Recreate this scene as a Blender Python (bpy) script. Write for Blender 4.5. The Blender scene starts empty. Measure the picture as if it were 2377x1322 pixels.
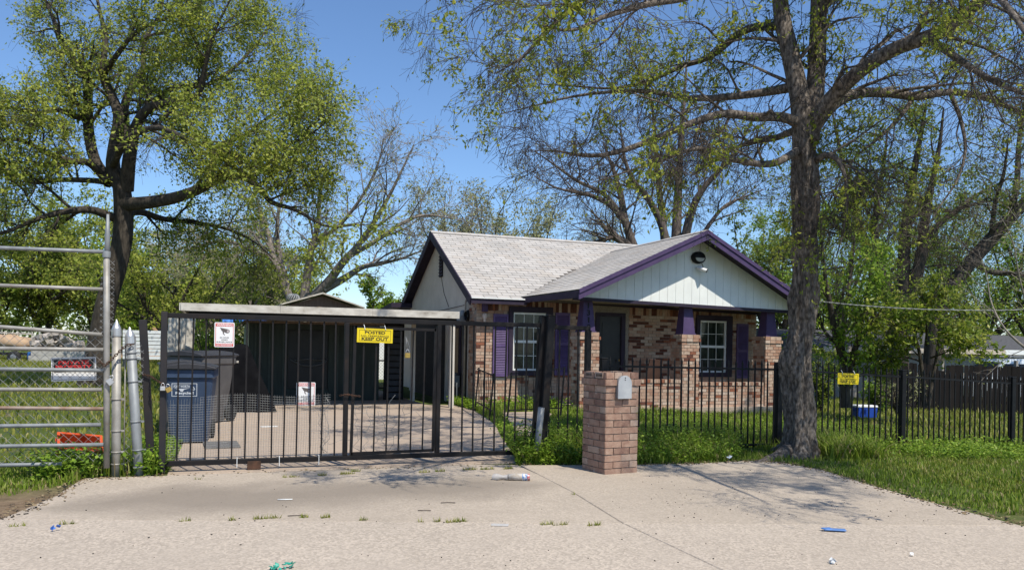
import bpy, bmesh, math, random
import numpy as np
from mathutils import Vector, Matrix
random.seed(7); rng = np.random.default_rng(7)
SC = bpy.context.scene
COL = SC.collection
R = math.radians

# ------------------------------------------------------------------ camera, sky, sun
YAW, FOC, HOR, CX, ROLL, EYE = R(20.5), 1850.0, 798.0, 1188.0, .018, 1.38
cam_d = bpy.data.cameras.new('camera'); cam = bpy.data.objects.new('camera', cam_d); COL.objects.link(cam)
cam.location = (0, 0, EYE)
cam.rotation_euler = (Matrix.Rotation(-YAW, 4, 'Z') @ Matrix.Rotation(math.pi/2, 4, 'X') @ Matrix.Rotation(ROLL, 4, 'Z')).to_euler()
cam_d.sensor_width = 36; cam_d.lens = FOC/2377*36
cam_d.shift_y = (HOR-661)/2377; cam_d.shift_x = 0
cam_d.clip_end = 3000
SC.camera = cam

SUN_AZ, SUN_EL = R(17), R(57)          # the sun stands behind the camera, a little to the right of the house front's normal
sun_dir = Vector((math.sin(SUN_AZ)*math.cos(SUN_EL), -math.cos(SUN_AZ)*math.cos(SUN_EL), math.sin(SUN_EL)))
W = bpy.data.worlds.new('World'); SC.world = W; W.use_nodes = True
nt = W.node_tree; nt.nodes.clear()
sky = nt.nodes.new('ShaderNodeTexSky'); sky.sky_type = 'NISHITA'; sky.sun_disc = False
sky.sun_elevation = SUN_EL; sky.sun_rotation = math.pi - SUN_AZ
sky.air_density = 1.0; sky.dust_density = .2; sky.ozone_density = 8.0; sky.altitude = 0
bg = nt.nodes.new('ShaderNodeBackground'); bg.inputs[1].default_value = .117
wo = nt.nodes.new('ShaderNodeOutputWorld')
nt.links.new(sky.outputs[0], bg.inputs[0]); nt.links.new(bg.outputs[0], wo.inputs[0])
sl = bpy.data.lights.new('sun', 'SUN'); sl.energy = 3.8; sl.angle = R(.53); sl.color = (1, .935, .82)
so = bpy.data.objects.new('sun', sl); COL.objects.link(so); so.location = (0, -10, 30)
so.rotation_euler = (-sun_dir).to_track_quat('-Z', 'Y').to_euler()
SC.view_settings.view_transform = 'Standard'; SC.view_settings.look = 'None'
SC.view_settings.exposure = 0.5; SC.view_settings.gamma = 1; SC.view_settings.use_curve_mapping = False
SC.render.engine = 'CYCLES'
SC.cycles.max_bounces = 6; SC.cycles.diffuse_bounces = 3; SC.cycles.glossy_bounces = 2
SC.cycles.transmission_bounces = 4; SC.cycles.transparent_max_bounces = 8
SC.cycles.use_denoising = True
SC.cycles.sample_clamp_indirect = 6
SC.render.filter_size = 1.1

# survey of the place: a bearing read off the photograph, taken to a known wall plane, height or distance
_sa, _ca = math.sin(YAW), math.cos(YAW); _sr, _cr = math.sin(ROLL), math.cos(ROLL)
def ray(px, py):
    a = px-CX; b = HOR-py; u = a*_cr-b*_sr; v = a*_sr+b*_cr; r = u/FOC
    return _sa+r*_ca, _ca-r*_sa, v/FOC
def onY(px, py, Y):
    x, y, z = ray(px, py); t = Y/y; return Vector((x*t, Y, EYE+z*t))
def onZ(px, py, Z=0.):
    x, y, z = ray(px, py); t = (Z-EYE)/z; return Vector((x*t, y*t, Z))
def onD(px, py, D):
    x, y, z = ray(px, py); return Vector((x*D, y*D, EYE+z*D))

def gz(x, y):
    """height of the terrain"""
    x = np.asarray(x, float); y = np.asarray(y, float)
    s = np.clip(x-7.5, 0, 16)
    z = -.043*s*np.clip((y-4)/4, 0, 1)
    return z
def gzf(x, y): return float(gz(x, y))

# ------------------------------------------------------------------ materials
MATS = {}
def newmat(name):
    m = bpy.data.materials.new(name); m.use_nodes = True; t = m.node_tree; t.nodes.clear()
    o = t.nodes.new('ShaderNodeOutputMaterial'); p = t.nodes.new('ShaderNodeBsdfPrincipled')
    t.links.new(p.outputs[0], o.inputs[0]); MATS[name] = m
    return m, t, p, o
def c4(c): return (c[0], c[1], c[2], 1)
def noise(t, scale, detail=4, rough=.55, vec=None, dist=0):
    n = t.nodes.new('ShaderNodeTexNoise'); n.inputs['Scale'].default_value = scale; n.inputs['Detail'].default_value = detail
    n.inputs['Roughness'].default_value = rough; n.inputs['Distortion'].default_value = dist
    if vec is not None: t.links.new(vec, n.inputs['Vector'])
    return n
def ramp(t, src, stops):
    r = t.nodes.new('ShaderNodeValToRGB'); e = r.color_ramp.elements
    while len(e) < len(stops): e.new(.5)
    for k, (p, c) in zip(e, stops): k.position = p; k.color = c4(c)
    t.links.new(src, r.inputs[0]); return r
def gcoord(t, sc=(1, 1, 1)):
    g = t.nodes.new('ShaderNodeNewGeometry'); mp = t.nodes.new('ShaderNodeMapping'); mp.inputs['Scale'].default_value = sc
    t.links.new(g.outputs['Position'], mp.inputs[0]); return mp.outputs[0]
def mixc(t, fac, a, b, mode='MIX'):
    m = t.nodes.new('ShaderNodeMix'); m.data_type = 'RGBA'; m.blend_type = mode
    for v, i in ((fac, 0), (a, 6), (b, 7)):
        if hasattr(v, 'is_linked') or hasattr(v, 'links'): t.links.new(v, m.inputs[i])
        elif i == 0: m.inputs[i].default_value = v
        else: m.inputs[i].default_value = c4(v)
    return m.outputs[2]
def bump(t, p, h, strength=.3, dist=.01):
    b = t.nodes.new('ShaderNodeBump'); b.inputs['Strength'].default_value = strength; b.inputs['Distance'].default_value = dist
    t.links.new(h, b.inputs['Height']); t.links.new(b.outputs[0], p.inputs['Normal'])
def mat(name, c, c2=None, scale=6, rough=.7, metal=0, bumpS=0, bscale=None, spec=.3, stretch=(1, 1, 1), lo=.35, hi=.65, coat=0, third=None):
    if name in MATS: return MATS[name]
    m, t, p, o = newmat(name)
    p.inputs['Roughness'].default_value = rough; p.inputs['Metallic'].default_value = metal
    p.inputs['Specular IOR Level'].default_value = spec
    if coat: p.inputs['Coat Weight'].default_value = coat
    if c2 is None: c2 = tuple(x*.8 for x in c)
    v = gcoord(t, stretch); n = noise(t, scale, 5, .6, v)
    st = [(lo, c), (hi, c2)]
    if third: st.append((min(.99, hi+.12), third))
    r = ramp(t, n.outputs['Fac'], st); t.links.new(r.outputs[0], p.inputs['Base Color'])
    if bumpS:
        n2 = noise(t, bscale or scale*6, 4, .6, v); bump(t, p, n2.outputs['Fac'], bumpS)
    return m

# ------------------------------------------------------------------ mesh helpers
LOC = {}
def mesh_np(name, V, Q, smooth=False, uvs=None):
    """mesh from a vertex array and an (n,k) face array (or a list of such arrays)"""
    V = np.asarray(V, np.float32).reshape(-1, 3)
    qs = Q if isinstance(Q, list) else [Q]
    qs = [np.asarray(q, np.int32) for q in qs if len(q)]
    idx = np.concatenate([q.ravel() for q in qs]); tot = np.concatenate([np.full(len(q), q.shape[1], np.int32) for q in qs])
    st = np.concatenate([[0], np.cumsum(tot)[:-1]]).astype(np.int32)
    me = bpy.data.meshes.new(name)
    me.vertices.add(len(V)); me.vertices.foreach_set('co', V.ravel())
    me.loops.add(len(idx)); me.loops.foreach_set('vertex_index', idx)
    me.polygons.add(len(tot)); me.polygons.foreach_set('loop_start', st)
    if smooth: me.polygons.foreach_set('use_smooth', np.ones(len(tot), bool))
    me.update(calc_edges=True)
    return me
def link(name, me, m=None, parent=None, **tags):
    if m is not None:
        if not len(me.materials):
            for q in (m if isinstance(m, (list, tuple)) else [m]): me.materials.append(q)
    o = bpy.data.objects.new(name, me); COL.objects.link(o)
    if parent is not None: o.parent = parent
    for k, v in tags.items():
        if v is not None: o[k] = v
    return o
def wloc(o):
    v = Vector((0, 0, 0))
    while o is not None: v = v+LOC.get(o.name, Vector(o.location)); o = o.parent
    return v
class MB:
    """collects boxes, prisms, tubes ... and links them as ONE mesh object"""
    def __init__(s): s.v = []; s.f = []; s.mi = []; s.sm = []
    def add(s, vs, fs, mi=0, sm=False):
        b = len(s.v); s.v += [tuple(v) for v in vs]
        for f in fs: s.f.append([b+i for i in f]); s.mi.append(mi); s.sm.append(sm)
        return s
    def box(s, c, d, rz=0, M=None, mi=0, taper=None):
        x, y, z = (q/2 for q in d); t = taper or 1
        pts = [(-x, -y, -z), (x, -y, -z), (x, y, -z), (-x, y, -z), (-x*t, -y*t, z), (x*t, -y*t, z), (x*t, y*t, z), (-x*t, y*t, z)]
        mm = M if M is not None else Matrix.Rotation(rz, 4, 'Z')
        return s.add([Vector(c)+(mm @ Vector(p)).to_3d() for p in pts], [(0, 3, 2, 1), (4, 5, 6, 7), (0, 1, 5, 4), (1, 2, 6, 5), (2, 3, 7, 6), (3, 0, 4, 7)], mi)
    def b2(s, lo, hi, mi=0):
        return s.box([(a+b)/2 for a, b in zip(lo, hi)], [abs(b-a) for a, b in zip(lo, hi)], mi=mi)
    def beam(s, a, b, w, h, up=(0, 0, 1), mi=0):
        a = Vector(a); b = Vector(b); d = b-a; z = d.normalized(); u = Vector(up)
        if abs(z.dot(u)) > .97: u = Vector((0, 1, 0))
        x = u.cross(z).normalized(); y = z.cross(x)
        M = Matrix((x, y, z)).transposed().to_4x4()
        return s.box((a+b)/2, (w, h, d.length), M=M, mi=mi)
    def tube(s, pts, r, n=8, mi=0, cap=True, sm=True):
        pts = [Vector(p) for p in pts]; k = len(pts); rs = r if isinstance(r, (list, tuple)) else [r]*k
        d0 = (pts[-1]-pts[0]); d0 = d0.normalized() if d0.length > 1e-6 else (pts[1]-pts[0]).normalized()
        ref = Vector((0, 0, 1)) if abs(d0.z) < .8 else Vector((1, 0, 0))
        vs = []
        for i, p in enumerate(pts):
            t = (pts[min(i+1, k-1)]-pts[max(i-1, 0)]).normalized()
            u = (ref-t*ref.dot(t)).normalized(); w = t.cross(u)
            for j in range(n):
                a = 2*math.pi*j/n; vs.append(p+(u*math.cos(a)+w*math.sin(a))*rs[i])
        fs = [(i*n+j, i*n+(j+1) % n, (i+1)*n+(j+1) % n, (i+1)*n+j) for i in range(k-1) for j in range(n)]
        b = len(s.v); s.add(vs, fs, mi, sm)
        if cap:
            s.f.append([b+j for j in reversed(range(n))]); s.mi.append(mi); s.sm.append(False)
            s.f.append([b+(k-1)*n+j for j in range(n)]); s.mi.append(mi); s.sm.append(False)
        return s
    def prism(s, poly, z0, z1, mi=0):
        """poly: 2D outline, counter-clockwise"""
        n = len(poly)
        vs = [(x, y, z0) for x, y in poly]+[(x, y, z1) for x, y in poly]
        fs = [tuple(reversed(range(n))), tuple(range(n, 2*n))]+[(i, (i+1) % n, n+(i+1) % n, n+i) for i in range(n)]
        return s.add(vs, fs, mi)
    def extr(s, pts, off, mi=0):
        """planar 3D outline pushed along off"""
        n = len(pts); off = Vector(off); a = [Vector(p) for p in pts]
        return s.add(a+[p+off for p in a], [tuple(reversed(range(n))), tuple(range(n, 2*n))]+[(i, (i+1) % n, n+(i+1) % n, n+i) for i in range(n)], mi)
    def lathe(s, prof, c, n=16, mi=0, M=None, sm=True):
        k = len(prof); vs = []
        for r, z in prof:
            for j in range(n):
                a = 2*math.pi*j/n; p = Vector((r*math.cos(a), r*math.sin(a), z)); vs.append(Vector(c)+((M @ p) if M is not None else p))
        fs = [(i*n+j, i*n+(j+1) % n, (i+1)*n+(j+1) % n, (i+1)*n+j) for i in range(k-1) for j in range(n)]
        return s.add(vs, fs, mi, sm)
    def obj(s, name, m, parent=None, bevel=0, local=False, **tags):
        me = bpy.data.meshes.new(name)
        off = wloc(parent) if (parent is not None and not local) else Vector((0, 0, 0))
        me.from_pydata([(v[0]-off.x, v[1]-off.y, v[2]-off.z) for v in s.v], [], s.f)
        me.polygons.foreach_set('material_index', s.mi); me.polygons.foreach_set('use_smooth', s.sm)
        if bevel:
            bm = bmesh.new(); bm.from_mesh(me)
            bmesh.ops.recalc_face_normals(bm, faces=bm.faces)
            ed = [e for e in bm.edges if len(e.link_faces) == 2 and e.calc_face_angle(0) > .5]
            bmesh.ops.bevel(bm, geom=ed, offset=bevel, segments=1, affect='EDGES', clamp_overlap=True); bm.to_mesh(me); bm.free()
        else:
            bm = bmesh.new(); bm.from_mesh(me); bmesh.ops.recalc_face_normals(bm, faces=bm.faces); bm.to_mesh(me); bm.free()
        me.update()
        return link(name, me, m, parent, **tags)
def thing(name, label, cat, loc=(0, 0, 0), rz=0, group=None):
    o = bpy.data.objects.new(name, None); COL.objects.link(o); o.location = loc; o.rotation_euler = (0, 0, rz)
    o.empty_display_size = .1; o['label'] = label; o['category'] = cat
    if group: o['group'] = group
    LOC[o.name] = Vector(loc); return o
def tag(o, label, cat, group=None):
    o['label'] = label; o['category'] = cat
    if group: o['group'] = group
    return o
def text_mesh(body, w, h, bold=.0, depth=.0008):
    """lettering squeezed to w x h, centred, in the x/z plane, facing -y"""
    cu = bpy.data.curves.new('txt', 'FONT'); cu.body = body; cu.size = 1; cu.offset = bold; cu.extrude = 0; cu.resolution_u = 3
    ob = bpy.data.objects.new('txt', cu); COL.objects.link(ob)
    dg = bpy.context.evaluated_depsgraph_get(); me = bpy.data.meshes.new_from_object(ob.evaluated_get(dg))
    V = np.empty(len(me.vertices)*3); me.vertices.foreach_get('co', V); V = V.reshape(-1, 3)
    F = [tuple(p.vertices) for p in me.polygons]
    bpy.data.objects.remove(ob); bpy.data.curves.remove(cu); bpy.data.meshes.remove(me)
    lo = V.min(0); hi = V.max(0)
    x = ((V[:, 0]-lo[0])/max(1e-6, hi[0]-lo[0])-.5)*w; z = ((V[:, 1]-lo[1])/max(1e-6, hi[1]-lo[1])-.5)*h
    return [(a, 0, b) for a, b in zip(x, z)], F
def letter(mb, body, c, w, h, bold=.02, mi=0):
    v, f = text_mesh(body, w, h, bold)
    mb.add([(c[0]+a, c[1], c[2]+b) for a, _, b in v], f, mi)

# ------------------------------------------------------------------ vectorised limbs, leaves and blades
def nrm(a): return a/np.maximum(1e-9, np.linalg.norm(a, axis=-1, keepdims=True))
def tubes(P, Rr, S):
    N, K, _ = P.shape
    T = nrm(np.gradient(P, axis=1))
    d = nrm(P[:, -1]-P[:, 0]); ref = np.where(np.abs(d[:, 2:3]) < .8, np.array([[0, 0, 1.]]), np.array([[1., 0, 0]]))[:, None, :]
    U = nrm(ref-T*(T*ref).sum(-1, keepdims=True)); Vv = np.cross(T, U)
    a = np.arange(S)*2*np.pi/S
    V = P[:, :, None, :]+Rr[:, :, None, None]*(np.cos(a)[None, None, :, None]*U[:, :, None, :]+np.sin(a)[None, None, :, None]*Vv[:, :, None, :])
    n, k, s = np.meshgrid(np.arange(N), np.arange(K-1), np.arange(S), indexing='ij')
    base = n*K*S
    Q = np.stack([base+k*S+s, base+k*S+(s+1) % S, base+(k+1)*S+(s+1) % S, base+(k+1)*S+s], -1).reshape(-1, 4)
    return V.reshape(-1, 3), Q
def spline(pts, K):
    """Catmull-Rom through rows of x,y,z,r"""
    p = np.asarray(pts, float); n = len(p)
    q = np.vstack([2*p[0]-p[1], p, 2*p[-1]-p[-2]]); t = np.linspace(0, n-1-1e-6, K); i = t.astype(int); f = (t-i)[:, None]
    a, b, c, d = q[i], q[i+1], q[i+2], q[i+3]
    o = .5*((2*b)+(-a+c)*f+(2*a-5*b+4*c-d)*f**2+(-a+3*b-3*c+d)*f**3)
    o[:, 3] = np.maximum(o[:, 3], .002); return o
_lat = np.random.default_rng(99).random((32, 32, 32))
def vnoise(p):
    i = np.floor(p).astype(int); f = p-i; f = f*f*(3-2*f); o = 0
    for a in (0, 1):
        for b in (0, 1):
            for c in (0, 1):
                w = (f[..., 0] if a else 1-f[..., 0])*(f[..., 1] if b else 1-f[..., 1])*(f[..., 2] if c else 1-f[..., 2])
                o = o+w*_lat[(i[..., 0]+a) % 32, (i[..., 1]+b) % 32, (i[..., 2]+c) % 32]
    return o
def sprout(P, Rr, n, lo, hi, t0=.2, t1=1., ang=(.6, 1.2), K=6, up=0., droop=0., wig=.12, rfrac=.6, rtip=.25, rmax=9., bias=None, rmin=.0015):
    """grow n children from every polyline; P (N,K,3)"""
    N, KK, _ = P.shape; M = N*n; par = np.repeat(np.arange(N), n)
    t = t0+(t1-t0)*((np.tile(np.arange(n), N)+rng.random(M))/n); x = t*(KK-1); i = np.minimum(x.astype(int), KK-2); f = (x-i)[:, None]
    o = P[par, i]*(1-f)+P[par, i+1]*f; r0 = Rr[par, i]*(1-f[:, 0])+Rr[par, i+1]*f[:, 0]
    tan = nrm(P[par, i+1]-P[par, i]); rd = rng.normal(size=(M, 3)); 
    if bias is not None: rd = rd+np.asarray(bias)
    rd = nrm(rd-tan*(rd*tan).sum(-1, keepdims=True))
    a = rng.uniform(ang[0], ang[1], M)[:, None]
    d = nrm(tan*np.cos(a)+rd*np.sin(a)+np.array([0, 0, up]))
    L = rng.uniform(lo, hi, M)*(1.1-.45*t)
    step = (L/(K-1))[:, None]; C = np.empty((M, K, 3)); C[:, 0] = o
    for k in range(1, K):
        d = nrm(d+rng.normal(size=(M, 3))*wig+np.array([0, 0, -droop*k/K]))
        C[:, k] = C[:, k-1]+d*step
    r0 = np.clip(r0*rfrac, rmin, rmax)
    RR = r0[:, None]*np.linspace(1, rtip, K)[None, :]; RR = np.maximum(RR, rmin)
    return C, RR
def leaves(P, per, size, spread=.05, droop=.5, t0=.15, aspect=.5, jit=.45, clump=None):
    """leaf blades (diamonds folded along the midrib) along polylines"""
    N, K, _ = P.shape; M = N*per; par = np.repeat(np.arange(N), per)
    if clump is not None:
        keep = clump(P[par, K//2]); par = par[keep]; M = len(par)
    t = (t0+(1-t0)*rng.random(M))*(K-1); i = np.minimum(t.astype(int), K-2); f = (t-i)[:, None]
    o = P[par, i]*(1-f)+P[par, i+1]*f+rng.normal(size=(M, 3))*spread
    d = nrm(rng.normal(size=(M, 3))+np.array([0, 0, -droop])); s = nrm(np.cross(d, rng.normal(size=(M, 3))*.55+np.array([.2, -.55, .75])))
    nn = np.cross(d, s)
    L = (size*(1-jit+2*jit*rng.random(M)))[:, None]; wd = L*aspect*.5
    V = np.stack([o, o+d*L*.45+s*wd+nn*wd*.35, o+d*L, o+d*L*.45-s*wd+nn*wd*.35], 1)
    Q = (np.arange(M)*4)[:, None]+np.array([[0, 1, 2, 3]])
    T = np.concatenate([Q[:, [0, 1, 2]], Q[:, [0, 2, 3]]])
    tone = rng.random(M)
    return V.reshape(-1, 3), T, np.concatenate([tone, tone])
def tone_attr(me, tone):
    a = me.attributes.new('tone', 'FLOAT', 'FACE'); a.data.foreach_set('value', np.asarray(tone, np.float32))
def leafmat(name, stops, trans=.35, rough=.5, patch=None):
    m, t, p, o = newmat(name)
    at = t.nodes.new('ShaderNodeAttribute'); at.attribute_name = 'tone'
    r = ramp(t, at.outputs['Fac'], stops); col = r.outputs[0]
    if patch:
        n = noise(t, patch[0], 2, .5, gcoord(t)); rr = ramp(t, n.outputs['Fac'], [(.4, (0, 0, 0)), (.62, (1, 1, 1))])
        col = mixc(t, rr.outputs[0], col, patch[1], 'MIX') if len(patch) < 3 else mixc(t, mixc(t, patch[2], (0, 0, 0), rr.outputs[0]), col, patch[1])
    t.links.new(col, p.inputs['Base Color']); p.inputs['Roughness'].default_value = rough; p.inputs['Specular IOR Level'].default_value = .25
    tr = t.nodes.new('ShaderNodeBsdfTranslucent'); t.links.new(col, tr.inputs[0])
    mx = t.nodes.new('ShaderNodeMixShader'); mx.inputs[0].default_value = trans
    t.links.new(p.outputs[0], mx.inputs[1]); t.links.new(tr.outputs[0], mx.inputs[2]); t.links.new(mx.outputs[0], o.inputs[0])
    return m
# ------------------------------------------------------------------ materials of the place
def concrete_mat(name, base, agg, stain=False, pebble=.5):
    m, t, p, o = newmat(name)
    v = gcoord(t)
    n1 = noise(t, .55, 6, .65, v); n2 = noise(t, 45, 4, .7, v); n3 = noise(t, 6, 6, .65, v)
    c = ramp(t, n1.outputs['Fac'], [(.32, tuple(x*.80 for x in base)), (.66, base)]).outputs[0]
    c = mixc(t, ramp(t, n3.outputs['Fac'], [(.45, (0, 0, 0)), (.7, (.55, .55, .55))]).outputs[0], c, tuple(x*.78 for x in base))
    vo = t.nodes.new('ShaderNodeTexVoronoi'); vo.inputs['Scale'].default_value = 62; t.links.new(v, vo.inputs['Vector'])
    sp = ramp(t, vo.outputs['Color'], [(.2, tuple(x*.66 for x in agg)), (.5, agg), (.8, tuple(min(1, x*1.4) for x in agg))])
    sp.color_ramp.interpolation = 'LINEAR'
    msk = ramp(t, noise(t, 1.6, 4, .6, v).outputs['Fac'], [(.35, (pebble*.5,)*3), (.62, (pebble,)*3)])
    c = mixc(t, msk.outputs[0], c, sp.outputs[0])
    c = mixc(t, ramp(t, n2.outputs['Fac'], [(.62, (0, 0, 0)), (.72, (.6, .6, .6))]).outputs[0], c, tuple(x*.5 for x in base))
    if stain:
        sx = t.nodes.new('ShaderNodeSeparateXYZ'); t.links.new(v, sx.inputs[0])
        nd = noise(t, 1.1, 4, .55, v)
        def math_(op, a, b):
            q = t.nodes.new('ShaderNodeMath'); q.operation = op
            for i, z in enumerate((a, b)):
                if isinstance(z, (int, float)): q.inputs[i].default_value = z
                else: t.links.new(z, q.inputs[i])
            return q.outputs[0]
        # a drying puddle: a long tongue across the low part of the apron
        yy = math_('ADD', sx.outputs['Y'], math_('MULTIPLY', math_('SUBTRACT', nd.outputs['Fac'], .5), 1.1))
        xx = math_('MULTIPLY', math_('ADD', sx.outputs['X'], -.9), .42)
        ax = math_('POWER', math_('ABSOLUTE', xx, 0), 4)
        dd = math_('ADD', math_('MULTIPLY', math_('ABSOLUTE', math_('ADD', yy, -7.26), 0), 1.25), ax)
        st = ramp(t, dd, [(.25, (.85, .85, .85)), (.62, (.55, .55, .55)), (1, (0, 0, 0))])
        c = mixc(t, mixc(t, st.outputs[0], (0, 0, 0), (.92, .92, .92)), c, tuple(x*.50 for x in base))
    t.links.new(c, p.inputs['Base Color']); p.inputs['Roughness'].default_value = .9; p.inputs['Specular IOR Level'].default_value = .15
    ad = t.nodes.new('ShaderNodeMath'); ad.operation = 'ADD'; t.links.new(vo.outputs['Distance'], ad.inputs[0]); t.links.new(n2.outputs['Fac'], ad.inputs[1])
    bump(t, p, ad.outputs[0], .35, .006)
    return m
M_street = concrete_mat('street_concrete', (.455, .39, .32), (.435, .37, .30), pebble=.55)
M_apron = concrete_mat('apron_concrete', (.43, .365, .295), (.41, .35, .28), stain=True, pebble=.36)
M_drive = concrete_mat('drive_concrete', (.42, .335, .26), (.40, .32, .25), pebble=.2)

def ground_mat():
    m, t, p, o = newmat('ground_soil')
    v = gcoord(t); a = noise(t, .35, 5, .6, v); b = noise(t, 7, 6, .7, v)
    g = ramp(t, b.outputs['Fac'], [(.3, (.035, .055, .015)), (.55, (.085, .115, .028)), (.75, (.15, .155, .05))])
    d = ramp(t, b.outputs['Fac'], [(.3, (.12, .085, .055)), (.7, (.24, .175, .115))])
    k = ramp(t, a.outputs['Fac'], [(.56, (0, 0, 0)), (.68, (1, 1, 1))])
    c = mixc(t, k.outputs[0], g.outputs[0], d.outputs[0])
    # bare trodden soil beside the apron
    sx = t.nodes.new('ShaderNodeSeparateXYZ'); t.links.new(v, sx.inputs[0])
    bare = ramp(t, sx.outputs['Y'], [(0, (1, 1, 1)), (1, (0, 0, 0))])
    mr = t.nodes.new('ShaderNodeMapRange'); mr.inputs[1].default_value = 7.6; mr.inputs[2].default_value = 8.9; t.links.new(sx.outputs['Y'], mr.inputs[0]); t.links.new(mr.outputs[0], bare.inputs[0])
    lx = t.nodes.new('ShaderNodeMapRange'); lx.inputs[1].default_value = -.2; lx.inputs[2].default_value = -1.0; t.links.new(sx.outputs['X'], lx.inputs[0])
    mm = mixc(t, lx.outputs[0], (0, 0, 0), bare.outputs[0])
    c = mixc(t, mm, c, d.outputs[0])
    t.links.new(c, p.inputs['Base Color']); p.inputs['Roughness'].default_value = .95; p.inputs['Specular IOR Level'].default_value = .1
    bump(t, p, b.outputs['Fac'], .6, .05)
    return m
M_ground = ground_mat()
M_bark = mat('hackberry_bark', (.045, .037, .03), (.155, .13, .108), scale=30, rough=.95, bumpS=1.0, bscale=55, stretch=(1, 1, .4), lo=.38, hi=.56, third=(.25, .215, .18))
M_barkD = mat('dark_bark', (.085, .07, .055), (.03, .025, .02), scale=14, rough=.95, bumpS=.9, bscale=30, stretch=(1, 1, .3))
M_barkG = mat('grey_bark', (.26, .225, .19), (.12, .10, .085), scale=14, rough=.95, bumpS=.8, bscale=30, stretch=(1, 1, .3))
M_twig = mat('twig_bark', (.085, .068, .055), (.04, .032, .026), scale=9, rough=.9)
M_barkB = mat('brown_bark', (.15, .12, .10), (.06, .047, .04), scale=14, rough=.95, bumpS=.8, bscale=30, stretch=(1, 1, .3))
M_twigG = mat('pale_twig_bark', (.33, .29, .24), (.19, .165, .14), scale=9, rough=.9)
L_near = leafmat('hackberry_leaves', [(0, (.13, .19, .022)), (.5, (.27, .33, .04)), (1, (.46, .46, .075))], .5)
L_left = leafmat('spring_leaves', [(0, (.14, .19, .025)), (.5, (.30, .36, .05)), (1, (.50, .52, .095))], .5)
L_pale = leafmat('budding_leaves', [(0, (.19, .20, .08)), (.6, (.30, .31, .13)), (1, (.42, .42, .22))], .4)
L_green = leafmat('bright_green_leaves', [(0, (.11, .20, .018)), (.6, (.23, .36, .034)), (1, (.38, .47, .06))], .5)
L_dark = leafmat('deep_green_leaves', [(0, (.09, .15, .02)), (.6, (.20, .26, .036)), (1, (.34, .38, .065))], .5)
L_bush = leafmat('glossy_yellow_leaves', [(0, (.08, .14, .014)), (.55, (.24, .31, .03)), (1, (.46, .46, .09))], .5, .38)
L_grass = leafmat('grass_blades', [(0, (.10, .16, .016)), (.55, (.21, .30, .032)), (.84, (.27, .33, .05)), (.93, (.40, .34, .15)), (1, (.34, .26, .14))], .4)
L_grassY = leafmat('yellow_grass_blades', [(0, (.13, .17, .02)), (.55, (.26, .29, .042)), (.9, (.36, .34, .08)), (1, (.45, .38, .19))], .4)
L_weed = leafmat('weed_leaves', [(0, (.10, .18, .016)), (.6, (.20, .32, .03)), (1, (.33, .43, .06))], .4)

P_black = mat('black_iron_paint', (.007, .007, .008), (.012, .012, .013), scale=9, rough=.55, spec=.22)
P_gate = mat('gate_iron_paint', (.009, .009, .010), (.016, .013, .012), scale=7, rough=.55, spec=.22, third=(.035, .02, .014), hi=.64)
P_rust = mat('rusty_iron', (.05, .028, .018), (.10, .05, .03), scale=14, rough=.8, bumpS=.4)
P_worn = mat('worn_black_post', (.018, .018, .022), (.028, .024, .024), scale=4, rough=.6, third=(.10, .055, .04), hi=.64)
P_galv = mat('galvanised_steel', (.27, .285, .29), (.19, .20, .205), scale=11, rough=.55, metal=.25, spec=.35, stretch=(1, 1, .4))
P_galvR = mat('weathered_pipe', (.36, .345, .315), (.25, .235, .21), scale=8, rough=.55, metal=.3, third=(.30, .18, .11), hi=.66)
P_pipeRust = mat('rust_streaked_pipe', (.34, .28, .235), (.22, .13, .085), scale=6, rough=.7, metal=.2)
P_wire = mat('zinc_wire', (.36, .36, .35), (.26, .26, .25), scale=20, rough=.5, metal=.5)
P_cap = mat('cast_aluminium', (.6, .6, .6), (.5, .5, .5), scale=8, rough=.35, metal=.7)
P_brass = mat('brass', (.55, .38, .10), (.40, .27, .08), scale=30, rough=.4, metal=.6)
P_purple = mat('purple_paint', (.078, .05, .125), (.056, .036, .095), scale=5, rough=.6, bumpS=.1, third=(.115, .08, .17), hi=.66)
P_dpurple = mat('deep_purple_paint', (.036, .026, .046), (.024, .018, .034), scale=6, rough=.6, spec=.25)
P_siding = mat('white_painted_siding', (.78, .80, .77), (.72, .74, .715), scale=3, rough=.6, bumpS=.1, bscale=40)
P_beige = mat('beige_stucco', (.60, .55, .48), (.52, .475, .41), scale=2.5, rough=.9, bumpS=.35, bscale=60)
P_ceil = mat('porch_ceiling_board', (.52, .46, .38), (.44, .39, .32), scale=3, rough=.8)
P_fascia = mat('weathered_fascia', (.60, .57, .51), (.42, .39, .34), scale=4, rough=.8, stretch=(1, 1, 2.2), bumpS=.15, third=(.22, .19, .15), hi=.62)
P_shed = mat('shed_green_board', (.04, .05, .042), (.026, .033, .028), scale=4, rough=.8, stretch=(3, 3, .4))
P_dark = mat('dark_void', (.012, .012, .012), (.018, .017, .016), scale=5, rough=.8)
P_mortar = mat('mortar', (.33, .29, .245), (.23, .20, .17), scale=25, rough=.95, bumpS=.3)
P_trimW = mat('white_vinyl', (.78, .79, .78), (.72, .73, .72), scale=5, rough=.4)
P_weath = mat('weathered_timber', (.33, .30, .265), (.20, .175, .15), scale=9, rough=.9, stretch=(2.5, 2.5, .2), bumpS=.5)
P_brown = mat('dark_stained_board', (.013, .009, .008), (.008, .006, .005), scale=9, rough=.85, stretch=(3, 3, .25), bumpS=.4, third=(.03, .022, .018), hi=.72)
P_shedbrown = mat('old_brown_board', (.20, .15, .115), (.13, .095, .07), scale=8, rough=.9, stretch=(3, 3, .3), bumpS=.4)
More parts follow.
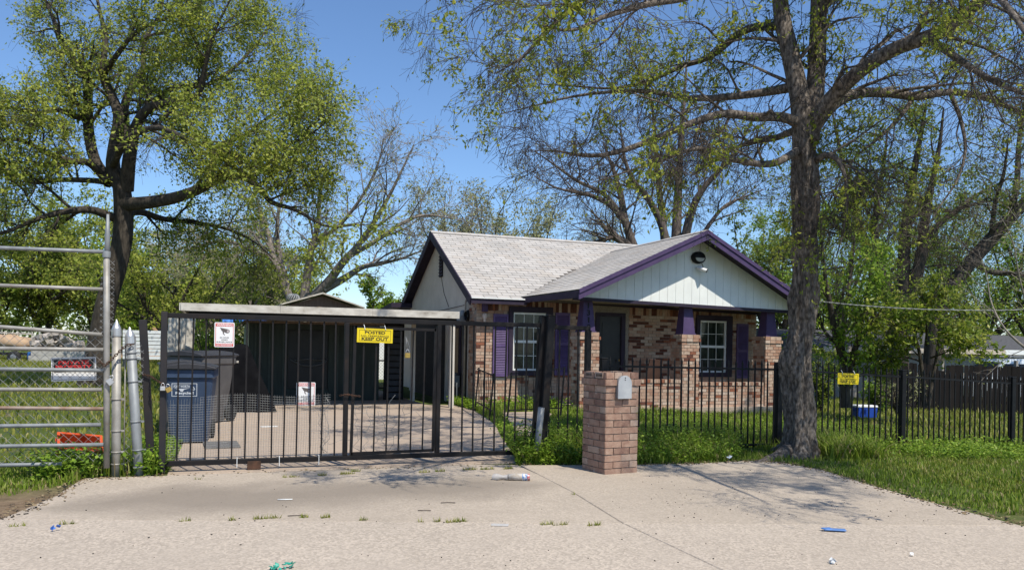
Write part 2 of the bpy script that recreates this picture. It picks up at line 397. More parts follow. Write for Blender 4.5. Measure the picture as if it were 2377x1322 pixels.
def glass_mat(name, c, c2):
    m, t, p, o = newmat(name); v = gcoord(t, (1, 1, .5)); n = noise(t, 6, 5, .6, v, 1.5)
    r = ramp(t, n.outputs['Fac'], [(.35, c), (.7, c2)]); t.links.new(r.outputs[0], p.inputs['Base Color'])
    p.inputs['Roughness'].default_value = .08; p.inputs['Specular IOR Level'].default_value = .35
    return m
P_glass = glass_mat('window_glass', (.012, .016, .014), (.05, .065, .05))
BR = [mat('brick_'+n, c, tuple(x*.78 for x in c), scale=18, rough=.92, bumpS=.35, bscale=90) for n, c in
      (('pink', (.47, .31, .225)), ('tan', (.50, .365, .275)), ('rose', (.41, .24, .165)), ('red', (.27, .105, .06)), ('maroon', (.135, .055, .038)), ('pale', (.55, .43, .34)))]
PB = [mat('pillar_brick_'+n, c, c2, scale=13, rough=.92, bumpS=.4, bscale=80, third=(.50, .40, .34), hi=.64) for n, c, c2 in
      (('rust', (.25, .145, .105), (.35, .235, .175)), ('rose', (.33, .22, .165), (.25, .15, .11)), ('tan', (.41, .31, .245), (.32, .225, .17)), ('brown', (.16, .09, .07), (.27, .17, .125)))]
SH = [mat('shingle_'+n, c, tuple(x*.86 for x in c), scale=2.2, rough=.95, bumpS=.5, bscale=140, spec=.1) for n, c in
      (('light', (.475, .45, .42)), ('grey', (.42, .40, .375)), ('warm', (.455, .42, .38)))]
P_deck = mat('roof_underlay', (.15, .135, .12), (.11, .10, .09), scale=30, rough=.95)

# ------------------------------------------------------------------ ground, street, slabs
def axis(lo, hi, a, b, fine):
    return np.unique(np.concatenate([np.arange(a, b, fine), a-np.geomspace(.3, a-lo, 16), b+np.geomspace(.3, hi-b, 18)]))
gx = axis(-400, 420, -6, 26, .4); gy = axis(-60, 600, 3, 30, .4)
GX, GY = np.meshgrid(gx, gy); GZ = gz(GX, GY)+.012*np.sin(GX*1.7)*np.sin(GY*1.3)*(GX > 6.8)
nx, ny = len(gx), len(gy)
I = (np.arange(ny-1)[:, None]*nx+np.arange(nx-1)[None, :]).ravel()
link('ground', mesh_np('ground', np.stack([GX, GY, GZ], -1), np.stack([I, I+1, I+nx+1, I+nx], -1), True), M_ground, kind='structure')

JL = lambda x: 6.85-.316*(x+1.46)                    # the joint between street and apron
def slab(name, poly, m, top=.016, parent=None):
    mb = MB(); mb.prism(poly, top-.1, top); return mb.obj(name, m, parent, bevel=.006)
street = bpy.data.objects.new('street', None); COL.objects.link(street); street['kind'] = 'structure'; LOC['street'] = Vector((0, 0, 0))
g = .0035
slab('slab', [(-40, -12), (2.62, -12), (2.98-g, JL(2.98)-g), (-1.46, JL(-1.46)-g), (-8, JL(-8)-g), (-40, JL(-40)-g)], M_street, parent=street)
slab('slab', [(2.62+2*g, -12), (45, -12), (45, JL(45)-g), (6.05, JL(6.05)-g), (2.98+g, JL(2.98)-g)], M_street, parent=street)
apron = bpy.data.objects.new('driveway_apron', None); COL.objects.link(apron); apron['kind'] = 'structure'; LOC['driveway_apron'] = Vector((0, 0, 0))
slab('slab', [(-1.46, JL(-1.46)+g), (2.98-g, JL(2.98)+g), (3.15-g, 6.74), (3.22-g, 7.72), (3.24, 8.42), (2.7, 8.56), (1.2, 8.56), (-.4, 8.6), (-1.16, 8.62), (-1.25, 7.7)], M_apron, parent=apron)
slab('slab', [(2.98+g, JL(2.98)+g), (6.02, JL(6.02)+g), (6.07, 5.0), (6.15, 5.65), (6.31, 6.45), (6.50, 7.25), (6.42, 7.86), (6.1, 8.06), (5.3, 8.02), (4.6, 8.1), (4.1, 8.2), (3.27, 8.4), (3.22+g, 7.72), (3.15+g, 6.74)], M_apron, parent=apron)
drive = bpy.data.objects.new('driveway', None); COL.objects.link(drive); drive['kind'] = 'structure'; LOC['driveway'] = Vector((0, 0, 0))
slab('slab', [(-.42, 8.64), (3.3, 8.62), (3.55, 9.35), (3.95, 10.9), (-.36, 10.9)], M_drive, parent=drive)
slab('slab', [(-.36, 10.92), (3.95, 10.92), (4.45, 12.6), (4.72, 13.9), (-.34, 13.9)], M_drive, parent=drive)
slab('slab', [(-.34, 13.92), (4.72, 13.92), (4.98, 15.4), (5.0, 16.8), (4.4, 17.2), (4.4, 26), (-.34, 26)], M_drive, parent=drive)
walk = bpy.data.objects.new('walkway', None); COL.objects.link(walk); walk['kind'] = 'structure'; LOC['walkway'] = Vector((0, 0, 0))
slab('slab', [(3.85, 9.75), (4.38, 9.85), (4.95, 11.5), (4.45, 11.75)], M_drive, parent=walk)
slab('slab', [(4.46, 11.78), (4.96, 11.53), (5.55, 13.1), (4.95, 13.35)], M_drive, parent=walk)
slab('slab', [(4.96, 13.38), (5.56, 13.13), (6.3, 14.5), (6.35, 15.1), (5.4, 14.95)], M_drive, parent=walk)
slab('slab', [(5.25, 15.6), (5.75, 15.6), (5.75, 16.0), (5.25, 16.0)], M_drive, parent=walk)
mb = MB(); mb.prism([(7.1, 15.0), (12.6, 15.0), (12.6, 16.5), (7.1, 16.5)], -.4, .06); porch_slab = mb.obj('porch_floor', M_drive, None, kind='structure')

# ------------------------------------------------------------------ bricks
def unit_brick(m, seed):
    r = random.Random(seed); mb = MB(); mb.box((0, 0, 0), (1, 1, 1))
    mb.v = [(x+r.uniform(-.012, .012), y+r.uniform(-.03, .03), z+r.uniform(-.03, .03)) for x, y, z in mb.v]
    me = bpy.data.meshes.new('brick'); me.from_pydata(mb.v, [], mb.f); me.materials.append(m); return me
UB = [[unit_brick(m, 10*i+k) for k in range(2)] for i, m in enumerate(BR)]
UPB = [[unit_brick(m, 77+10*i+k) for k in range(2)] for i, m in enumerate(PB)]
BRICKS = []                                         # (parent, centre, size, rz, tone)
_br = random.Random(3)
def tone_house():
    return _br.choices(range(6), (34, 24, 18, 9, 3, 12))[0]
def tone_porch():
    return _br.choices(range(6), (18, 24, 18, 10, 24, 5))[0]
def courses(parent, o, u, n, L, z0, z1, holes=(), ch=.070, bl=.206, th=.05, tone=tone_house, soldier=False, gap=.010, off=None):
    """brick courses on a wall face: o = start at z 0, u = direction along, n = outward normal"""
    u = Vector((u[0], u[1], 0)); n = Vector((n[0], n[1], 0)); rz = math.atan2(u.y, u.x)
    nc = max(1, round((z1-z0)/ch)); h = (z1-z0)/nc
    w = bl if not soldier else .072
    if soldier: nc = 1; h = z1-z0
    for k in range(nc):
        a = (k % 2)*(-w/2) if not soldier else 0
        if off: a += off
        s = a
        while s < L-.01:
            e = s+w; lo = max(s, 0); hi = min(e, L); zc = z0+(k+.5)*h
            segs = [(lo, hi)]
            for (h0, h1, hz0, hz1) in holes:
                if zc > hz0 and zc < hz1:
                    ns = []
                    for (p, q) in segs:
                        if q <= h0 or p >= h1: ns.append((p, q)); continue
                        if p < h0: ns.append((p, h0))
                        if q > h1: ns.append((h1, q))
                    segs = ns
            for (p, q) in segs:
                if q-p > .03:
                    c = Vector(o)+u*((p+q)/2)+n*(-th/2+_br.uniform(-.002, .003)); c.z = zc
                    BRICKS.append((parent, c, (q-p-gap, th, h-gap), rz, tone()))
            s = e
def lay_bricks(batch, meshes, limit, rest_parent, mats_, rest_name='brickwork'):
    batch.sort(key=lambda b: (b[1]-cam.location).length)
    for (par, c, s, rz, tn) in batch[:limit]:
        o = bpy.data.objects.new('brick', meshes[tn][_br.randrange(2)]); COL.objects.link(o)
        o.parent = par; o.location = c-wloc(par); o.rotation_euler = (_br.gauss(0, .006), _br.gauss(0, .008), rz+_br.gauss(0, .008)); o.scale = s
    if len(batch) > limit:
        mb = MB()
        for (par, c, s, rz, tn) in batch[limit:]: mb.box(c, s, rz, mi=tn)
        mb.obj(rest_name, mats_, rest_parent, kind='stuff')

# ------------------------------------------------------------------ the house
HX0, HY0 = 5.30, 16.40
house = thing('brick_house', 'single storey brick house with purple trim, pale shingle roof and front porch', 'house', (5.3, 16.4, 0))
EAVE = 2.38
# walls
fw = MB()
for a, b, z0, z1 in ((HX0, 6.14, -.5, 2.34), (6.92, 8.16, -.5, 2.34), (8.92, 10.94, -.5, 2.34), (11.70, 12.6, -.5, 2.34), (6.14, 6.92, -.5, .80), (6.14, 6.92, 2.08, 2.34), (8.16, 8.92, 2.14, 2.34), (10.94, 11.70, -.5, .78), (10.94, 11.70, 2.03, 2.34)):
    fw.b2((a, HY0+.02, z0), (b, HY0+.14, z1))
fwall = fw.obj('front_wall', P_mortar, house)
hl = [(6.0-HX0, 7.06-HX0, .70, 2.20), (8.06-HX0, 9.02-HX0, -1, 2.22), (10.82-HX0, 11.84-HX0, .66, 2.14)]
def tone_front():
    return tone_house()
courses(fwall, (HX0, HY0, 0), (1, 0), (0, -1), 7.9-HX0, .10, 2.10, hl, tone=tone_house)
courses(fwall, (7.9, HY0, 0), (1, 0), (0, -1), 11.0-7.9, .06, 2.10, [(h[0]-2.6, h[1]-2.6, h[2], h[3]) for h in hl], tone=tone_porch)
courses(fwall, (11.0, HY0, 0), (1, 0), (0, -1), 12.6-11.0, .06, 2.10, [(h[0]-5.7, h[1]-5.7, h[2], h[3]) for h in hl], tone=tone_house)
courses(fwall, (HX0, HY0, 0), (1, 0), (0, -1), 7.3, 2.10, 2.33, [(h[0], h[1], h[2], h[3]+.0) for h in hl if h[3] > 2.21], soldier=True, tone=tone_porch)
sw = MB(); sw.b2((HX0+.02, HY0+.14, -.4), (HX0+.14, 17.0, 2.3)); swall = sw.obj('side_wall_return', P_mortar, house)
courses(swall, (HX0, HY0+.02, 0), (0, 1), (-1, 0), .52, .10, 2.30, off=-.1)
mb = MB(); mb.b2((HX0-.03, HY0-.03, -.3), (5.62, 17.0, .1)); mb.obj('foundation', M_drive, house)
# beige gable wall on the left side, with the carport against it
sg = MB(); sg.extr([(HX0, 17.0, -.3), (HX0, 22.6, -.3), (HX0, 22.6, 2.42), (HX0, 19.5, 4.06), (HX0, 16.5, 2.47), (HX0, 16.5, 2.31), (HX0, 17.0, 2.31)], (.12, 0, 0))
gw = sg.obj('gable_wall', P_beige, house)
bk = MB(); bk.b2((12.46, 16.6, -.6), (12.6, 22.6, 2.4)); bk.b2((HX0+.13, 22.5, -.5), (12.5, 22.62, 2.4)); bk.obj('rear_wall', P_beige, house)
mb = MB(); mb.extr([(12.46, 16.6, 2.4), (12.46, 22.6, 2.4), (12.46, 19.5, 4.02)], (.13, 0, 0)); mb.obj('gable_wall', P_beige, house)
# louvred vent in the gable
vt = MB(); vt.b2((HX0-.02, 19.14, 3.02), (HX0-.004, 19.46, 3.76)); vent = vt.obj('gable_vent', P_dark, house)
for k in range(9):
    mb = MB(); mb.box((HX0-.03, 19.3, 3.07+k*.08), (.006, .3, .06), M=Matrix.Rotation(.6, 4, 'Y')); mb.obj('slat', P_dpurple, vent)
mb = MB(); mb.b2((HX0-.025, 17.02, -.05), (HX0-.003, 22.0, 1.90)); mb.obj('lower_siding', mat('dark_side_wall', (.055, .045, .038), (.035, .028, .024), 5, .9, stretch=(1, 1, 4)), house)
# battens on the panelled side wall, side window
mb = MB(); mb.b2((HX0-.12, 18.3, -.02), (HX0-.026, 18.42, 1.95)); mb.obj('batten', P_beige, house)
mb = MB(); mb.b2((HX0-.06, 17.42, .62), (HX0-.026, 18.24, 1.80)); swin = mb.obj('side_window', P_dpurple, house)
mb = MB(); mb.b2((HX0-.068, 17.5, .70), (HX0-.061, 18.16, 1.72)); mb.obj('pane', P_glass, swin)
# conduit, meter, coil, gas meter on the side wall
mb = MB(); mb.tube([(HX0-.06, 17.02, .05), (HX0-.06, 17.02, 2.28), (HX0-.06, 16.95, 2.36), (HX0-.06, 16.88, 2.34)], .022, 8); mb.obj('conduit', P_galvR, house)
mb = MB(); mb.box((HX0-.09, 17.12, 1.93), (.12, .13, .14)); mb.lathe([(.0, .12), (.05, .12), (.065, .06), (.065, 0)], (HX0-.09, 17.12, 2.0), 10); mb.obj('service_box', P_galv, house, bevel=.01)
mb = MB()
for k in range(5):
    pts = [(HX0-.07-.012*k, 16.78+.10*math.cos(a)*(1+.08*k), 1.98+.13*math.sin(a)*(1-.05*k)) for a in np.linspace(0, 2*math.pi, 14)]
    mb.tube(pts, .009, 5)
mb.obj('cable_coil', P_black, house)
mb = MB(); mb.box((HX0-.2, 17.35, .52), (.2, .22, .26)); mb.lathe([(.0, .05), (.08, .05), (.09, 0), (.0, 0)], (HX0-.2, 17.35, .65), 10)
mb.tube([(HX0-.2, 17.22, .5), (HX0-.2, 17.1, .5), (HX0-.2, 17.1, 0)], .022, 8); mb.tube([(HX0-.2, 17.48, .5), (HX0-.2, 17.6, .5), (HX0-.2, 17.6, .85)], .022, 8); mb.obj('gas_meter', mat('meter_grey', (.15, .165, .17), (.11, .12, .125), 7, .6), house, bevel=.012)
mb = MB(); mb.tube([(HX0-.01, 19.28, 3.02), (HX0-.012, 19.0, 2.6), (HX0-.012, 18.55, 2.25)], .006, 5); mb.tube([(HX0-.012, 20.3, 2.16), (HX0-.02, 18.6, 2.2), (HX0-.03, 17.1, 2.24)], .007, 5); mb.obj('wall_cable', P_dark, house)
mb = MB(); mb.box((5.47, HY0-.055, 2.19), (.115, .10, .25)); mb.obj('downspout', P_purple, house, bevel=.01)
mb = MB(); mb.lathe([(.05, 0), (.055, .06), (.035, .1), (0, .11)], (5.47, HY0-.055, 1.93), 12); mb.lathe([(.03, 0), (.03, .13)], (5.47, HY0-.055, 1.8), 8); mb.obj('wall_lamp', mat('lamp_glass', (.62, .5, .42), (.55, .42, .35), 8, .3), house)

# windows, each with its wide purple surround
def window(x0, x1, z0, z1, name='window', cols=3):
    y = HY0
    wn = MB(); wn.b2((x0-.10, y-.055, z0-.11), (x0, y+.05, z1+.13)); wn.b2((x1, y-.055, z0-.11), (x1+.16, y+.05, z1+.13)); wn.b2((x0+.001, y-.054, z1), (x1-.001, y+.05, z1+.129)); wn.b2((x0+.001, y-.054, z0-.109), (x1-.001, y+.05, z0))
    w = wn.obj(name, P_dpurple, house)
    f = MB(); t = .042
    f.b2((x0+.002, y-.02, z0+.002), (x0+t, y+.05, z1-.002)); f.b2((x1-t, y-.02, z0+.002), (x1-.002, y+.05, z1-.002)); f.b2((x0+t, y-.02, z1-t), (x1-t, y+.05, z1-.002)); f.b2((x0+t, y-.02, z0+.002), (x1-t, y+.05, z0+t))
    zm = (z0+z1)/2; f.b2((x0+t, y-.028, zm-.028), (x1-t, y+.05, zm+.028)); f.obj('frame', P_trimW, w)
    for lo, hi, d in ((z0+t, zm-.028, .0), (zm+.028, z1-t, .012)):
        p = MB(); p.b2((x0+t, y+.012+d, lo), (x1-t, y+.018+d, hi)); p.obj('pane', P_glass, w)
        mm = MB()
        for k in range(1, cols): xx = x0+t+(x1-x0-2*t)*k/cols; mm.b2((xx-.006, y+.004+d, lo), (xx+.006, y+.0115+d, hi))
        zz = (lo+hi)/2; mm.b2((x0+t, y+.0035+d, zz-.006), (x1-t, y+.011+d, zz+.006)); mm.obj('muntins', P_trimW, w)
    return w
window(6.14, 6.92, .80, 2.08); window(10.94, 11.70, .78, 2.03)
mb = MB(); mb.box((0, 0, 0), (.235, .008, .034), M=Matrix.Rotation(-.6, 4, 'X')); slat_me = bpy.data.meshes.new('slat'); slat_me.from_pydata(mb.v, [], mb.f)
P_shut = mat('shutter_purple', (.125, .082, .20), (.095, .06, .155), 5, .6)
slat_me.materials.append(P_shut)
def shutter(x0, x1, z0, z1):
    y0, y1 = HY0-.05, HY0-.012; s = MB(); b = .035; zm = (z0+z1)/2
    s.b2((x0, y0, z0), (x0+b, y1, z1)); s.b2((x1-b, y0, z0), (x1, y1, z1))
    for za, zb in ((z0, z0+.07), (zm-.03, zm+.03), (z1-.06, z1)): s.b2((x0+b, y0+.002, za), (x1-b, y1-.002, zb))
    s.b2((x0+b, y1-.008, z0+.01), (x1-b, y1-.003, z1-.01))
    sh = s.obj('shutter', P_shut, house)
    for lo, hi in ((z0+.07, zm-.03), (zm+.03, z1-.06)):
        n = round((hi-lo)/.036)
        for k in range(n):
            o = link('slat', slat_me, None, sh); o.location = Vector(((x0+x1)/2, y0+.018, lo+(k+.5)*(hi-lo)/n))-wloc(sh); o.scale = ((x1-x0-2*b)/.235, 1, 1)
shutter(5.68, 6.02, .67, 2.03); shutter(7.15, 7.50, .70, 2.10); shutter(12.0, 12.33, .64, 1.98)
mb = MB(); mb.b2((8.16, HY0-.03, .06), (8.26, HY0+.06, 2.14)); mb.b2((8.82, HY0-.03, .06), (8.92, HY0+.06, 2.14)); mb.b2((8.261, HY0-.029, 2.06), (8.819, HY0+.06, 2.139)); fd = mb.obj('front_door', P_dpurple, house)
mb = MB(); mb.b2((8.262, HY0+.02, .07), (8.818, HY0+.05, 2.058)); mb.b2((8.34, HY0+.008, 1.2), (8.74, HY0+.019, 1.9)); mb.b2((8.34, HY0+.008, .2), (8.74, HY0+.019, 1.0)); mb.obj('door_leaf', mat('door_black', (.02, .02, .022), (.03, .03, .03), 5, .4), fd)
mb = MB(); mb.lathe([(0, .05), (.03, .045), (.03, .02), (.012, 0)], (8.74, HY0-.01, 1.05), 10, M=Matrix.Rotation(math.pi/2, 3, 'X')); mb.obj('handle', P_brass, fd)

# porch piers with tapered posts, and the low walls between them
def pier(x0, x1, y0=15.10, zt=1.50, paint=P_purple):
    d = x1-x0; m0 = MB(); m0.b2((x0+.012, y0+.012, -.4), (x1-.012, y0+d-.012, zt+.16)); p = m0.obj('porch_pier', P_mortar, house)
    zs = [(-.14, zt, 0), (zt, zt+.075, .022), (zt+.075, zt+.16, .008)]
    for z0, z1, pr in zs:
        for o, u, n, L in (((x0-pr, y0-pr, 0), (1, 0), (0, -1), d+2*pr), ((x0-pr, y0+d+pr, 0), (0, -1), (-1, 0), d+2*pr-.06)):
            courses(p, o, u, n, L, z0, z1, bl=.155, off=-.02)
    xc, yc = (x0+x1)/2, y0+d/2; t = MB(); t.box((xc, yc, (zt+.16+2.36)/2), (.31, .31, 2.36-zt-.16), taper=.62); t.obj('porch_post', paint, house)
    t = MB(); t.box((xc, yc, zt+.175), (.34, .34, .025)); t.obj('post_base', paint, house)
    return xc, yc
p1 = pier(7.17, 7.62); p2 = pier(9.63, 10.09); p3 = pier(11.86, 12.31)
for (a, b, zt) in ((8.35, 9.62, .66), (10.10, 11.85, .60)):
    m0 = MB(); m0.b2((a, 15.14, -.5), (b, 15.30, zt-.002)); lw = m0.obj('porch_wall', P_mortar, house)
    courses(lw, (a, 15.12, 0), (1, 0), (0, -1), b-a, -.16, zt-.07)
    courses(lw, (a, 15.10, 0), (1, 0), (0, -1), b-a, zt-.07, zt+.012, soldier=True, th=.2)
mb = MB(); mb.box((9.27, 15.7, .72), (.34, .03, .75), M=Matrix.Rotation(.2, 4, 'X') @ Matrix.Rotation(.1, 4, 'Y'))
tag(mb.obj('leaning_board', mat('brown_board', (.10, .055, .04), (.07, .04, .03), 8, .6)), 'dark brown board leaning on the porch behind the low wall', 'board')
# house number on the first post
mb = MB()
for k, chh in enumerate('1319'):
    z = 2.22-.15*k; yy = p1[1]-.31*.5*(.62+.38*(2.36-z)/.70)-.006
    letter(mb, chh, (p1[0]+.0, yy, z), .035 if chh == '1' else .075, .12, .02)
mb.obj('house_number', P_black, house)

# porch ceiling, beams, boarded gable
zb = lambda x: 2.385-.0205*(x-7.2)
c_ = MB(); c_.add([(6.95, 15.16, 2.372), (12.65, 15.16, 2.28), (12.65, 16.40, 2.28), (6.5, 16.40, 2.372), (6.95, 15.16, 2.39), (12.65, 15.16, 2.3), (12.65, 16.4, 2.3), (6.5, 16.4, 2.39)], [(0, 1, 2, 3), (4, 7, 6, 5), (0, 4, 5, 1), (1, 5, 6, 2), (2, 6, 7, 3), (3, 7, 4, 0)]); c_.obj('porch_ceiling', P_ceil, house)
for y in (15.10, 16.33):
    b_ = MB(); b_.beam((6.98, y, zb(6.98)-.035), (12.62, y, zb(12.62)-.035), .055, .07); b_.obj('porch_beam', P_dpurple, house)
b_ = MB(); b_.beam((8.4, 15.2, zb(8.4)-.02), (10.2, 16.3, zb(10.2)-.02), .05, .03); b_.obj('ceiling_batten', P_dpurple, house)
RA, RL, RR_ = (9.93, 3.90), (6.93, 2.52), (12.72, 2.44)            # ridge and rake ends of the front gable, at its overhang
def rake(x): return RA[1]+(RL[1]-RA[1])*(RA[0]-x)/(RA[0]-RL[0]) if x < RA[0] else RA[1]+(RR_[1]-RA[1])*(x-RA[0])/(RR_[0]-RA[0])
bw = .205; x = 6.99
while x < 12.62:
    x1 = min(x+bw, 12.64); s_ = MB(); a, b = x+.003, x1-.003
    top = lambda q: max(zb(q)+.02, rake(q)-.05)
    pts = [(a, 15.10, zb(a)), (b, 15.10, zb(b)), (b, 15.10, top(b))]
    if a < RA[0] < b: pts.append((RA[0], 15.10, RA[1]-.05))
    pts.append((a, 15.10, top(a)))
    s_.extr(pts, (0, .018, 0)); s_.obj('siding_board', P_siding, house); x = x1
s_ = MB(); s_.extr([(7.0, 15.121, zb(7.0)), (12.62, 15.121, zb(12.62)), (RA[0], 15.121, RA[1]-.06)], (0, .03, 0)); s_.obj('gable_backing', mat('groove_grey', (.42, .43, .42), None, 5), house)
# gable lamp and camera
gl = MB(); c0 = Vector((9.99, 15.09, 3.36)); gl.lathe([(.0, .10), (.14, .095), (.17, .06), (.175, 0), (0, 0)], c0, 24, M=Matrix.Rotation(math.pi/2, 3, 'X') @ Matrix.Diagonal((1, .78, 1)))
lamp = gl.obj('gable_lamp', P_black, house)
gl = MB(); gl.extr([(c0.x+.115*math.cos(a), c0.y-.098, c0.z-.01+.085*math.sin(a)) for a in np.linspace(math.pi, 2*math.pi, 12)], (0, -.008, 0)); gl.obj('lens', mat('frosted_lens', (.42, .40, .34), (.34, .33, .28), 8, .3), lamp)
cm = MB(); cm.tube([(9.98, 15.09, 3.14), (9.98, 15.0, 3.13)], .022, 8); cm.tube([(9.96, 15.03, 3.14), (10.10, 14.9, 3.06)], .045, 10); cm.tube([(10.12, 15.0, 3.10), (10.20, 14.97, 3.04)], .016, 8)
seccam = cm.obj('security_camera', P_trimW, house)
cm = MB(); cm.tube([(10.099, 14.901, 3.0605), (10.106, 14.894, 3.056)], .036, 10); cm.obj('lens', P_dark, seccam)
cm = MB(); cm.tube([(10.1, 15.09, 3.24), (10.13, 15.085, 3.18), (10.10, 15.07, 3.1)], .006, 5); cm.obj('cable', P_dark, seccam)

# roofs: decks, trims and shingles
rf = MB()
A0, A1, AR = (16.05, 2.36), (22.95, 2.36), (19.5, 4.17); X0, X1 = 5.06, 12.95
rf.extr([(X0, A0[0], A0[1]), (X0, AR[0], AR[1]), (X0, AR[0], AR[1]-.05), (X0, A0[0]+.02, A0[1]-.05)], (X1-X0, 0, 0))
rf.extr([(X0, A1[0], A1[1]), (X0, AR[0]+.0005, AR[1]), (X0, AR[0]+.0005, AR[1]-.05), (X0, A1[0]-.02, A1[1]-.05)], (X1-X0, 0, 0))
roof = rf.obj('roof', P_deck, house)
for (y0, z0) in (A0, A1):
    sgn = 1 if y0 < 19 else -1
    b_ = MB(); b_.extr([(X0-.02, y0, z0+.012), (X0-.02, AR[0]-.001*sgn, AR[1]+.012), (X0-.02, AR[0]-.001*sgn, AR[1]-.19), (X0-.02, y0+.03*sgn, z0-.17)], (.03, 0, 0)); b_.obj('rake_board', P_dpurple, house)
    b_ = MB(); b_.extr([(X0+.011, y0+.01*sgn, z0-.052), (X0+.011, AR[0]-.001*sgn, AR[1]-.052), (X0+.011, AR[0]-.001*sgn, AR[1]-.07), (X0+.011, y0+.01*sgn, z0-.07)], (.228, 0, 0)); b_.obj('soffit', P_dpurple, house)
b_ = MB(); b_.b2((X0, 16.02, 2.225), (6.32, 16.05, 2.345)); b_.obj('eave_board', P_dpurple, house)
b_ = MB(); b_.b2((X0, 15.99, 2.33), (6.30, 16.06, 2.358)); b_.obj('drip_edge', P_trimW, house)
b_ = MB(); b_.b2((X0, 16.06, 2.27), (6.4, 16.4, 2.285)); b_.obj('soffit', P_dpurple, house)
# rear lower roof behind the left gable
b_ = MB(); b_.extr([(4.7, 22.4, 2.50), (4.7, 25.6, 2.25), (4.7, 25.6, 2.12), (4.7, 22.4, 2.37)], (5, 0, 0)); b_.obj('rear_roof', P_dpurple, house)
b_ = MB(); b_.b2((5.7, 25.3, -.5), (9.6, 25.42, 2.2)); b_.b2((5.6, 22.7, -.5), (5.7, 25.42, 2.2)); b_.obj('rear_wall', P_beige, house)

# front gable roof: the left slope is warped (its eave runs back askew to the main eave)
GYF = 14.65
Pfl, Pfr = Vector((6.93, GYF, 2.52)), Vector((RA[0], GYF, 3.90))
Pbl, Pbr = Vector((6.22, 16.12, 2.405)), Vector((RA[0], 18.98, 3.90))
def left_slope(s, t):                                 # s: 0 eave .. 1 ridge, t: 0 front .. 1 back
    return (Pfl*(1-s)+Pfr*s)*(1-t)+(Pbl*(1-s)+Pbr*s)*t
def right_slope(s, t):
    a = Vector((12.74, GYF, 2.44)); b = Vector((12.74, 16.12, 2.44))
    return (a*(1-s)+Pfr*s)*(1-t)+(b*(1-s)+Pbr*s)*t
for fn in (left_slope, right_slope):
    N = 12; V = []; F = []
    for i in range(N+1):
        for j in range(N+1): V.append(fn(i/N, j/N)-Vector((0, 0, .022)))
    nb = len(V); V += [v-Vector((0, 0, .04)) for v in V]
    for i in range(N):
        for j in range(N):
            a = i*(N+1)+j; F.append((a, a+1, a+N+2, a+N+1)); F.append((nb+a, nb+a+N+1, nb+a+N+2, nb+a+1))
    rim = [i for i in range(N+1)]+[i*(N+1)+N for i in range(1, N+1)]+[N*(N+1)+i for i in range(N-1, -1, -1)]+[i*(N+1) for i in range(N-1, 0, -1)]
    F += [(rim[k], rim[(k+1) % len(rim)], nb+rim[(k+1) % len(rim)], nb+rim[k]) for k in range(len(rim))]
    mb = MB(); mb.add(V, F, 0, True); mb.obj('porch_roof', P_deck, house)
def slanted(x0, z0, x1, z1, drop0, drop1, y0, y1, m, name):
    mb = MB(); mb.extr([(x0, y0, z0-drop0), (x1, y0, z1-drop0), (x1, y0, z1-drop1), (x0, y0, z0-drop1)], (0, y1-y0, 0)); return mb.obj(name, m, house)
for (xe, ze) in ((RL[0]-.03, RL[1]-.014), (RR_[0]+.03, RR_[1]-.016)):
    slanted(RA[0], RA[1], xe, ze, -.012, .075, GYF-.045, GYF-.012, P_purple, 'rake_trim')
    slanted(RA[0], RA[1], xe, ze, .078, .20, GYF-.022, GYF+.016, P_purple, 'rake_board')
    slanted(RA[0], RA[1], xe, ze, .064, .078, GYF+.018, 15.098, P_dpurple, 'soffit')
mb = MB(); mb.add([Pfl+Vector((-.02, 0, -.03)), Pbl+Vector((-.02, 0, -.03)), Pbl+Vector((-.02, 0, -.13)), Pfl+Vector((-.02, 0, -.18)),
                   Pfl+Vector((.01, 0, -.03)), Pbl+Vector((.01, 0, -.03)), Pbl+Vector((.01, 0, -.13)), Pfl+Vector((.01, 0, -.18))],
                  [(0, 1, 2, 3), (7, 6, 5, 4), (0, 4, 5, 1), (3, 2, 6, 7), (0, 3, 7, 4), (1, 5, 6, 2)]); mb.obj('eave_board', P_dpurple, house)
def tab_mesh(m):
    mb = MB(); w, l, h = .293, .165, .0045
    mb.add([(0, 0, 0), (w, 0, 0), (w, l, -.008), (0, l, -.008), (0, 0, h), (w, 0, h), (w, l, h-.008), (0, l, h-.008)], [(0, 3, 2, 1), (4, 5, 6, 7), (0, 1, 5, 4), (1, 2, 6, 5), (2, 3, 7, 6), (3, 0, 4, 7)])
    me = bpy.data.meshes.new('shingle'); me.from_pydata(mb.v, [], mb.f); me.materials.append(m); return me
TABS = [tab_mesh(m) for m in SH]
TL = []
def main_z(y): return A0[1]+(y-A0[0])/(AR[0]-A0[0])*(AR[1]-A0[1])
up = Vector((0, AR[0]-A0[0], AR[1]-A0[1])); SL = up.length; up.normalize()
rows = 27; ex = SL/rows
def warped_height(x, y):
    """height of the porch roof's left slope over a plan point, or None"""
    best = None
    s = 0.5; t = .5
    for _ in range(12):
        p = left_slope(s, t); ds = (left_slope(s+.01, t)-p)/.01; dt = (left_slope(s, t+.01)-p)/.01
        det = ds.x*dt.y-ds.y*dt.x
        if abs(det) < 1e-9: return None
        ex_, ey_ = x-p.x, y-p.y; s += (ex_*dt.y-ey_*dt.x)/det; t += (ds.x*ey_-ds.y*ex_)/det
    if -.02 < s < 1.02 and -.02 < t < 1.02: return left_slope(s, t).z
    return None
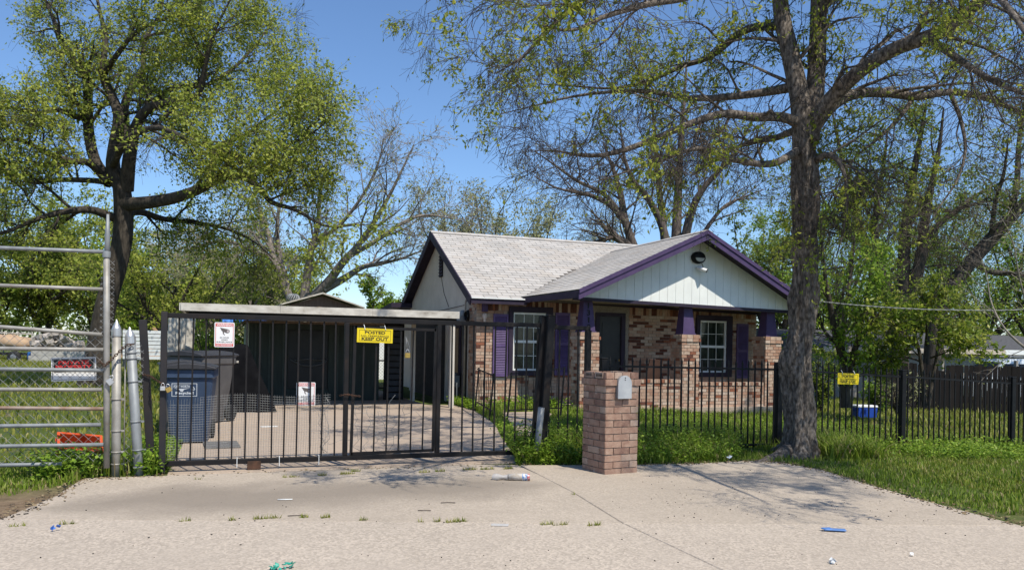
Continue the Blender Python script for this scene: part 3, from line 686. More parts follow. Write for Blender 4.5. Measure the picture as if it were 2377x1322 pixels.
for r_ in range(rows):
    y = A0[0]-.02+up.y*ex*r_; z = main_z(y)+.006
    xx = X0-.0-(.1525 if r_ % 2 else 0)-random.uniform(0, .02)
    while xx < X1:
        a = max(xx, X0-.02); b = min(xx+.305, X1)
        if b-a > .05:
            h = warped_height((a+b)/2, y+.07)
            hid = (h is not None and h > main_z(y+.07)+.03) or (h is None and (a+b)/2 > RA[0] and y < 18.9) 
            if not hid:
                M = Matrix((Vector((1, 0, 0)), up, Vector((1, 0, 0)).cross(up))).transposed().to_4x4(); M.translation = Vector((a, y, z))
                TL.append((M @ Matrix.Diagonal(((b-a)/.305, 1, 1, 1)), random.choices((0, 1, 2), (5, 3, 3))[0]))
        xx += .305
for fn, n_r in ((left_slope, 24),):
    for i in range(n_r):
        s = i/n_r; e0, e1 = fn(s, 0), fn(s, 1); L = (e1-e0).length; d = (e1-e0).normalized()
        q = -(.1525 if i % 2 else 0)
        while q < L:
            a = max(q, -.02); b = min(q+.305, L); t = (a+b)/2/L
            if b-a > .06:
                p = fn(s, a/L); pt = fn(s, t)
                if not (pt.y > A0[0] and main_z(pt.y) > pt.z+.02):
                    v = (fn(s+1/n_r, a/L)-p); v = (v-d*v.dot(d)).normalized(); nn = d.cross(v)
                    if nn.z < 0: nn = -nn
                    M = Matrix((d, v, nn)).transposed().to_4x4(); M.translation = p-v*.015+nn*.004
                    TL.append((M @ Matrix.Diagonal(((b-a)/.305, 1.06, 1, 1)), random.choices((0, 1, 2), (5, 3, 3))[0]))
            q += .305
TL.sort(key=lambda q: (q[0].translation-cam.location).length)
rl = wloc(roof)
for M, k in TL[:300]:
    o = bpy.data.objects.new('shingle', TABS[k]); COL.objects.link(o); o.parent = roof; M2 = M.copy(); M2.translation -= rl; o.matrix_local = M2
mb = MB()
for M, k in TL[300:]: mb.add([M @ v.co for v in TABS[k].vertices], [tuple(p.vertices) for p in TABS[k].polygons], k)
mb.obj('shingle_courses', SH, roof, kind='stuff')
# ridge caps
mb = MB(); x = X0-.02
while x < 11.9:
    mb = MB(); mb.extr([(x, 19.5, 4.195), (x, 19.37, 4.135), (x, 19.37, 4.125), (x, 19.5, 4.183), (x, 19.63, 4.125), (x, 19.63, 4.135)], (.2, 0, 0)); mb.obj('ridge_shingle', SH[random.randrange(3)], roof); x += .205
y = GYF-.03
while y < 18.8:
    mb = MB(); mb.extr([(RA[0], y, 3.925), (RA[0]-.13, y, 3.868), (RA[0]-.13, y, 3.858), (RA[0], y, 3.912), (RA[0]+.13, y, 3.855), (RA[0]+.13, y, 3.865)], (0, .2, 0)); mb.obj('ridge_shingle', SH[random.randrange(3)], roof); y += .205
HB = BRICKS[:]; BRICKS.clear()
lay_bricks(HB, UB, 300, house, BR)
# ------------------------------------------------------------------ brick mailbox pillar
PA = math.radians(8); pc = Vector((4.08, 7.80, 0))
pil = thing('mailbox_pillar', 'square brick pillar with a mailbox set in its front, at the kerb end of the fence', 'pillar', (pc.x, pc.y, 0))
pu = Vector((math.cos(PA), math.sin(PA), 0)); pn = Vector((math.sin(PA), -math.cos(PA), 0)); PW = .43; PH = 1.10
mb = MB(); mb.box((pc.x, pc.y, PH/2-.03), (PW-.03, PW-.03, PH-.02), PA); core = mb.obj('mortar_core', P_mortar, pil)
_br.seed(11)
ch = PH/15
for k, (z0, z1, pr) in enumerate(((0, ch*13, 0), (ch*13, ch*14, .018), (ch*14, PH, .0))):
    d = PW+2*pr
    for qn, qu in ((pn, pu), (-pu, -pn), (pu, pn), (-pn, -pu)):
        o = pc+qn*d/2-qu*d/2
        courses(pil, o, (qu.x, qu.y), (qn.x, qn.y), d-(.0 if qn in (pn, -pn) else .0), z0, z1, ch=ch, bl=.215 if k < 2 else .107, th=.055, tone=lambda: _br.choices(range(4), (40, 30, 16, 14))[0], gap=.009, off=-.06 if (k == 1) else None)
lay_bricks(BRICKS[:], UPB, 300, pil, PB); BRICKS.clear()
# the two hollow-core bricks at the top of the left face
mb = MB()
for q in (-.10, .10):
    c = pc-pu*(PW/2+.003)-pn*q
    mb.box((c.x, c.y, PH-ch/2), (.012, .125, ch*.8), PA, mi=0)
    for k in range(5):
        e = c-pu*.007+pn*(.024*(k-2)); mb.box((e.x, e.y, PH-ch/2), (.006, .010, .03), PA, mi=1)
mb.obj('cored_brick', [PB[2], P_dark], pil)
bx = MB(); mc = pc+pn*(PW/2)+pu*(-.0); w, h = .086, .24
prof = [(-w, 0), (w, 0)]+[(w*math.cos(a), h-w+w*math.sin(a)) for a in np.linspace(0, math.pi, 10)]
z0 = .825
bx.extr([mc+pu*a+Vector((0, 0, z0+b)) for a, b in prof], pn*.035)
mbox = bx.obj('mailbox', P_galv, pil)
bx = MB(); bx.extr([mc+pn*.036+pu*a*1.03+Vector((0, 0, z0-.005+b*1.03)) for a, b in prof], pn*.012); door = bx.obj('mailbox_door', mat('mailbox_aluminium', (.52, .53, .53), (.44, .45, .46), 9, .5, .4), mbox)
bx = MB(); 
for dz in (0, .022): bx.lathe([(0, .004), (.006, .003), (.006, 0)], mc+pn*.049+Vector((0, 0, z0+.195+dz)), 8, M=Matrix.Rotation(PA, 3, 'Z') @ Matrix.Rotation(math.pi/2, 3, 'X'))
bx.obj('rivet', P_dark, door)
bx = MB(); e = mc+pu*(w+.008)+pn*.03+Vector((0, 0, z0+.10)); bx.box(e, (.005, .02, .09), PA); bx.box(e+Vector((0, 0, .05))-pn*.02, (.006, .05, .035), PA); bx.obj('flag', mat('flag_dark_red', (.10, .03, .03), None, 5), mbox)

# ------------------------------------------------------------------ black driveway gate
GY = 8.80
gate = thing('driveway_gate', 'long black iron driveway gate of upright bars with a walk-through door', 'gate', (-.5, GY, 0))
GX0, GX1, GZ0, GZ1 = -.505, 3.86, .075, 1.635
mb = MB(); mb.b2((GX0, GY-.03, .0), (GX0+.062, GY+.03, GZ1+.01)); mb.obj('stile', P_worn, gate, bevel=.004)
def rail_(x0, x1, z, h, d=.05, name='rail', par=None, y=GY, m=P_gate):
    mb = MB(); mb.b2((x0, y-d/2, z-h/2), (x1, y+d/2, z+h/2)); return mb.obj(name, m, par or gate, bevel=.004)
rail_(GX0+.063, GX1, GZ1-.027, .05); rail_(GX0+.063, GX1, GZ0+.03, .052)
bar_me = {}
def bars(xs, z0, z1, y, par, name='picket', m=P_gate, w=.016):
    for x in xs:
        za = z0(x) if callable(z0) else z0; zb_ = z1(x) if callable(z1) else z1
        mb = MB(); k = random.uniform(-.006, .006); mb.beam((x+k, y, za), (x-k, y, zb_), w, w); mb.obj(name, m, par)
dx0, dx1 = 1.395, 2.37
xs = [GX0+.17+.1315*k for k in range(40)]
bars([x for x in xs if x < GX1-.02 and not (dx0-.05 < x < dx1+.06)], GZ0+.05, GZ1-.05, GY, gate)
# the walk-through door hung inside the gate
for x, w in ((dx0-.035, .05), (dx1+.03, .05)):
    mb = MB(); mb.b2((x-w/2, GY-.028, GZ0+.057), (x+w/2, GY+.028, GZ1-.053)); mb.obj('stile', P_gate, gate, bevel=.004)
md = MB(); y = GY-.012
md.beam((dx0+.03, y, .135), (dx0+.055, y, 1.545), .03, .03); md.beam((dx1-.02, y, .15), (dx1-.012, y, 1.545), .03, .03); md.beam((dx0+.03, y, .15), (dx1-.02, y, .16), .03, .03); md.beam((dx0+.05, y, 1.53), (dx1-.01, y, 1.525), .03, .03)
wdoor = md.obj('walk_door', P_gate, gate)
for k in range(6):
    x = dx0+.14+.138*k; mb = MB(); mb.beam((x, y, .16), (x+.012, y, 1.515), .015, .015); mb.obj('picket', P_gate, wdoor)
# roller, hardware cloth, ties
mb = MB(); mb.box((.415, GY-.01, .065), (.135, .075, .085)); mb.lathe([(0, -.02), (.035, -.02), (.035, .02), (0, .02)], (.415, GY-.01, .036), 12, M=Matrix.Rotation(math.pi/2, 3, 'X')); mb.obj('roller', P_rust, gate)
mb = MB(); mx0, mx1, mz0, mz1 = GX0+.08, 1.20, .07, .80
def mesh_y(x, z): return GY+.035+.012*math.sin(x*5)*math.sin(z*4)
nxs = int((mx1-mx0)/.0254); nzs = int((mz1-mz0)/.0254)
for k in range(nxs+1):
    x = mx0+k*.0254; ztop = mz1+.015*math.sin(x*6)-(.10*max(0, (.45-(x-mx0))) if x-mx0 < .45 else 0)
    mb.tube([(x+.006*math.sin(z*9+x*4), mesh_y(x, z), z) for z in np.linspace(mz0, ztop, 5)], .0016, 3, cap=False)
for k in range(nzs+1):
    z = mz0+k*.0254; mb.tube([(x, mesh_y(x, z), z+.015*math.sin(x*6)*(z/mz1)) for x in np.linspace(mx0+(.0 if z < .72 else .3), mx1, 12)], .0016, 3, cap=False)
mb.obj('wire_mesh', P_wire, gate, kind='stuff')
mb = MB(); random.seed(21)
for k in range(9):
    x = 1.12+.02*k if k < 3 else dx0+.1+.1*(k-3)
    pts = [(x+random.uniform(-.05, .05), GY+.03+random.uniform(-.02, .03), z) for z in np.linspace(.16, random.uniform(.55, .8), 9)]
    mb.tube(pts, .003, 3)
for k in range(6):
    z = .2+.09*k; mb.tube([(x, GY+.03, z+random.uniform(-.05, .05)) for x in np.linspace(1.08 if k % 2 else dx0+.05, dx1-.05, 11)], .0025, 3)
mb.obj('loose_wire', P_wire, gate)
for x in (.245, .67, 1.08):
    mb = MB(); mb.box((x, GY-.002, GZ0+.02), (.006, .062, .10)); mb.obj('zip_tie', P_trimW, gate)
# chains and padlocks
def chain(name, label, pts, r=.0075, step=.022):
    pts = [Vector(p) for p in pts]; L = [0]
    for a, b in zip(pts, pts[1:]): L.append(L[-1]+(b-a).length)
    mb = MB(); d = 0; k = 0
    while d < L[-1]:
        i = max(j for j in range(len(L)-1) if L[j] <= d); f = (d-L[i])/(L[i+1]-L[i]); p = pts[i].lerp(pts[i+1], f); t = (pts[i+1]-pts[i]).normalized()
        s = t.cross(Vector((.3, .2, 1))).normalized(); s = s if k % 2 else t.cross(s)
        ring = [p+t*math.cos(a)*step*.75+s*math.sin(a)*step*.42 for a in np.linspace(0, 2*math.pi, 9)]
        mb.tube(ring, r*.45, 4, cap=False); d += step; k += 1
    return tag(mb.obj(name, P_rust), label, 'chain')
def padlock(label, c, m=P_brass, s=1., tilt=0):
    o = thing('padlock', label, 'padlock', c)
    M = Matrix.Rotation(tilt, 4, 'Y'); mb = MB(); mb.box((0, 0, -.022*s), (.045*s, .02*s, .04*s), M=M); mb.obj('body', m, o, bevel=.004, local=True)
    mb = MB(); mb.tube([M @ Vector((.014*s*math.cos(a), 0, .0+.028*s*math.sin(a))) for a in np.linspace(0, math.pi, 9)], .0035*s, 6); mb.obj('shackle', P_cap, o, local=True)
# ------------------------------------------------------------------ leaning posts round the gate
mb = MB(); a = onY(352, 1086, 9.0); b = onY(331, 742, 9.0); mb.beam((a.x, 9.0, -.05), (b.x, 9.0, b.z), .075, .075, up=(0, 1, 0))
tag(mb.obj('gate_post', P_worn, bevel=.005), 'black square steel post with a rusty band, leaning beside the gate chain', 'post')
chain('lock_chain', 'rusty chain looped from the leaning black post to the gate stile', [(-.665, 8.94, 1.0), (-.60, 8.93, .985), (-.56, 8.80, .965), (-.50, 8.75, .93), (-.46, 8.74, .90)])
padlock('brass padlock hanging on the chain beside the blue cart', (-.42, 8.73, .885), tilt=-.5, s=1.2); padlock('round silver padlock hanging on the rusty gate chain', (-.475, 8.735, .895), P_cap, 1.1)
chain('latch_chain', 'short rusty chain holding the walk-through door of the gate', [(1.30, 8.75, .79), (1.37, 8.74, .80), (1.45, 8.74, .785), (1.50, 8.75, .78)], step=.02)
padlock('small brass padlock hanging from the yellow sign on the gate', (2.03, 8.76, 1.26), s=1.35)
mb = MB(); mb.tube([(2.01, 8.77, 1.44), (2.02, 8.76, 1.35), (2.03, 8.755, 1.29)], .0025, 4); mb.tube([(2.01, 8.77, 1.44), (2.05, 8.76, 1.33), (2.06, 8.755, 1.26)], .002, 4); tag(mb.obj('wire_loop', P_wire), 'thin wire loop beside the yellow gate sign', 'wire')
for (p0, p1, lab, w) in (((1240, 1040), (1262, 735), 'leaning black steel post at the gate end, left one of the pair', .075), ((1258, 1010), (1278, 733), 'leaning black steel post above the galvanised stub, right one of the pair', .085)):
    y = 8.78 if w < .08 else 8.70
    a, b = onY(*p0, y), onY(*p1, y); mb = MB(); mb.beam((a.x-.01, y, 0), b, w, w, up=(0, 1, 0)); mb.beam(b-Vector((0, 0, .004)), b+Vector((.002, 0, .012)), w+.012, w+.012, up=(0, 1, 0))
    tag(mb.obj('gate_post', P_gate, bevel=.004), lab, 'post', 'leaning posts at the end of the gate')
a, b = onY(1242, 1100, 8.6), onY(1256, 945, 8.6); mb = MB(); mb.tube([(a.x, 8.6, -.05), (b.x, 8.6, b.z)], .038, 14); mb.tube([(b.x-.001, 8.6, b.z), (b.x, 8.6, b.z+.004)], .03, 14)
tag(mb.obj('pipe_stub', P_galv), 'short leaning galvanised pipe stub in the weeds by the gate posts', 'pipe')
# fixed panel between gate end and mailbox pillar
pan = thing('fence_panel', 'short fixed black bar panel between the leaning gate posts and the brick pillar', 'fence', (4.0, 9.2, 0))
rail_(3.86, 4.50, 1.60, .05, par=pan, y=9.2, name='rail'); mb = MB(); mb.b2((4.44, 9.165, .0), (4.51, 9.235, 1.574)); mb.obj('post', P_black, pan, bevel=.004)
rail_(3.9, 4.44, .15, .03, par=pan, y=9.2, d=.03)
bars([3.95, 4.08, 4.21, 4.34], .0, 1.575, 9.2, pan)

# ------------------------------------------------------------------ black picket fence
FY = 9.12
pf = thing('picket_fence', 'low black iron picket fence with spear tips along the front lawn', 'fence', (7.4, FY, 0))
zf = lambda x: gzf(x, FY)
top = lambda x: 1.105+zf(x)+.012*max(0, 7.4-x)
posts = [4.66, 7.40, 9.66, 11.95, 14.3]
for x in posts:
    mb = MB(); mb.b2((x-.04, FY-.04, zf(x)-.1), (x+.04, FY+.04, top(x)+.075)); mb.box((x, FY, top(x)+.083), (.09, .09, .014)); mb.obj('post', P_black, pf, bevel=.004)
for xa, xb in zip(posts, posts[1:]):
    for dz in (lambda x: top(x)-.015, lambda x: zf(x)+.055):
        mb = MB(); mb.beam((xa+.042, FY, dz(xa)), (xb-.042, FY, dz(xb)), .026, .026); mb.obj('rail', P_black, pf)
mb = MB(); mb.box((0, 0, .5), (.0165, .0165, 1.0)); mb.v += [(-.0125, -.008, 1.002), (.0125, -.008, 1.002), (.0125, .008, 1.002), (-.0125, .008, 1.002), (0, 0, 1.062), (0, 0, .985)]
mb.f += [(8, 9, 12), (9, 10, 12), (10, 11, 12), (11, 8, 12), (9, 8, 13), (10, 9, 13), (11, 10, 13), (8, 11, 13)]; mb.mi += [0]*8; mb.sm += [False]*8
pk = bpy.data.meshes.new('picket'); pk.from_pydata(mb.v, [], mb.f); pk.materials.append(P_black)
x = 4.76
while x < 14.2:
    if min(abs(x-p) for p in posts) > .05:
        o = link('picket', pk, None, pf); o.location = Vector((x+random.uniform(-.004, .004), FY, zf(x)-.0))-LOC[pf.name]; o.scale = (1, 1, (top(x)+.045-zf(x)+random.uniform(-.006, .006))/1.0)
        o.rotation_euler = (0, random.uniform(-.006, .006), 0)
    x += .1065

# ------------------------------------------------------------------ signs
Y_sign = mat('sign_yellow', (.72, .56, .015), (.68, .52, .015), 6, .45); K_ink = mat('sign_black', (.015, .015, .015), None, 6, .5); W_sign = mat('sign_white', (.74, .74, .74), (.70, .70, .70), 6, .45)
R_sign = mat('sign_red', (.58, .10, .09), (.52, .085, .08), 6, .5); G_ink = mat('sign_grey', (.12, .105, .10), None, 6, .5); R_bright = mat('sign_bright_red', (.62, .025, .02), (.56, .02, .02), 6, .45)
def frame_lines(mb, x0, x1, z0, z1, y, t, mi=0):
    for lo, hi in (((x0, z0), (x1, z0+t)), ((x0, z1-t), (x1, z1)), ((x0, z0+t), (x0+t, z1-t)), ((x1-t, z0+t), (x1, z1-t))):
        mb.b2((lo[0], y-.0006, lo[1]), (hi[0], y, hi[1]), mi)
def posted(c, w, h, label, tilt=0):
    o = thing('posted_sign', label, 'sign', c, group='yellow keep out signs'); o.rotation_euler = (0, tilt, 0)
    mb = MB(); mb.box((0, 0, 0), (w, .003, h)); pl = mb.obj('panel', Y_sign, o, local=True)
    mb = MB(); y = -.0022
    frame_lines(mb, -w*.44, w*.44, -h*.39, h*.39, y, .003)
    letter(mb, 'POSTED', (0, y-.0005, h*.215), w*.57, h*.22, .03); letter(mb, 'NO TRESPASSING', (0, y-.0005, -.005), w*.78, h*.11, .015); letter(mb, 'KEEP OUT', (0, y-.0005, -h*.235), w*.74, h*.23, .03)
    mb.obj('lettering', K_ink, o, local=True)
    for s in (-.29, .29):
        mb = MB(); mb.tube([(w*s, -.004, h*.38), (w*s, -.006, h*.48), (w*s-.004, .0, h*.62), (w*s-.008, .02, h*.75)], .004, 5); mb.obj('tie', P_trimW, o, local=True)
p = onY(870, 778.5, 8.755); posted((p.x, 8.755, p.z), .395, .155, 'yellow POSTED NO TRESPASSING KEEP OUT sign tied to the driveway gate', R(1))
p = onY(1968.5, 878.5, 9.085); posted((p.x, 9.085, p.z), .385, .158, 'yellow POSTED NO TRESPASSING KEEP OUT sign tied to the picket fence', R(1.5))
def warning(c, w, h, label):
    o = thing('surveillance_sign', label, 'sign', c, group='video surveillance warning signs')
    r = .012; out = [(sx*(w/2-r)+r*math.cos(a), sz*(h/2-r)+r*math.sin(a)) for sx, sz, a0 in ((1, 1, 0), (-1, 1, 1), (-1, -1, 2), (1, -1, 3)) for a in np.linspace(a0*math.pi/2, (a0+1)*math.pi/2, 4)]
    mb = MB(); mb.extr([(x, .0015, z) for x, z in out], (0, -.003, 0)); mb.obj('panel', W_sign, o, local=True)
    mb = MB(); y = -.0016; frame_lines(mb, -w*.45, w*.45, -h*.465, h*.465, y, .005)
    mb.b2((-w*.45, y-.0008, h*.34), (w*.45, y-.0001, h*.465)); mb.b2((-w*.45, y-.0008, -h*.465), (w*.45, y-.0001, -h*.365)); mb.obj('red_border', R_sign, o, local=True)
    mb = MB(); letter(mb, 'WARNING', (0, y-.0014, h*.402), w*.80, h*.085, .03); letter(mb, 'NO TRESPASSING', (0, y-.0014, -h*.416), w*.76, h*.05, .02); mb.obj('white_lettering', W_sign, o, local=True)
    mb = MB(); letter(mb, '24 HOUR', (0, y-.0006, -h*.115), w*.46, h*.055, .02); letter(mb, 'VIDEO', (0, y-.0006, -h*.205), w*.34, h*.055, .02); letter(mb, 'SURVEILLANCE', (0, y-.0006, -h*.295), w*.78, h*.055, .02)
    mb.obj('lettering', K_ink, o, local=True)
    mb = MB()
    q = [(-.24, .29), (-.20, .25), (-.14, .155), (.10, .065), (.18, .065), (.245, .10), (.265, .16), (.235, .205), (.17, .225), (-.20, .285)]
    mb.extr([(a*w, y-.0006, b*h) for a, b in q], (0, .0004, 0)); mb.extr([(a*w, y-.0006, b*h) for a, b in ((-.10, .145), (-.02, .115), (-.03, .06), (.03, -.005), (.0, -.02), (-.08, .04))], (0, .0004, 0)); mb.obj('camera_emblem', G_ink, o, local=True)
    mb = MB(); mb.extr([(.175*w+.06*w*math.cos(a), y-.0012, .145*h+.055*h*math.sin(a)) for a in np.linspace(0, 2*math.pi, 13)[:-1]], (0, .0004, 0)); mb.obj('lens_emblem', mat('sign_lens_grey', (.45, .40, .40), None, 5), o, local=True)
p = onY(520.5, 776.5, 8.765); warning((p.x, 8.765, p.z), .195, .255, 'white and red video surveillance sign high on the gate, in front of its bars')
p = onY(709.5, 913.5, 8.84); warning((p.x, 8.84, p.z), .20, .25, 'white and red video surveillance sign low on the gate, behind its bars')

# ------------------------------------------------------------------ left pipe gate with chain link
LY = 8.62
pg = thing('pipe_gate', 'tall galvanised pipe gate with chain link at the neighbouring lot', 'gate', (-1.0, LY, 0))
def pipe(pts, r, m=P_galvR, par=pg, name='pipe', n=10): 
    mb = MB(); mb.tube(pts, r, n); return mb.obj(name, m, par)
xe = onY(247, 700, LY).x
up_ = [onY(247, y, LY) for y in (1085, 900, 760, 600)]
pipe([(v.x, LY, v.z) for v in up_], .028, name='upright'); a = onY(248, 600, LY); b = onY(250, 497, LY); pipe([a, b.lerp(a, .5), b], [.026, .024, .012], P_galv, name='upright_extension')
mb = MB(); mb.lathe([(.036, -.03), (.038, 0), (.036, .03)], onY(247, 590, LY), 12); mb.obj('collar', P_galv, pg)
for (ya, yb, xb, rr, mm) in ((575, 584, 240, .022, P_galv), (662, 671, 238, .021, P_galvR), (758, 776, 236, .022, P_galvR), (808, 811, 240, .022, P_galvR), (856, 859, 240, .022, P_galv), (903, 904, 236, .022, P_galvR), (946, 948, 240, .021, P_pipeRust), (988, 985, 234, .023, P_galv), (1035, 1031, 240, .023, P_galv), (1079, 1076, 143, .023, P_galv)):
    a, b = onY(0, ya, LY), onY(xb, yb, LY); d = (b-a); a2 = a-d*1.6
    pipe([a2, a.lerp(b, .5), b], rr*.84, mm, name='rail')
def chainlink(x0, x1, z0, z1, y, par, cell=.055, r=.0016, zt=None, name='chain_link', m=P_wire):
    mb = MB(); n = int((x1-x0)/cell); k = int((z1-z0)/cell)
    for i in range(n+1):
        for sg in (1, -1):
            xx = x0+i*cell; pts = []
            for j in range(k+1): pts.append((xx+sg*(cell/2)*(1 if j % 2 else 0)-(0 if sg > 0 else 0), y+.004*(1 if (j+i) % 2 else -1), z0+j*cell))
            mb.tube(pts, r, 3, cap=False, sm=False)
    return mb.obj(name, m, par, kind='stuff')
# wire weave: straight crossing strands
def weave(x0, x1, z0, z1, y, par, cell=.058, r=.0023, m=P_wire, name='chain_link'):
    mb = MB(); H = z1-z0; d = cell
    c = x0-H
    while c < x1:
        for sg in (1, -1):
            a = [c, z0] if sg > 0 else [c+H, z0]; b = [c+H, z1] if sg > 0 else [c, z1]
            t0, t1 = 0., 1.
            dx = b[0]-a[0]
            for lim, s in ((x0, 1), (x1, -1)):
                fa, fb = s*(a[0]-lim), s*(b[0]-lim)
                if fa < 0 and fb < 0: t0 = 1.; t1 = 0.
                elif fa < 0: t0 = max(t0, fa/(fa-fb))
                elif fb < 0: t1 = min(t1, fa/(fa-fb))
            if t1-t0 > .02:
                pts = [(a[0]+dx*t, y+sg*.002+.012*math.sin(a[0]*3+t*5), z0+H*t) for t in np.linspace(t0, t1, 6)]
                mb.tube(pts, r, 3, cap=False)
        c += d
    return mb.obj(name, m, par, kind='stuff')
weave(-2.6, xe-.03, .17, 1.46, LY+.03, pg, cell=.085)
weave(xe-.06, xe+.06, 1.3, 2.12, LY+.045, pg, cell=.06, name='loose_netting')
# two capped posts
for (pb, pt, lab, r, m) in (((269, 1103), (270, 768), 'upright weathered galvanised post with a pointed cap, beside the pipe gate', .042, P_galvR), ((323, 1108), (302, 785), 'leaning galvanised post with a pointed cap, between the upright post and the black post', .045, P_galv)):
    y = 8.72; a, b = onY(*pb, y), onY(*pt, y); a.z = -.05
    o = thing('capped_post', lab, 'post', (a.x, y, 0), group='galvanised posts with pointed caps')
    mb = MB(); d = (b-a).normalized(); mb.tube([a, a.lerp(b, .25), b], r, 16); mb.obj('shaft', m, o)
    mb = MB(); mb.tube([b-d*.05, b+d*.02], [r*1.12, r*1.12], 16, sm=False); mb.tube([b+d*.02, b+d*.03, b+d*.115], [r*1.0, r*.97, .003], 16, sm=False); mb.obj('cap', P_cap, o)
    for f in (.1, .22, .42, .7, .86, .9) if r > .043 else (.12, .2, .34, .55):
        q = a.lerp(b, f); mb = MB(); mb.tube([q-d*.008, q+d*.008], r*1.12, 14); mb.box(q+Vector((r*1.3, 0, 0)), (.04, .008, .02)); mb.obj('band', m, o)
a = onY(292, 800, 8.76); mb = MB(); mb.tube([(a.x, 8.76, 0), (a.x-.005, 8.76, 1.42)], .007, 5); mb.tube([(a.x+.10, 8.77, .1), (a.x+.02, 8.77, 1.25)], .006, 5); tens = mb.obj('tension_bars', P_galvR); tag(tens, 'thin steel tension bars holding chain link between the two capped posts', 'fence bars')
weave(a.x, a.x+.16, .05, 1.3, 8.79, tens, cell=.07)
chain('post_chain', 'rusty chain tying the pipe gate to the two capped posts', [(-1.03, 8.58, 1.14), (-.98, 8.57, 1.10), (-.92, 8.60, 1.17), (-.86, 8.62, 1.24), (-.80, 8.64, 1.30), (-.74, 8.66, 1.31)], step=.026, r=.010)
p = onY(255, 878, 8.57); padlock('silver padlock on the chain of the pipe gate', (p.x, 8.57, p.z), P_cap, 1.4, .9)
# private property sign behind the pipes
p = onY(171, 856, LY+.06); w, h = .385, .225
o = thing('private_property_sign', 'black and red PRIVATE PROPERTY sign wired behind the pipe gate', 'sign', (p.x, LY+.06, p.z)); o.rotation_euler = (0, R(-2), 0)
mb = MB(); mb.box((0, 0, 0), (w, .003, h)); mb.obj('panel', W_sign, o, local=True, bevel=.001)
mb = MB(); y = -.0022; frame_lines(mb, -w*.475, w*.475, -h*.455, h*.455, y, .005); mb.b2((-w*.45, y-.0006, -h*.12), (w*.45, y-.0001, h*.42)); mb.obj('black_field', K_ink, o, local=True)
mb = MB(); letter(mb, 'PRIVATE', (0, y-.0014, h*.30), w*.68, h*.15, .035); letter(mb, 'PROPERTY', (0, y-.0014, h*.10), w*.80, h*.15, .035); letter(mb, 'NO TRESPASSING', (-.0, y-.0014, -h*.06), w*.80, h*.08, .02); mb.obj('red_lettering', R_bright, o, local=True)

# ------------------------------------------------------------------ carts, crate, cooler
LID = mat('cart_lid_plastic', (.045, .045, .05), (.035, .035, .04), 8, .5, stretch=(1, 4, 1)); C_blue = mat('cart_blue_plastic', (.042, .068, .125), (.034, .055, .10), 5, .5); C_grey = mat('cart_grey_plastic', (.11, .105, .105), (.085, .08, .08), 5, .6)
RUB = mat('rubber', (.02, .02, .02), (.03, .03, .03), 9, .8)
def cart(label, body_m, loc, rz):
    o = thing('wheeled_cart', label, 'bin', loc, rz, 'wheeled refuse carts by the driveway')
    mb = MB(); b0, t0 = (.22, .26), (.31, .39); n = []
    for z, (a, b), r in ((.02, b0, .03), (.30, (.25, .30), .04), (.84, (.295, .36), .05), (.86, t0, .05), (.96, t0, .05)):
        n.append([(sx*(a-r)+r*math.cos(q), sy*(b-r)+r*math.sin(q), z) for sx, sy, q0 in ((1, 1, 0), (-1, 1, 1), (-1, -1, 2), (1, -1, 3)) for q in np.linspace(q0*math.pi/2, (q0+1)*math.pi/2, 4)])
    vs = [v for r_ in n for v in r_]; k = 16
    fs = [(i*k+j, i*k+(j+1) % k, (i+1)*k+(j+1) % k, (i+1)*k+j) for i in range(len(n)-1) for j in range(k)]+[tuple(reversed(range(k))), tuple(range((len(n)-1)*k, len(n)*k))]
    mb.add(vs, fs); mb.obj('body', body_m, o, local=True)
    mb = MB(); pr = [(-.33, .965), (-.33, .99), (-.20, 1.025), (0, 1.045), (.20, 1.025), (.33, .99), (.33, .965)]
    mb.extr([(x, -.43, z) for x, z in pr], (0, .84, 0)); lid = mb.obj('lid', LID, o, local=True, bevel=.008)
    for q in (-.36, -.30, -.22): 
        mb = MB(); mb.extr([(x*.98, q, z+.004) for x, z in pr[1:-1]], (0, .018, 0)); mb.obj('rib', LID, lid, local=True)
    mb = MB(); mb.tube([(-.22, .43, .93), (-.22, .50, .97), (.22, .50, .97), (.22, .43, .93)], .016, 8); mb.obj('handle', body_m, o, local=True)
    for sx in (-1, 1):
        mb = MB(); mb.lathe([(0, -.025), (.10, -.025), (.125, -.018), (.125, .018), (.10, .025), (0, .025)], (sx*.25, .33, .127), 18, M=Matrix.Rotation(math.pi/2, 3, 'Y')); mb.obj('wheel', RUB, o, local=True)
    return o
c1 = cart('blue recycling cart with a white recycling label, nearest the gate', C_blue, (-.27, 11.42, .016), R(-4))
mb = MB(); y = -.395; zc = .70; tb = Matrix.Rotation(R(6.6), 4, 'X')
def tilt_parts(mb): mb.v = [tuple(Vector((0, -.345, zc))+(tb @ (Vector(v)-Vector((0, y, zc))))) for v in mb.v]
frame_lines(mb, -.235, .07, zc-.085, zc+.085, y, .007)
letter(mb, 'FORT WORTH', (-.115, y, zc+.045), .19, .035, .03); letter(mb, 'Recycles!', (-.08, y, zc-.045), .22, .045, .04)
mb.extr([(x-.115, y, z+zc) for x, z in ((-.10, .024), (-.03, .004), (-.012, -.022), (.012, -.022), (.03, .004), (.10, .024), (.035, .016), (-.035, .016))], (0, -.0006, 0))
for k in range(3):
    a = math.pi/2+k*2*math.pi/3; b = a+2*math.pi/3; f = lambda q, r: Vector((.022+r*math.cos(q), y, zc+.015+r*math.sin(q)))
    p0, p1_ = f(a, .036).lerp(f(b, .036), .12), f(a, .036).lerp(f(b, .036), .88); q0, q1 = f(a, .018).lerp(f(b, .018), .1), f(a, .018).lerp(f(b, .018), .9)
    mb.extr([p0, p1_, q1, q0], (0, -.0006, 0))
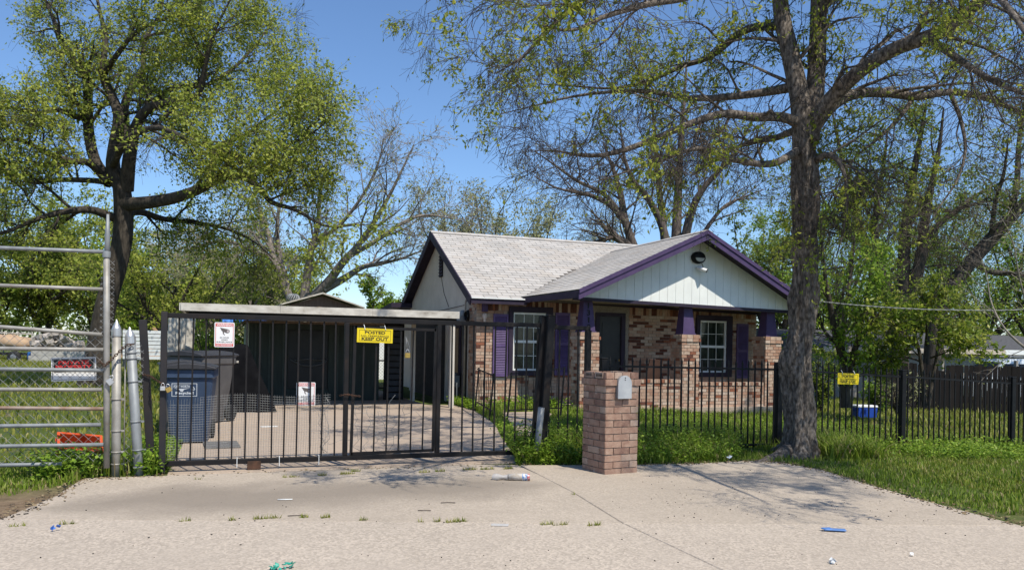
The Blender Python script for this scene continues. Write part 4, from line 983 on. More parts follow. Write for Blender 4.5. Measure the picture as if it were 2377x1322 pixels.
tilt_parts(mb); mb.v = [(x+.03, yy, z) for x, yy, z in mb.v]; mb.obj('label', mat('label_white', (.68, .72, .78), None, 5, .5), c1, local=True)
q = onY(432, 900, 12.9); cart('grey wheeled cart just behind the blue one, mostly hidden by it', C_grey, (q.x-.05, 12.75, .016), R(6))
q = onY(466, 900, 13.9); cart('large dark grey wheeled cart turned at an angle beside the black tarpaulin', C_grey, (q.x, 13.9, .016), R(-36)).scale = (1.16, 1.16, 1.12)
mb = MB(); q = onY(528, 850, 14.2); mb.box((q.x, 14.2, 1.0), (.34, .20, .03)); tag(mb.obj('board_scrap', P_fascia), 'short pale board lying across the edge of a grey cart', 'board')
mb = MB(); mb.box((.11, 10.85, .027), (.42, .62, .02), M=Matrix.Rotation(.05, 4, 'Z')); tag(mb.obj('rubber_mat', mat('grey_mat', (.16, .155, .15), (.11, .105, .10), 14, .9)), 'flat grey rubber mat on the drive in front of the blue cart', 'mat')
mb = MB(); mb.box((.83, 13.05, .02), (.26, .09, .006), rz=.1); tag(mb.obj('paper_strip', P_trimW), 'white strip of paper lying on the drive inside the gate', 'litter')
O_pl = mat('orange_plastic', (.62, .095, .022), (.50, .07, .018), 9, .55)
p = onZ(205, 1052, 0); cr = thing('orange_crate', 'orange plastic crate tipped in the grass behind the pipe gate', 'crate', (p.x, 9.6, 0))
M = Matrix.Rotation(.25, 4, 'Z') @ Matrix.Rotation(.14, 4, 'Y') @ Matrix.Rotation(.5, 4, 'X'); tc = Vector((p.x+.02, 9.6, .15))
def tbox(mb, c, d): mb.box(tc+(M @ Vector(c)).to_3d(), d, M=M)
mb = MB(); tbox(mb, (0, 0, -.125), (.40, .28, .012))
for sx in (-1, 1): tbox(mb, (sx*.197, 0, .004), (.012, .28, .245))
for sy in (-1, 1): tbox(mb, (0, sy*.134, .003), (.38, .012, .243))
mb.obj('shell', O_pl, cr)
for z in (.115, .03):
    mb = MB()
    for sx in (-1, 1): tbox(mb, (sx*.207, 0, z), (.022, .31, .022))
    for sy in (-1, 1): tbox(mb, (0, sy*.147, z), (.392, .02, .022))
    mb.obj('rim', O_pl, cr)
p = onD(2005, 966, 20.5); g0 = gzf(p.x, p.y); cl = thing('cooler', 'blue cooler with a white lid standing on the lawn behind the fence', 'cooler', (p.x, p.y, g0), R(-12))
mb = MB(); mb.box((0, 0, .14), (.52, .32, .26), taper=1.06); mb.obj('box', mat('cooler_blue', (.02, .07, .38), (.016, .055, .30), 6, .4), cl, local=True, bevel=.015)
mb = MB(); mb.box((0, 0, .305), (.57, .36, .055), taper=.96); mb.obj('lid', P_trimW, cl, local=True, bevel=.012)
for s in (-1, 1): mb = MB(); mb.box((s*.285, 0, .2), (.03, .16, .035)); mb.obj('handle', mat('cooler_handle', (.015, .05, .25), None, 5), cl, local=True)

# ------------------------------------------------------------------ wrought-iron hand rails by the front walk
def handrail(label, a, b, ha, hb):
    o = thing('walk_rail', label, 'railing', (a[0], a[1], 0), group='low iron hand rails by the front walk')
    a = Vector((a[0], a[1], 0)); b = Vector((b[0], b[1], 0))
    for p, h in ((a, ha), (b, hb)):
        mb = MB(); mb.beam(p-Vector((.04, 0, 0)), p+Vector((.03, 0, h+.03)), .026, .026); mb.obj('post', P_black, o)
    for f in (1, .22): mb = MB(); mb.beam(a+Vector((0, 0, ha*f)), b+Vector((0, 0, hb*f)), .026, .018); mb.obj('rail', P_black, o)
    n = 9
    for k in range(1, n):
        f = k/n; p = a.lerp(b, f); z0 = (ha+(hb-ha)*f)*.22; z1 = (ha+(hb-ha)*f); mb = MB(); tw = k % 2
        mb.tube([p+Vector((.006*math.cos(t*14)*tw, .006*math.sin(t*14)*tw, z0+(z1-z0)*t)) for t in np.linspace(0, 1, 12)], .007, 4); mb.obj('baluster', P_black, o)
handrail('low black iron hand rail with twisted bars, beside the drive end of the walk', (4.68, 13.5), (5.02, 15.4), .82, .86)
handrail('low black iron hand rail with twisted bars in front of the left window', (5.02, 13.5), (6.12, 13.62), .84, .94)

# ------------------------------------------------------------------ carport, shed and what stands in it
cp = thing('carport', 'low flat carport roof with a weathered pale fascia, against the house side', 'carport', (2, 16.2, 0))
mb = MB(); mb.b2((-.57, 16.13, 1.93), (4.82, 20.6, 2.02)); mb.obj('roof', P_shedbrown, cp)
xs_ = [-.59, 1.2, 3.0, 4.83]
for a, b in zip(xs_, xs_[1:]):
    mb = MB(); mb.b2((a, 16.09, 1.895), (b-.004, 16.125, 2.04)); mb.obj('fascia_board', P_fascia, cp)
mb = MB(); mb.b2((-.62, 16.126, 1.895), (-.592, 20.6, 2.04)); mb.obj('fascia_board', P_fascia, cp)
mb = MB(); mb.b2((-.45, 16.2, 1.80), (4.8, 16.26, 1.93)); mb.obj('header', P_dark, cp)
for x, y in ((4.72, 16.24), (4.35, 18.2)):
    mb = MB(); mb.box((x, y, .9), (.09, .09, 1.8)); mb.obj('post', P_beige, cp)
for k in range(9):
    mb = MB(); mb.b2((-.5+.64*k, 16.3, 1.85), (-.46+.64*k, 20.5, 1.928)); mb.obj('rafter', P_shedbrown, cp)
mb = MB(); mb.lathe([(0, -.10), (.06, -.085), (.075, -.04), (.05, 0), (0, 0)], (1.75, 16.9, 1.85), 14); mb.obj('ceiling_lamp', mat('globe_glass', (.42, .42, .38), (.34, .34, .3), 6, .3), cp)
sh = thing('shed', 'dark green board shed under the carport with a glazed opening', 'shed', (.7, 18.5, 0))
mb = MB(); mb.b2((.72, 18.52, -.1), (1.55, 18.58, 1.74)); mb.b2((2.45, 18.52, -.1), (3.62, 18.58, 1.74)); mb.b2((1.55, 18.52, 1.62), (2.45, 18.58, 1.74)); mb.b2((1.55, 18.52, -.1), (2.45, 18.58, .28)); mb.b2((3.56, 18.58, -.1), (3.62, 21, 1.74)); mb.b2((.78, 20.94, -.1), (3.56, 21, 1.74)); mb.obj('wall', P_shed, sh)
for k in range(10):
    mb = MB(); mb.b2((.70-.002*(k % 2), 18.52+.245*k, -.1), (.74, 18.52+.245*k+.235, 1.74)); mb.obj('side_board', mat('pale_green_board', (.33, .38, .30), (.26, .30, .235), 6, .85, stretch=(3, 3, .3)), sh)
for k in range(10):
    x = .86+.3*k
    if not 1.5 < x < 2.5: mb = MB(); mb.b2((x-.02, 18.503, -.1), (x+.02, 18.519, 1.74)); mb.obj('batten', mat('shed_batten', (.06, .072, .062), (.04, .05, .042), 6, .8), sh)
mb = MB(); mb.b2((.62, 18.4, 1.745), (3.7, 21.1, 1.80)); mb.obj('roof', P_shedbrown, sh)
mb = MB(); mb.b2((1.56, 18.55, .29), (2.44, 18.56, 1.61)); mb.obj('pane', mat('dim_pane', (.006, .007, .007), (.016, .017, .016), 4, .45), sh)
mb = MB(); mb.tube([(1.6, 18.5, .95), (1.85, 18.48, .82), (2.1, 18.47, .80), (2.35, 18.48, .86), (2.42, 18.5, .97)], .02, 6); mb.tube([(1.7, 18.49, .93), (2.0, 18.47, .955), (2.38, 18.49, .93)], .014, 6)
tag(mb.obj('hanging_hose', mat('hose_grey', (.10, .10, .095), None, 7)), 'grey hose sagging across the dark shed opening', 'hose')
sp = thing('slatted_screen', 'dark grey screen of horizontal boards beside the shed', 'screen', (4.0, 18.6, 0))
for k in range(12):
    mb = MB(); mb.box((4.0, 18.6, .12+.145*k), (.36, .03, .115), M=Matrix.Rotation(-.35, 4, 'X')); mb.obj('slat', mat('grey_slat', (.06, .062, .068), (.045, .046, .05), 8, .8), sp)
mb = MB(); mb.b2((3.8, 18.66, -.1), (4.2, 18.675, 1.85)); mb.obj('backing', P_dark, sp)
for x in (3.79, 4.21): mb = MB(); mb.b2((x-.025, 18.64, -.1), (x+.025, 18.7, 1.9)); mb.obj('post', P_dark, sp)
# black covered heap between carts and shed
bm_ = bmesh.new(); bmesh.ops.create_grid(bm_, x_segments=26, y_segments=18, size=1)
random.seed(5)
for v in bm_.verts:
    x, y = v.co.x, v.co.y
    r = max(abs(x), abs(y)); zz = 1.2 if r < .72 else 1.2*max(0, 1-(r-.72)/.28)**.75
    zz += .05*math.sin(x*5+1)+.04*math.sin(y*7) if r < .72 else .03*math.sin(x*23+y*19)
    if x > .35: zz = min(zz, 1.2-(x-.35)*1.75)
    v.co = Vector((x*(.66+.08*(1-zz/1.2)), y*.45, max(0, zz)))
me = bpy.data.meshes.new('covered_grill'); bm_.to_mesh(me); bm_.free()
for p_ in me.polygons: p_.use_smooth = True
o = tag(link('covered_grill', me, mat('black_tarp', (.005, .005, .006), (.009, .009, .010), 5, .9, spec=.04)), 'black tarpaulin draped over a heap between the carts and the shed', 'tarp'); o.location = (.40, 16.1, 0)
# weathered planks standing at the left of the carport
for k, (px, w, tz) in enumerate(((397, .20, 1.92), (412, .12, 1.95), (427, .16, 1.9), (440, .20, 1.88))):
    p = onD(px, 800, 19.5); mb = MB(); mb.beam((p.x-.02*k, p.y, -.05), (p.x+.02, p.y+.2, tz), .035, w, up=(.9, .35, 0)); tag(mb.obj('weathered_plank', P_fascia), ('wide grey weathered plank standing left of the carport, first from the gate stile', 'narrow weathered plank standing second from the gate stile', 'weathered plank standing third from the gate stile, beneath the carport corner', 'weathered plank standing nearest the black tarpaulin')[k], 'plank', 'weathered planks standing by the carport')
p = onD(552, 752, 23); mb = MB(); mb.extr([p+Vector((-.45, 0, .05)), p+Vector((.8, .3, .05)), p+Vector((.8, .9, .45)), p+Vector((-.45, .6, .45))], (0, 0, .02)); mb.beam(p+Vector((-.4, 0, .05)), Vector((p.x-.4, p.y, 0)), .04, .04); mb.beam(p+Vector((.7, .3, .05)), Vector((p.x+.7, p.y+.3, 0)), .04, .04)
tag(mb.obj('blue_awning', mat('blue_tarp', (.05, .17, .55), (.10, .28, .70), 5, .5)), 'blue tarpaulin awning glimpsed behind the surveillance sign', 'awning')
# back shed gable with turbine vent
bs = thing('back_shed', 'weathered brown shed with a low gable roof behind the carport', 'shed', (3.3, 27, 0))
mb = MB(); mb.extr([(2.2, 27, -.1), (4.5, 27, -.1), (4.5, 27, 2.5), (3.33, 27, 2.86), (2.2, 27, 2.5)], (0, .08, 0)); mb.b2((2.2, 27.08, -.1), (2.28, 30, 2.5)); mb.b2((4.42, 27.08, -.1), (4.5, 30, 2.5)); mb.obj('wall', P_shedbrown, bs)
for sg, xe_ in ((1, 4.72), (-1, 1.95)):
    mb = MB(); mb.extr([(3.33, 26.75, 2.97), (xe_, 26.75, 2.53), (xe_, 26.75, 2.49), (3.33, 26.75, 2.92)], (0, 3.5, 0)); mb.obj('roof', P_fascia, bs)
tv = MB(); c = onD(680, 693, 29); cz = Vector((c.x, c.y, c.z))
n = 16
for k in range(n):
    a = 2*math.pi*k/n; pts = []
    for q in np.linspace(-1.1, 1.3, 8): pts.append(cz+Vector((math.cos(a+q*.35)*.22*math.cos(q*.85), math.sin(a+q*.35)*.22*math.cos(q*.85), .17*math.sin(q))))
    tv.tube(pts, .028, 4)
tv.tube([(c.x, c.y, 2.2), (c.x, c.y, c.z-.12)], .12, 14); tag(tv.obj('turbine_vent', P_galv), 'silver spinning turbine roof vent above the carport fascia', 'vent')
# white shed lit behind the passage, with chain link before it
ws = thing('white_outbuilding', 'white painted outbuilding glimpsed through the passage beside the shed', 'outbuilding', (5.3, 29, 0))
mb = MB(); mb.b2((4.6, 29, -.1), (7.2, 31, 2.0)); mb.obj('wall', P_trimW, ws); mb = MB(); mb.b2((4.4, 28.8, 2.0), (7.4, 31.2, 2.1)); mb.obj('roof', P_shedbrown, ws)
gf = thing('yard_gate', 'chain link yard gate at the end of the carport passage', 'gate', (4.55, 22.3, 0))
for x in (4.15, 4.95): mb = MB(); mb.tube([(x, 22.3, 0), (x, 22.3, 1.65)], .025, 8); mb.obj('post', P_black, gf)
for z in (.08, .85, 1.62): mb = MB(); mb.tube([(4.15, 22.3, z), (4.95, 22.3, z)], .02, 8); mb.obj('rail', P_black, gf)
weave(4.17, 4.93, .1, 1.6, 22.31, gf, cell=.09, r=.003)

# ------------------------------------------------------------------ things in the lot at the left, far off
tr = thing('flatbed_trailer', 'tan tarpaulin bundle on a trailer with a pale rack, far across the lot', 'trailer', onD(35, 838, 42))
c = onD(30, 815, 42); u = Vector((.94, -.34, 0)); v_ = Vector((.34, .94, 0)); UZ = Vector((0, 0, 1))
mb = MB(); vs = []; nn, kk = 14, 10
for i in range(nn):
    t = i/(nn-1)*2-1; s = max(.05, (1-abs(t)**3.2))**.5
    for j in range(kk):
        a = 2*math.pi*j/kk; vs.append(c+u*(t*1.0)+v_*math.cos(a)*.7*s+UZ*(.35+math.sin(a)*.40*s*(1+.12*math.sin(i*1.3)))+UZ*.12*(1-t))
fs = [(i*kk+j, i*kk+(j+1) % kk, (i+1)*kk+(j+1) % kk, (i+1)*kk+j) for i in range(nn-1) for j in range(kk)]
mb.add(vs, fs, 0, True); mb.obj('tarp_bundle', mat('tan_tarp', (.47, .33, .21), (.38, .26, .165), 3, .8), tr)
mb = MB(); mb.box(c+UZ*-.12, (2.6, 1.5, .10), rz=-YAW); mb.obj('bed', P_dark, tr)
for s in (-.75, .55):
    mb = MB(); mb.lathe([(0, -.1), (.2, -.1), (.33, -.08), (.33, .08), (.2, .1), (0, .1)], c+u*s-v_*.8-UZ*.28, 16, M=Matrix.Rotation(-YAW, 3, 'Z') @ Matrix.Rotation(math.pi/2, 3, 'X')); w_ = mb.obj('wheel', RUB, tr)
    mb = MB(); mb.lathe([(0, .102), (.16, .102), (.18, .09)], c+u*s-v_*.8-UZ*.28, 12, M=Matrix.Rotation(-YAW, 3, 'Z') @ Matrix.Rotation(math.pi/2, 3, 'X')); mb.obj('hub', P_galv, w_)
for h in (.75, .98):
    mb = MB(); mb.beam(c+u*-.9+v_*.3+UZ*h, c+u*.9+v_*.3+UZ*(h-.05), .05, .07); mb.obj('rack_rail', P_fascia, tr)
for s in (-.7, 0, .75): mb = MB(); mb.beam(c+u*s+v_*.3+UZ*-.1, c+u*(s+.06)+v_*.3+UZ*1.05, .05, .05); mb.obj('rack_post', P_fascia, tr)
p = onD(72, 832, 41); mb = MB(); mb.lathe([(0, -.3), (.17, -.3), (.19, 0), (.17, .3), (0, .3)], p+UZ*.05, 12); tag(mb.obj('blue_drum', mat('drum_blue', (.02, .10, .30), None, 5, .5)), 'blue drum standing at the end of the trailer', 'drum')
rub = MB(); random.seed(9)
for k in range(150):
    t = random.random(); px = 78+110*t; hh = 30*(.35+.65*math.sin(math.pi*min(1, .15+t)))*random.random(); p = onD(px, 806-hh, random.uniform(40, 43))
    rub.box(p, (random.uniform(.12, .5), random.uniform(.1, .4), random.uniform(.06, .25)), M=Matrix.Rotation(random.uniform(-1, 1), 4, 'X') @ Matrix.Rotation(random.uniform(-3, 3), 4, 'Z'), mi=random.randrange(2))
tag(rub.obj('rubble_heap', [mat('grey_rubble', (.42, .38, .34), (.30, .27, .24), 3, .95), P_weath]), 'heap of grey rubble and broken boards in the lot', 'rubble')['kind'] = 'stuff'
lw = thing('low_retaining_wall', 'low pale block wall under the rubble heap', 'wall', onD(130, 830, 40))
for k in range(10):
    for r_ in range(2):
        p = onD(76+13.5*k+6*(r_ % 2), 832-15*r_, 40.0); mb = MB(); mb.box(p, (.29, .3, .31), rz=-YAW); mb.obj('block', mat('pale_block', (.52, .49, .45), (.42, .395, .36), 3, .9), lw)
wf = thing('white_board_fence', 'white board fence standing across the lot behind the capped posts', 'fence', onD(350, 830, 34))
for k in range(8):
    a = onD(285, 769+8.5*k, 34); b = onD(432, 772+8.5*k, 34); mb = MB(); mb.beam(a, b, .05, .13, up=(0, 0, 1)); mb.obj('board', P_trimW, wf)
for px in (288, 334, 382, 430): a = onD(px, 762, 34.2); mb = MB(); mb.beam((a.x, a.y, -.1), a, .09, .09); mb.obj('post', P_weath, wf)
# dirt bank
hill = MB(); vs = []; nn = 24
for i in range(nn):
    for j in range(8):
        px = 180+260*i/(nn-1); D = 46+j*3; p = onD(px, 800, D); z = 2.3*math.exp(-((px-345)/62)**2)*math.sin(math.pi*j/7)
        vs.append((p.x, p.y, z-.05))
hill.add(vs, [(i*8+j, (i+1)*8+j, (i+1)*8+j+1, i*8+j+1) for i in range(nn-1) for j in range(7)], 0, True)
hill.obj('earth_bank', mat('bare_earth', (.36, .20, .12), (.28, .20, .10), 2, .95), kind='structure')

# ------------------------------------------------------------------ right-hand side: board fence, neighbour, vehicle, cable
a = onD(2040, 938, 28.5); b = onD(2420, 946, 27.0)
bf = thing('board_fence', 'dark brown stained board fence across the back of the lawn', 'fence', (a.x, a.y, gzf(a.x, a.y)))
L_ = (b-a).length; n = int(L_/.145); d_ = (b-a).normalized(); d_.z = 0; rz = math.atan2(d_.y, d_.x); random.seed(4)
bd = []
for k in range(2):
    w, h = .138, 1.0; mb = MB(); mb.extr([(-w/2, 0, 0), (w/2, 0, 0), (w/2, 0, h-.02), (w/2-.03, 0, h), (-w/2+.03, 0, h), (-w/2, 0, h-.02)], (0, .018, 0)); me = bpy.data.meshes.new('board'); me.from_pydata(mb.v, [], mb.f); me.materials.append(P_brown if k == 0 else mat('faded_stained_board', (.022, .016, .013), (.013, .010, .008), 9, .85, stretch=(3, 3, .25))); bd.append(me)
for k in range(n):
    p = a+(b-a)*(k/n); zz = gzf(p.x, p.y); o = link('board', bd[random.random() < .25], None, bf); o.location = Vector((p.x, p.y, zz-.03))-LOC[bf.name]; o.rotation_euler = (0, random.uniform(-.015, .015), rz); o.scale = (1, 1, 1.66+random.uniform(-.03, .03))
for z in (.35, 1.1):
    mb = MB(); mb.beam(Vector((a.x, a.y+.05, gzf(a.x, a.y)+z)), Vector((b.x, b.y+.05, gzf(b.x, b.y)+z)), .04, .09); mb.obj('rail', P_brown, bf)
for px in (2181, 2354):
    p = onD(px, 845, 27.6); mb = MB(); z = gzf(p.x, p.y); mb.beam((p.x, p.y-.06, z if px > 2300 else p.z-.22), (p.x, p.y-.06, p.z+.13), .09, .15 if px < 2300 else .10); mb.obj('patch_board', P_weath, bf)
nb = thing('neighbour_house', 'low beige neighbour house with a dark roof edge, behind the board fence', 'house', onD(2240, 880, 36))
g_ = -.7; y0 = onD(2240, 850, 36).y
def NX(px): return onY(px, 830, y0).x
mb = MB(); mb.b2((NX(1905), y0, g_-.2), (NX(2300), y0+7, 1.40)); mb.b2((NX(2300), y0+2.2, g_-.2), (NX(2480), y0+7, 1.40)); mb.obj('wall', mat('beige_panel', (.34, .31, .265), (.28, .255, .22), 2, .85, stretch=(6, 6, .3)), nb)
mb = MB(); mb.extr([(NX(1880), y0-.5, 1.55), (NX(1880), y0+3.5, 2.3), (NX(1880), y0+7.5, 1.55), (NX(1880), y0+7.5, 1.47), (NX(1880), y0-.5, 1.47)], (NX(2520)-NX(1880), 0, 0)); mb.obj('roof', mat('dark_roof', (.06, .06, .065), (.10, .10, .105), 9, .95), nb)
mb = MB(); mb.b2((NX(1890), y0-.53, 1.30), (NX(2308), y0-.501, 1.52)); mb.obj('fascia_board', mat('raw_fascia', (.45, .38, .30), (.56, .49, .40), 5, .85, stretch=(1, 1, .3)), nb); mb = MB(); mb.b2((NX(2308)+.004, y0-.53, 1.30), (NX(2510), y0-.501, 1.52)); mb.obj('fascia_board', P_trimW, nb)
mb = MB(); mb.box((NX(2365), y0-.4, .3), (.10, .10, 1.98)); mb.obj('post', P_trimW, nb)
mb = MB(); mb.b2((NX(2320), y0+2.15, .2), (NX(2345), y0+2.195, 1.3)); mb.obj('window', P_dark, nb)
mb = MB(); mb.box((NX(2266), y0-.02, .75), (.22, .03, .30)); mb.box((NX(2266), y0-.05, 1.02), (.26, .10, .06)); mb.obj('window', P_trimW, nb)
# white utility vehicle behind the board fence
P_car = mat('white_car_paint', (.60, .64, .67), (.56, .60, .63), 3, .3, spec=.6, coat=.6)
cpos = onD(2350, 900, 32); car = thing('parked_vehicle', 'pale silver utility vehicle parked behind the board fence', 'car', (cpos.x, cpos.y, -.70), -YAW+R(4))
SP = [(-2.3, .35), (-2.35, .75), (-2.2, 1.02), (-1.45, 1.12), (-.98, 1.72), (-.75, 1.84), (1.7, 1.88), (2.0, 1.80), (2.2, 1.2), (2.25, .6), (2.2, .35)]
CW = lambda z: .92 if z < 1.1 else .92-(z-1.1)*.28
vs = []; 
for x, z in SP: vs.append((x, -CW(z), z))
for x, z in SP: vs.append((x, CW(z), z))
k = len(SP); mb = MB(); mb.add(vs, [tuple(range(k)), tuple(reversed(range(k, 2*k)))]+[(i, k+i, k+(i+1) % k, (i+1) % k) for i in range(k)]); mb.obj('body', P_car, car, local=True, bevel=.03)
for x0, x1, x2, x3 in ((-1.28, -.42, -.46, -.88), (-.34, .62, .60, -.34), (.72, 1.95, 1.82, .74)):
    mb = MB(); mb.extr([(x0, -.905, 1.17), (x1, -.905, 1.17), (x2, -.775, 1.66), (x3, -.775, 1.66)], (0, -.012, 0)); mb.obj('window', mat('car_glass', (.012, .016, .022), (.02, .026, .034), 3, .3, spec=.15), car, local=True)
mb = MB(); mb.add([(-1.47, -.76, 1.15), (-1.47, .76, 1.15), (-1.0, .66, 1.70), (-1.0, -.66, 1.70), (-1.46, -.76, 1.165), (-1.46, .76, 1.165), (-.99, .66, 1.715), (-.99, -.66, 1.715)], [(0, 1, 2, 3), (7, 6, 5, 4), (0, 4, 5, 1), (1, 5, 6, 2), (2, 6, 7, 3), (3, 7, 4, 0)]); mb.v = [(x-.02, y, z+.012) for x, y, z in mb.v]; mb.obj('windscreen', MATS['car_glass'], car, local=True)
for y in (-.6, .6): mb = MB(); mb.tube([(-.6, y, 1.87), (-.55, y, 1.93), (1.6, y, 1.95), (1.65, y, 1.89)], .02, 6); mb.obj('roof_rail', P_galv, car, local=True)
for x in (-1.45, 1.4):
    for y in (-.88, .88):
        mb = MB(); mb.lathe([(0, -.1), (.22, -.1), (.36, -.09), (.36, .09), (.22, .1), (0, .1)], (x, y, .36), 18, M=Matrix.Rotation(math.pi/2, 3, 'X')); w_ = mb.obj('wheel', RUB, car, local=True)
# twisted service cable
pts = [onD(px, py, D) for px, py, D in ((1842, 691, 15.3), (1870, 695, 15.3), (1900, 699, 15.3), (1990, 708, 15.5), (2090, 715, 15.7), (2200, 719, 16.), (2377, 718, 16.5), (2600, 700, 17.2))]
q = spline([(p.x, p.y, p.z, .01) for p in pts], 160); mb = MB()
for ph in (0, math.pi):
    mb.tube([(x, y+.007*math.cos(i*.9+ph), z+.007*math.sin(i*.9+ph)) for i, (x, y, z, _) in enumerate(q)], .007, 4)
tag(mb.obj('service_cable', mat('grey_cable', (.26, .27, .26), (.19, .20, .19), 9, .7)), 'twisted pale service cable strung past the tree to the right', 'cable')

# ------------------------------------------------------------------ litter
random.seed(31)
def scraps(name, label, cat, px, py, m, n, size, spread, thick=.004, up_=.4):
    p = onZ(px, py, .02); mb = MB()
    for k in range(n):
        c = p+Vector((random.uniform(-1, 1)*spread, random.uniform(-1, 1)*spread*.7, random.uniform(.0, .5)*size)); M = Matrix.Rotation(random.uniform(0, 6.28), 4, 'Z') @ Matrix.Rotation(random.uniform(-up_, up_), 4, 'X') @ Matrix.Rotation(random.uniform(-up_, up_), 4, 'Y')
        s = size*random.uniform(.5, 1); pts = []
        for a in range(6): pts.append(c+(M @ Vector((s*.5*math.cos(a*math.pi/3+random.uniform(-.3, .3))*random.uniform(.6, 1.1), s*.32*math.sin(a*math.pi/3), random.uniform(-.1, .1)*s))).to_3d())
        mb.extr(pts, (0, 0, thick))
    return tag(mb.obj(name, m), label, cat)
scraps('plastic_scrap', 'crumpled bright blue plastic scrap on the concrete near the lower left', 'litter', 127, 1231, mat('scrap_blue', (.03, .12, .5), (.10, .25, .65), 30, .4), 4, .055, .02, up_=1.1)
scraps('plastic_scraps', 'scatter of torn green plastic pieces on the street concrete', 'litter', 657, 1318, mat('scrap_green', (.02, .25, .17), (.05, .34, .26), 30, .45), 16, .05, .075, up_=.7)
scraps('paper_wad', 'small crumpled white paper on the concrete near the bottom right', 'litter', 1932, 1306, P_trimW, 5, .045, .02, up_=1.2)
scraps('paper_wad', 'tiny white paper scrap further right on the street concrete', 'litter', 2117, 1288, P_trimW, 3, .03, .012, up_=1.)
scraps('drink_can', 'white crushed cup lying in the grass near the capped posts', 'litter', 162, 1099, P_trimW, 5, .09, .03, up_=1.2)
scraps('paper_scrap', 'pale blue and white paper scrap at the edge of the weeds by the tree root', 'litter', 1692, 1068, mat('scrap_pale', (.62, .68, .74), None, 9, .6), 3, .09, .02, up_=.9)
p = onZ(1937, 1228, .03); mb = MB(); mb.box(p, (.16, .05, .012), rz=-.5); mb.box(p+Vector((-.05, .03, .006)), (.08, .04, .008), rz=-.1); tag(mb.obj('plastic_sleeve', mat('sleeve_blue', (.07, .17, .42), (.10, .22, .5), 20, .35), bevel=.004), 'flat blue plastic sleeve lying on the concrete joint at the right', 'litter')
p = onZ(661, 1158, .022); mb = MB(); mb.tube([p+Vector((-.06, .01, 0)), p+Vector((.06, -.02, .002))], .0045, 6); tag(mb.obj('drinking_straw', P_trimW), 'white drinking straw lying on the damp stain of the apron', 'litter')
p = onZ(1160, 1217, .02); mb = MB(); mb.box(p, (.13, .07, .003), rz=-.4); tag(mb.obj('clear_wrapper', mat('clear_film', (.55, .53, .50), (.48, .46, .43), 20, .2)), 'clear flattened wrapper lying near the middle of the joint', 'litter')
np_ = thing('bagged_newspaper', 'rolled newspaper in a clear plastic bag lying on the apron before the weeds', 'newspaper', onZ(1200, 1114, .016), R(-22))
mb = MB(); mb.tube([(-.09, 0, .034), (0, 0, .036), (.13, 0, .034)], [.030, .036, .032], 12, mi=0); mb.obj('paper_roll', mat('newsprint', (.36, .31, .25), (.50, .47, .43), 26, .7), np_, local=True)
mb = MB(); mb.tube([(.05, 0, .035), (.10, 0, .035)], [.0362, .0345], 12, cap=False); mb.obj('printed_band', mat('print_blue', (.12, .22, .42), (.62, .62, .64), 40, .5, lo=.45, hi=.55), np_, local=True)
mb = MB(); mb.tube([(.102, 0, .035), (.125, 0, .034)], [.0352, .0335], 12, cap=False); mb.obj('printed_band', mat('print_red', (.45, .08, .08), (.66, .62, .62), 40, .5, lo=.45, hi=.55), np_, local=True)
mb = MB(); mb.tube([(-.09, 0, .03), (-.14, .01, .028), (-.19, -.01, .03), (-.23, .02, .02)], [.03, .018, .035, .04], 9, cap=False); mb.obj('bag_tail', mat('clear_bag', (.46, .43, .40), (.38, .355, .33), 30, .25, spec=.5), np_, local=True)
# fallen twigs and berries
mb = MB()
for k in range(230):
    if k % 3: p = onZ(random.uniform(1480, 2250), random.uniform(1085, 1215)); 
    else: p = onZ(random.uniform(60, 2300), random.uniform(1110, 1320))
    if p.x > 6.2: continue
    s = random.uniform(.0025, .006); mb.box((p.x, p.y, .016+s/2), (s*random.uniform(1, 2.5), s, s), rz=random.uniform(0, 3))
mb.obj('fallen_debris', P_dark, kind='stuff')
mb = MB(); r_ = random.Random(77)
EDGE = [(-1.46, 6.9), (-1.25, 7.7), (-1.16, 8.6), (-.4, 8.62), (3.2, 8.5), (4.6, 8.1), (5.3, 8.04), (6.1, 8.05), (6.45, 7.8), (6.5, 7.25), (6.31, 6.45), (6.15, 5.65), (6.07, 5.0), (6.05, 4.4)]
for k in range(1500):
    i = r_.randrange(len(EDGE)-1); f = r_.random(); x = EDGE[i][0]*(1-f)+EDGE[i+1][0]*f+r_.gauss(0, .07); y = EDGE[i][1]*(1-f)+EDGE[i+1][1]*f+r_.gauss(0, .07)
    s = r_.uniform(.004, .014); M = Matrix.Rotation(r_.uniform(0, 6), 4, 'Z') @ Matrix.Rotation(r_.uniform(-.5, .5), 4, 'X'); mb.box((x, y, .02), (s*r_.uniform(1, 3), s, .003), M=M, mi=r_.randrange(3))
mb.obj('edge_leaf_litter', [mat('dry_leaf', (.20, .13, .07), (.14, .09, .05), 20, .9), mat('dry_stalk', (.36, .28, .16), (.28, .21, .12), 20, .9), P_dark], kind='stuff')
for k, (px, py, l) in enumerate(((1640, 1195, 0), (690, 1196, .07), (1040, 1166, .06), (985, 1184, .05))):
    if l: p = onZ(px, py, .022); mb = MB(); mb.tube([p+Vector((-l, .02, 0)), p+Vector((0, -.01, .006)), p+Vector((l, -.01, 0))], .0035, 5); tag(mb.obj('fallen_twig', M_twig), ('', 'curved dark twig on the concrete beside the joint tufts', 'short brown twig on the damp stain', 'dark twig on the pale concrete below the stain')[k], 'twig', 'fallen twigs on the concrete')
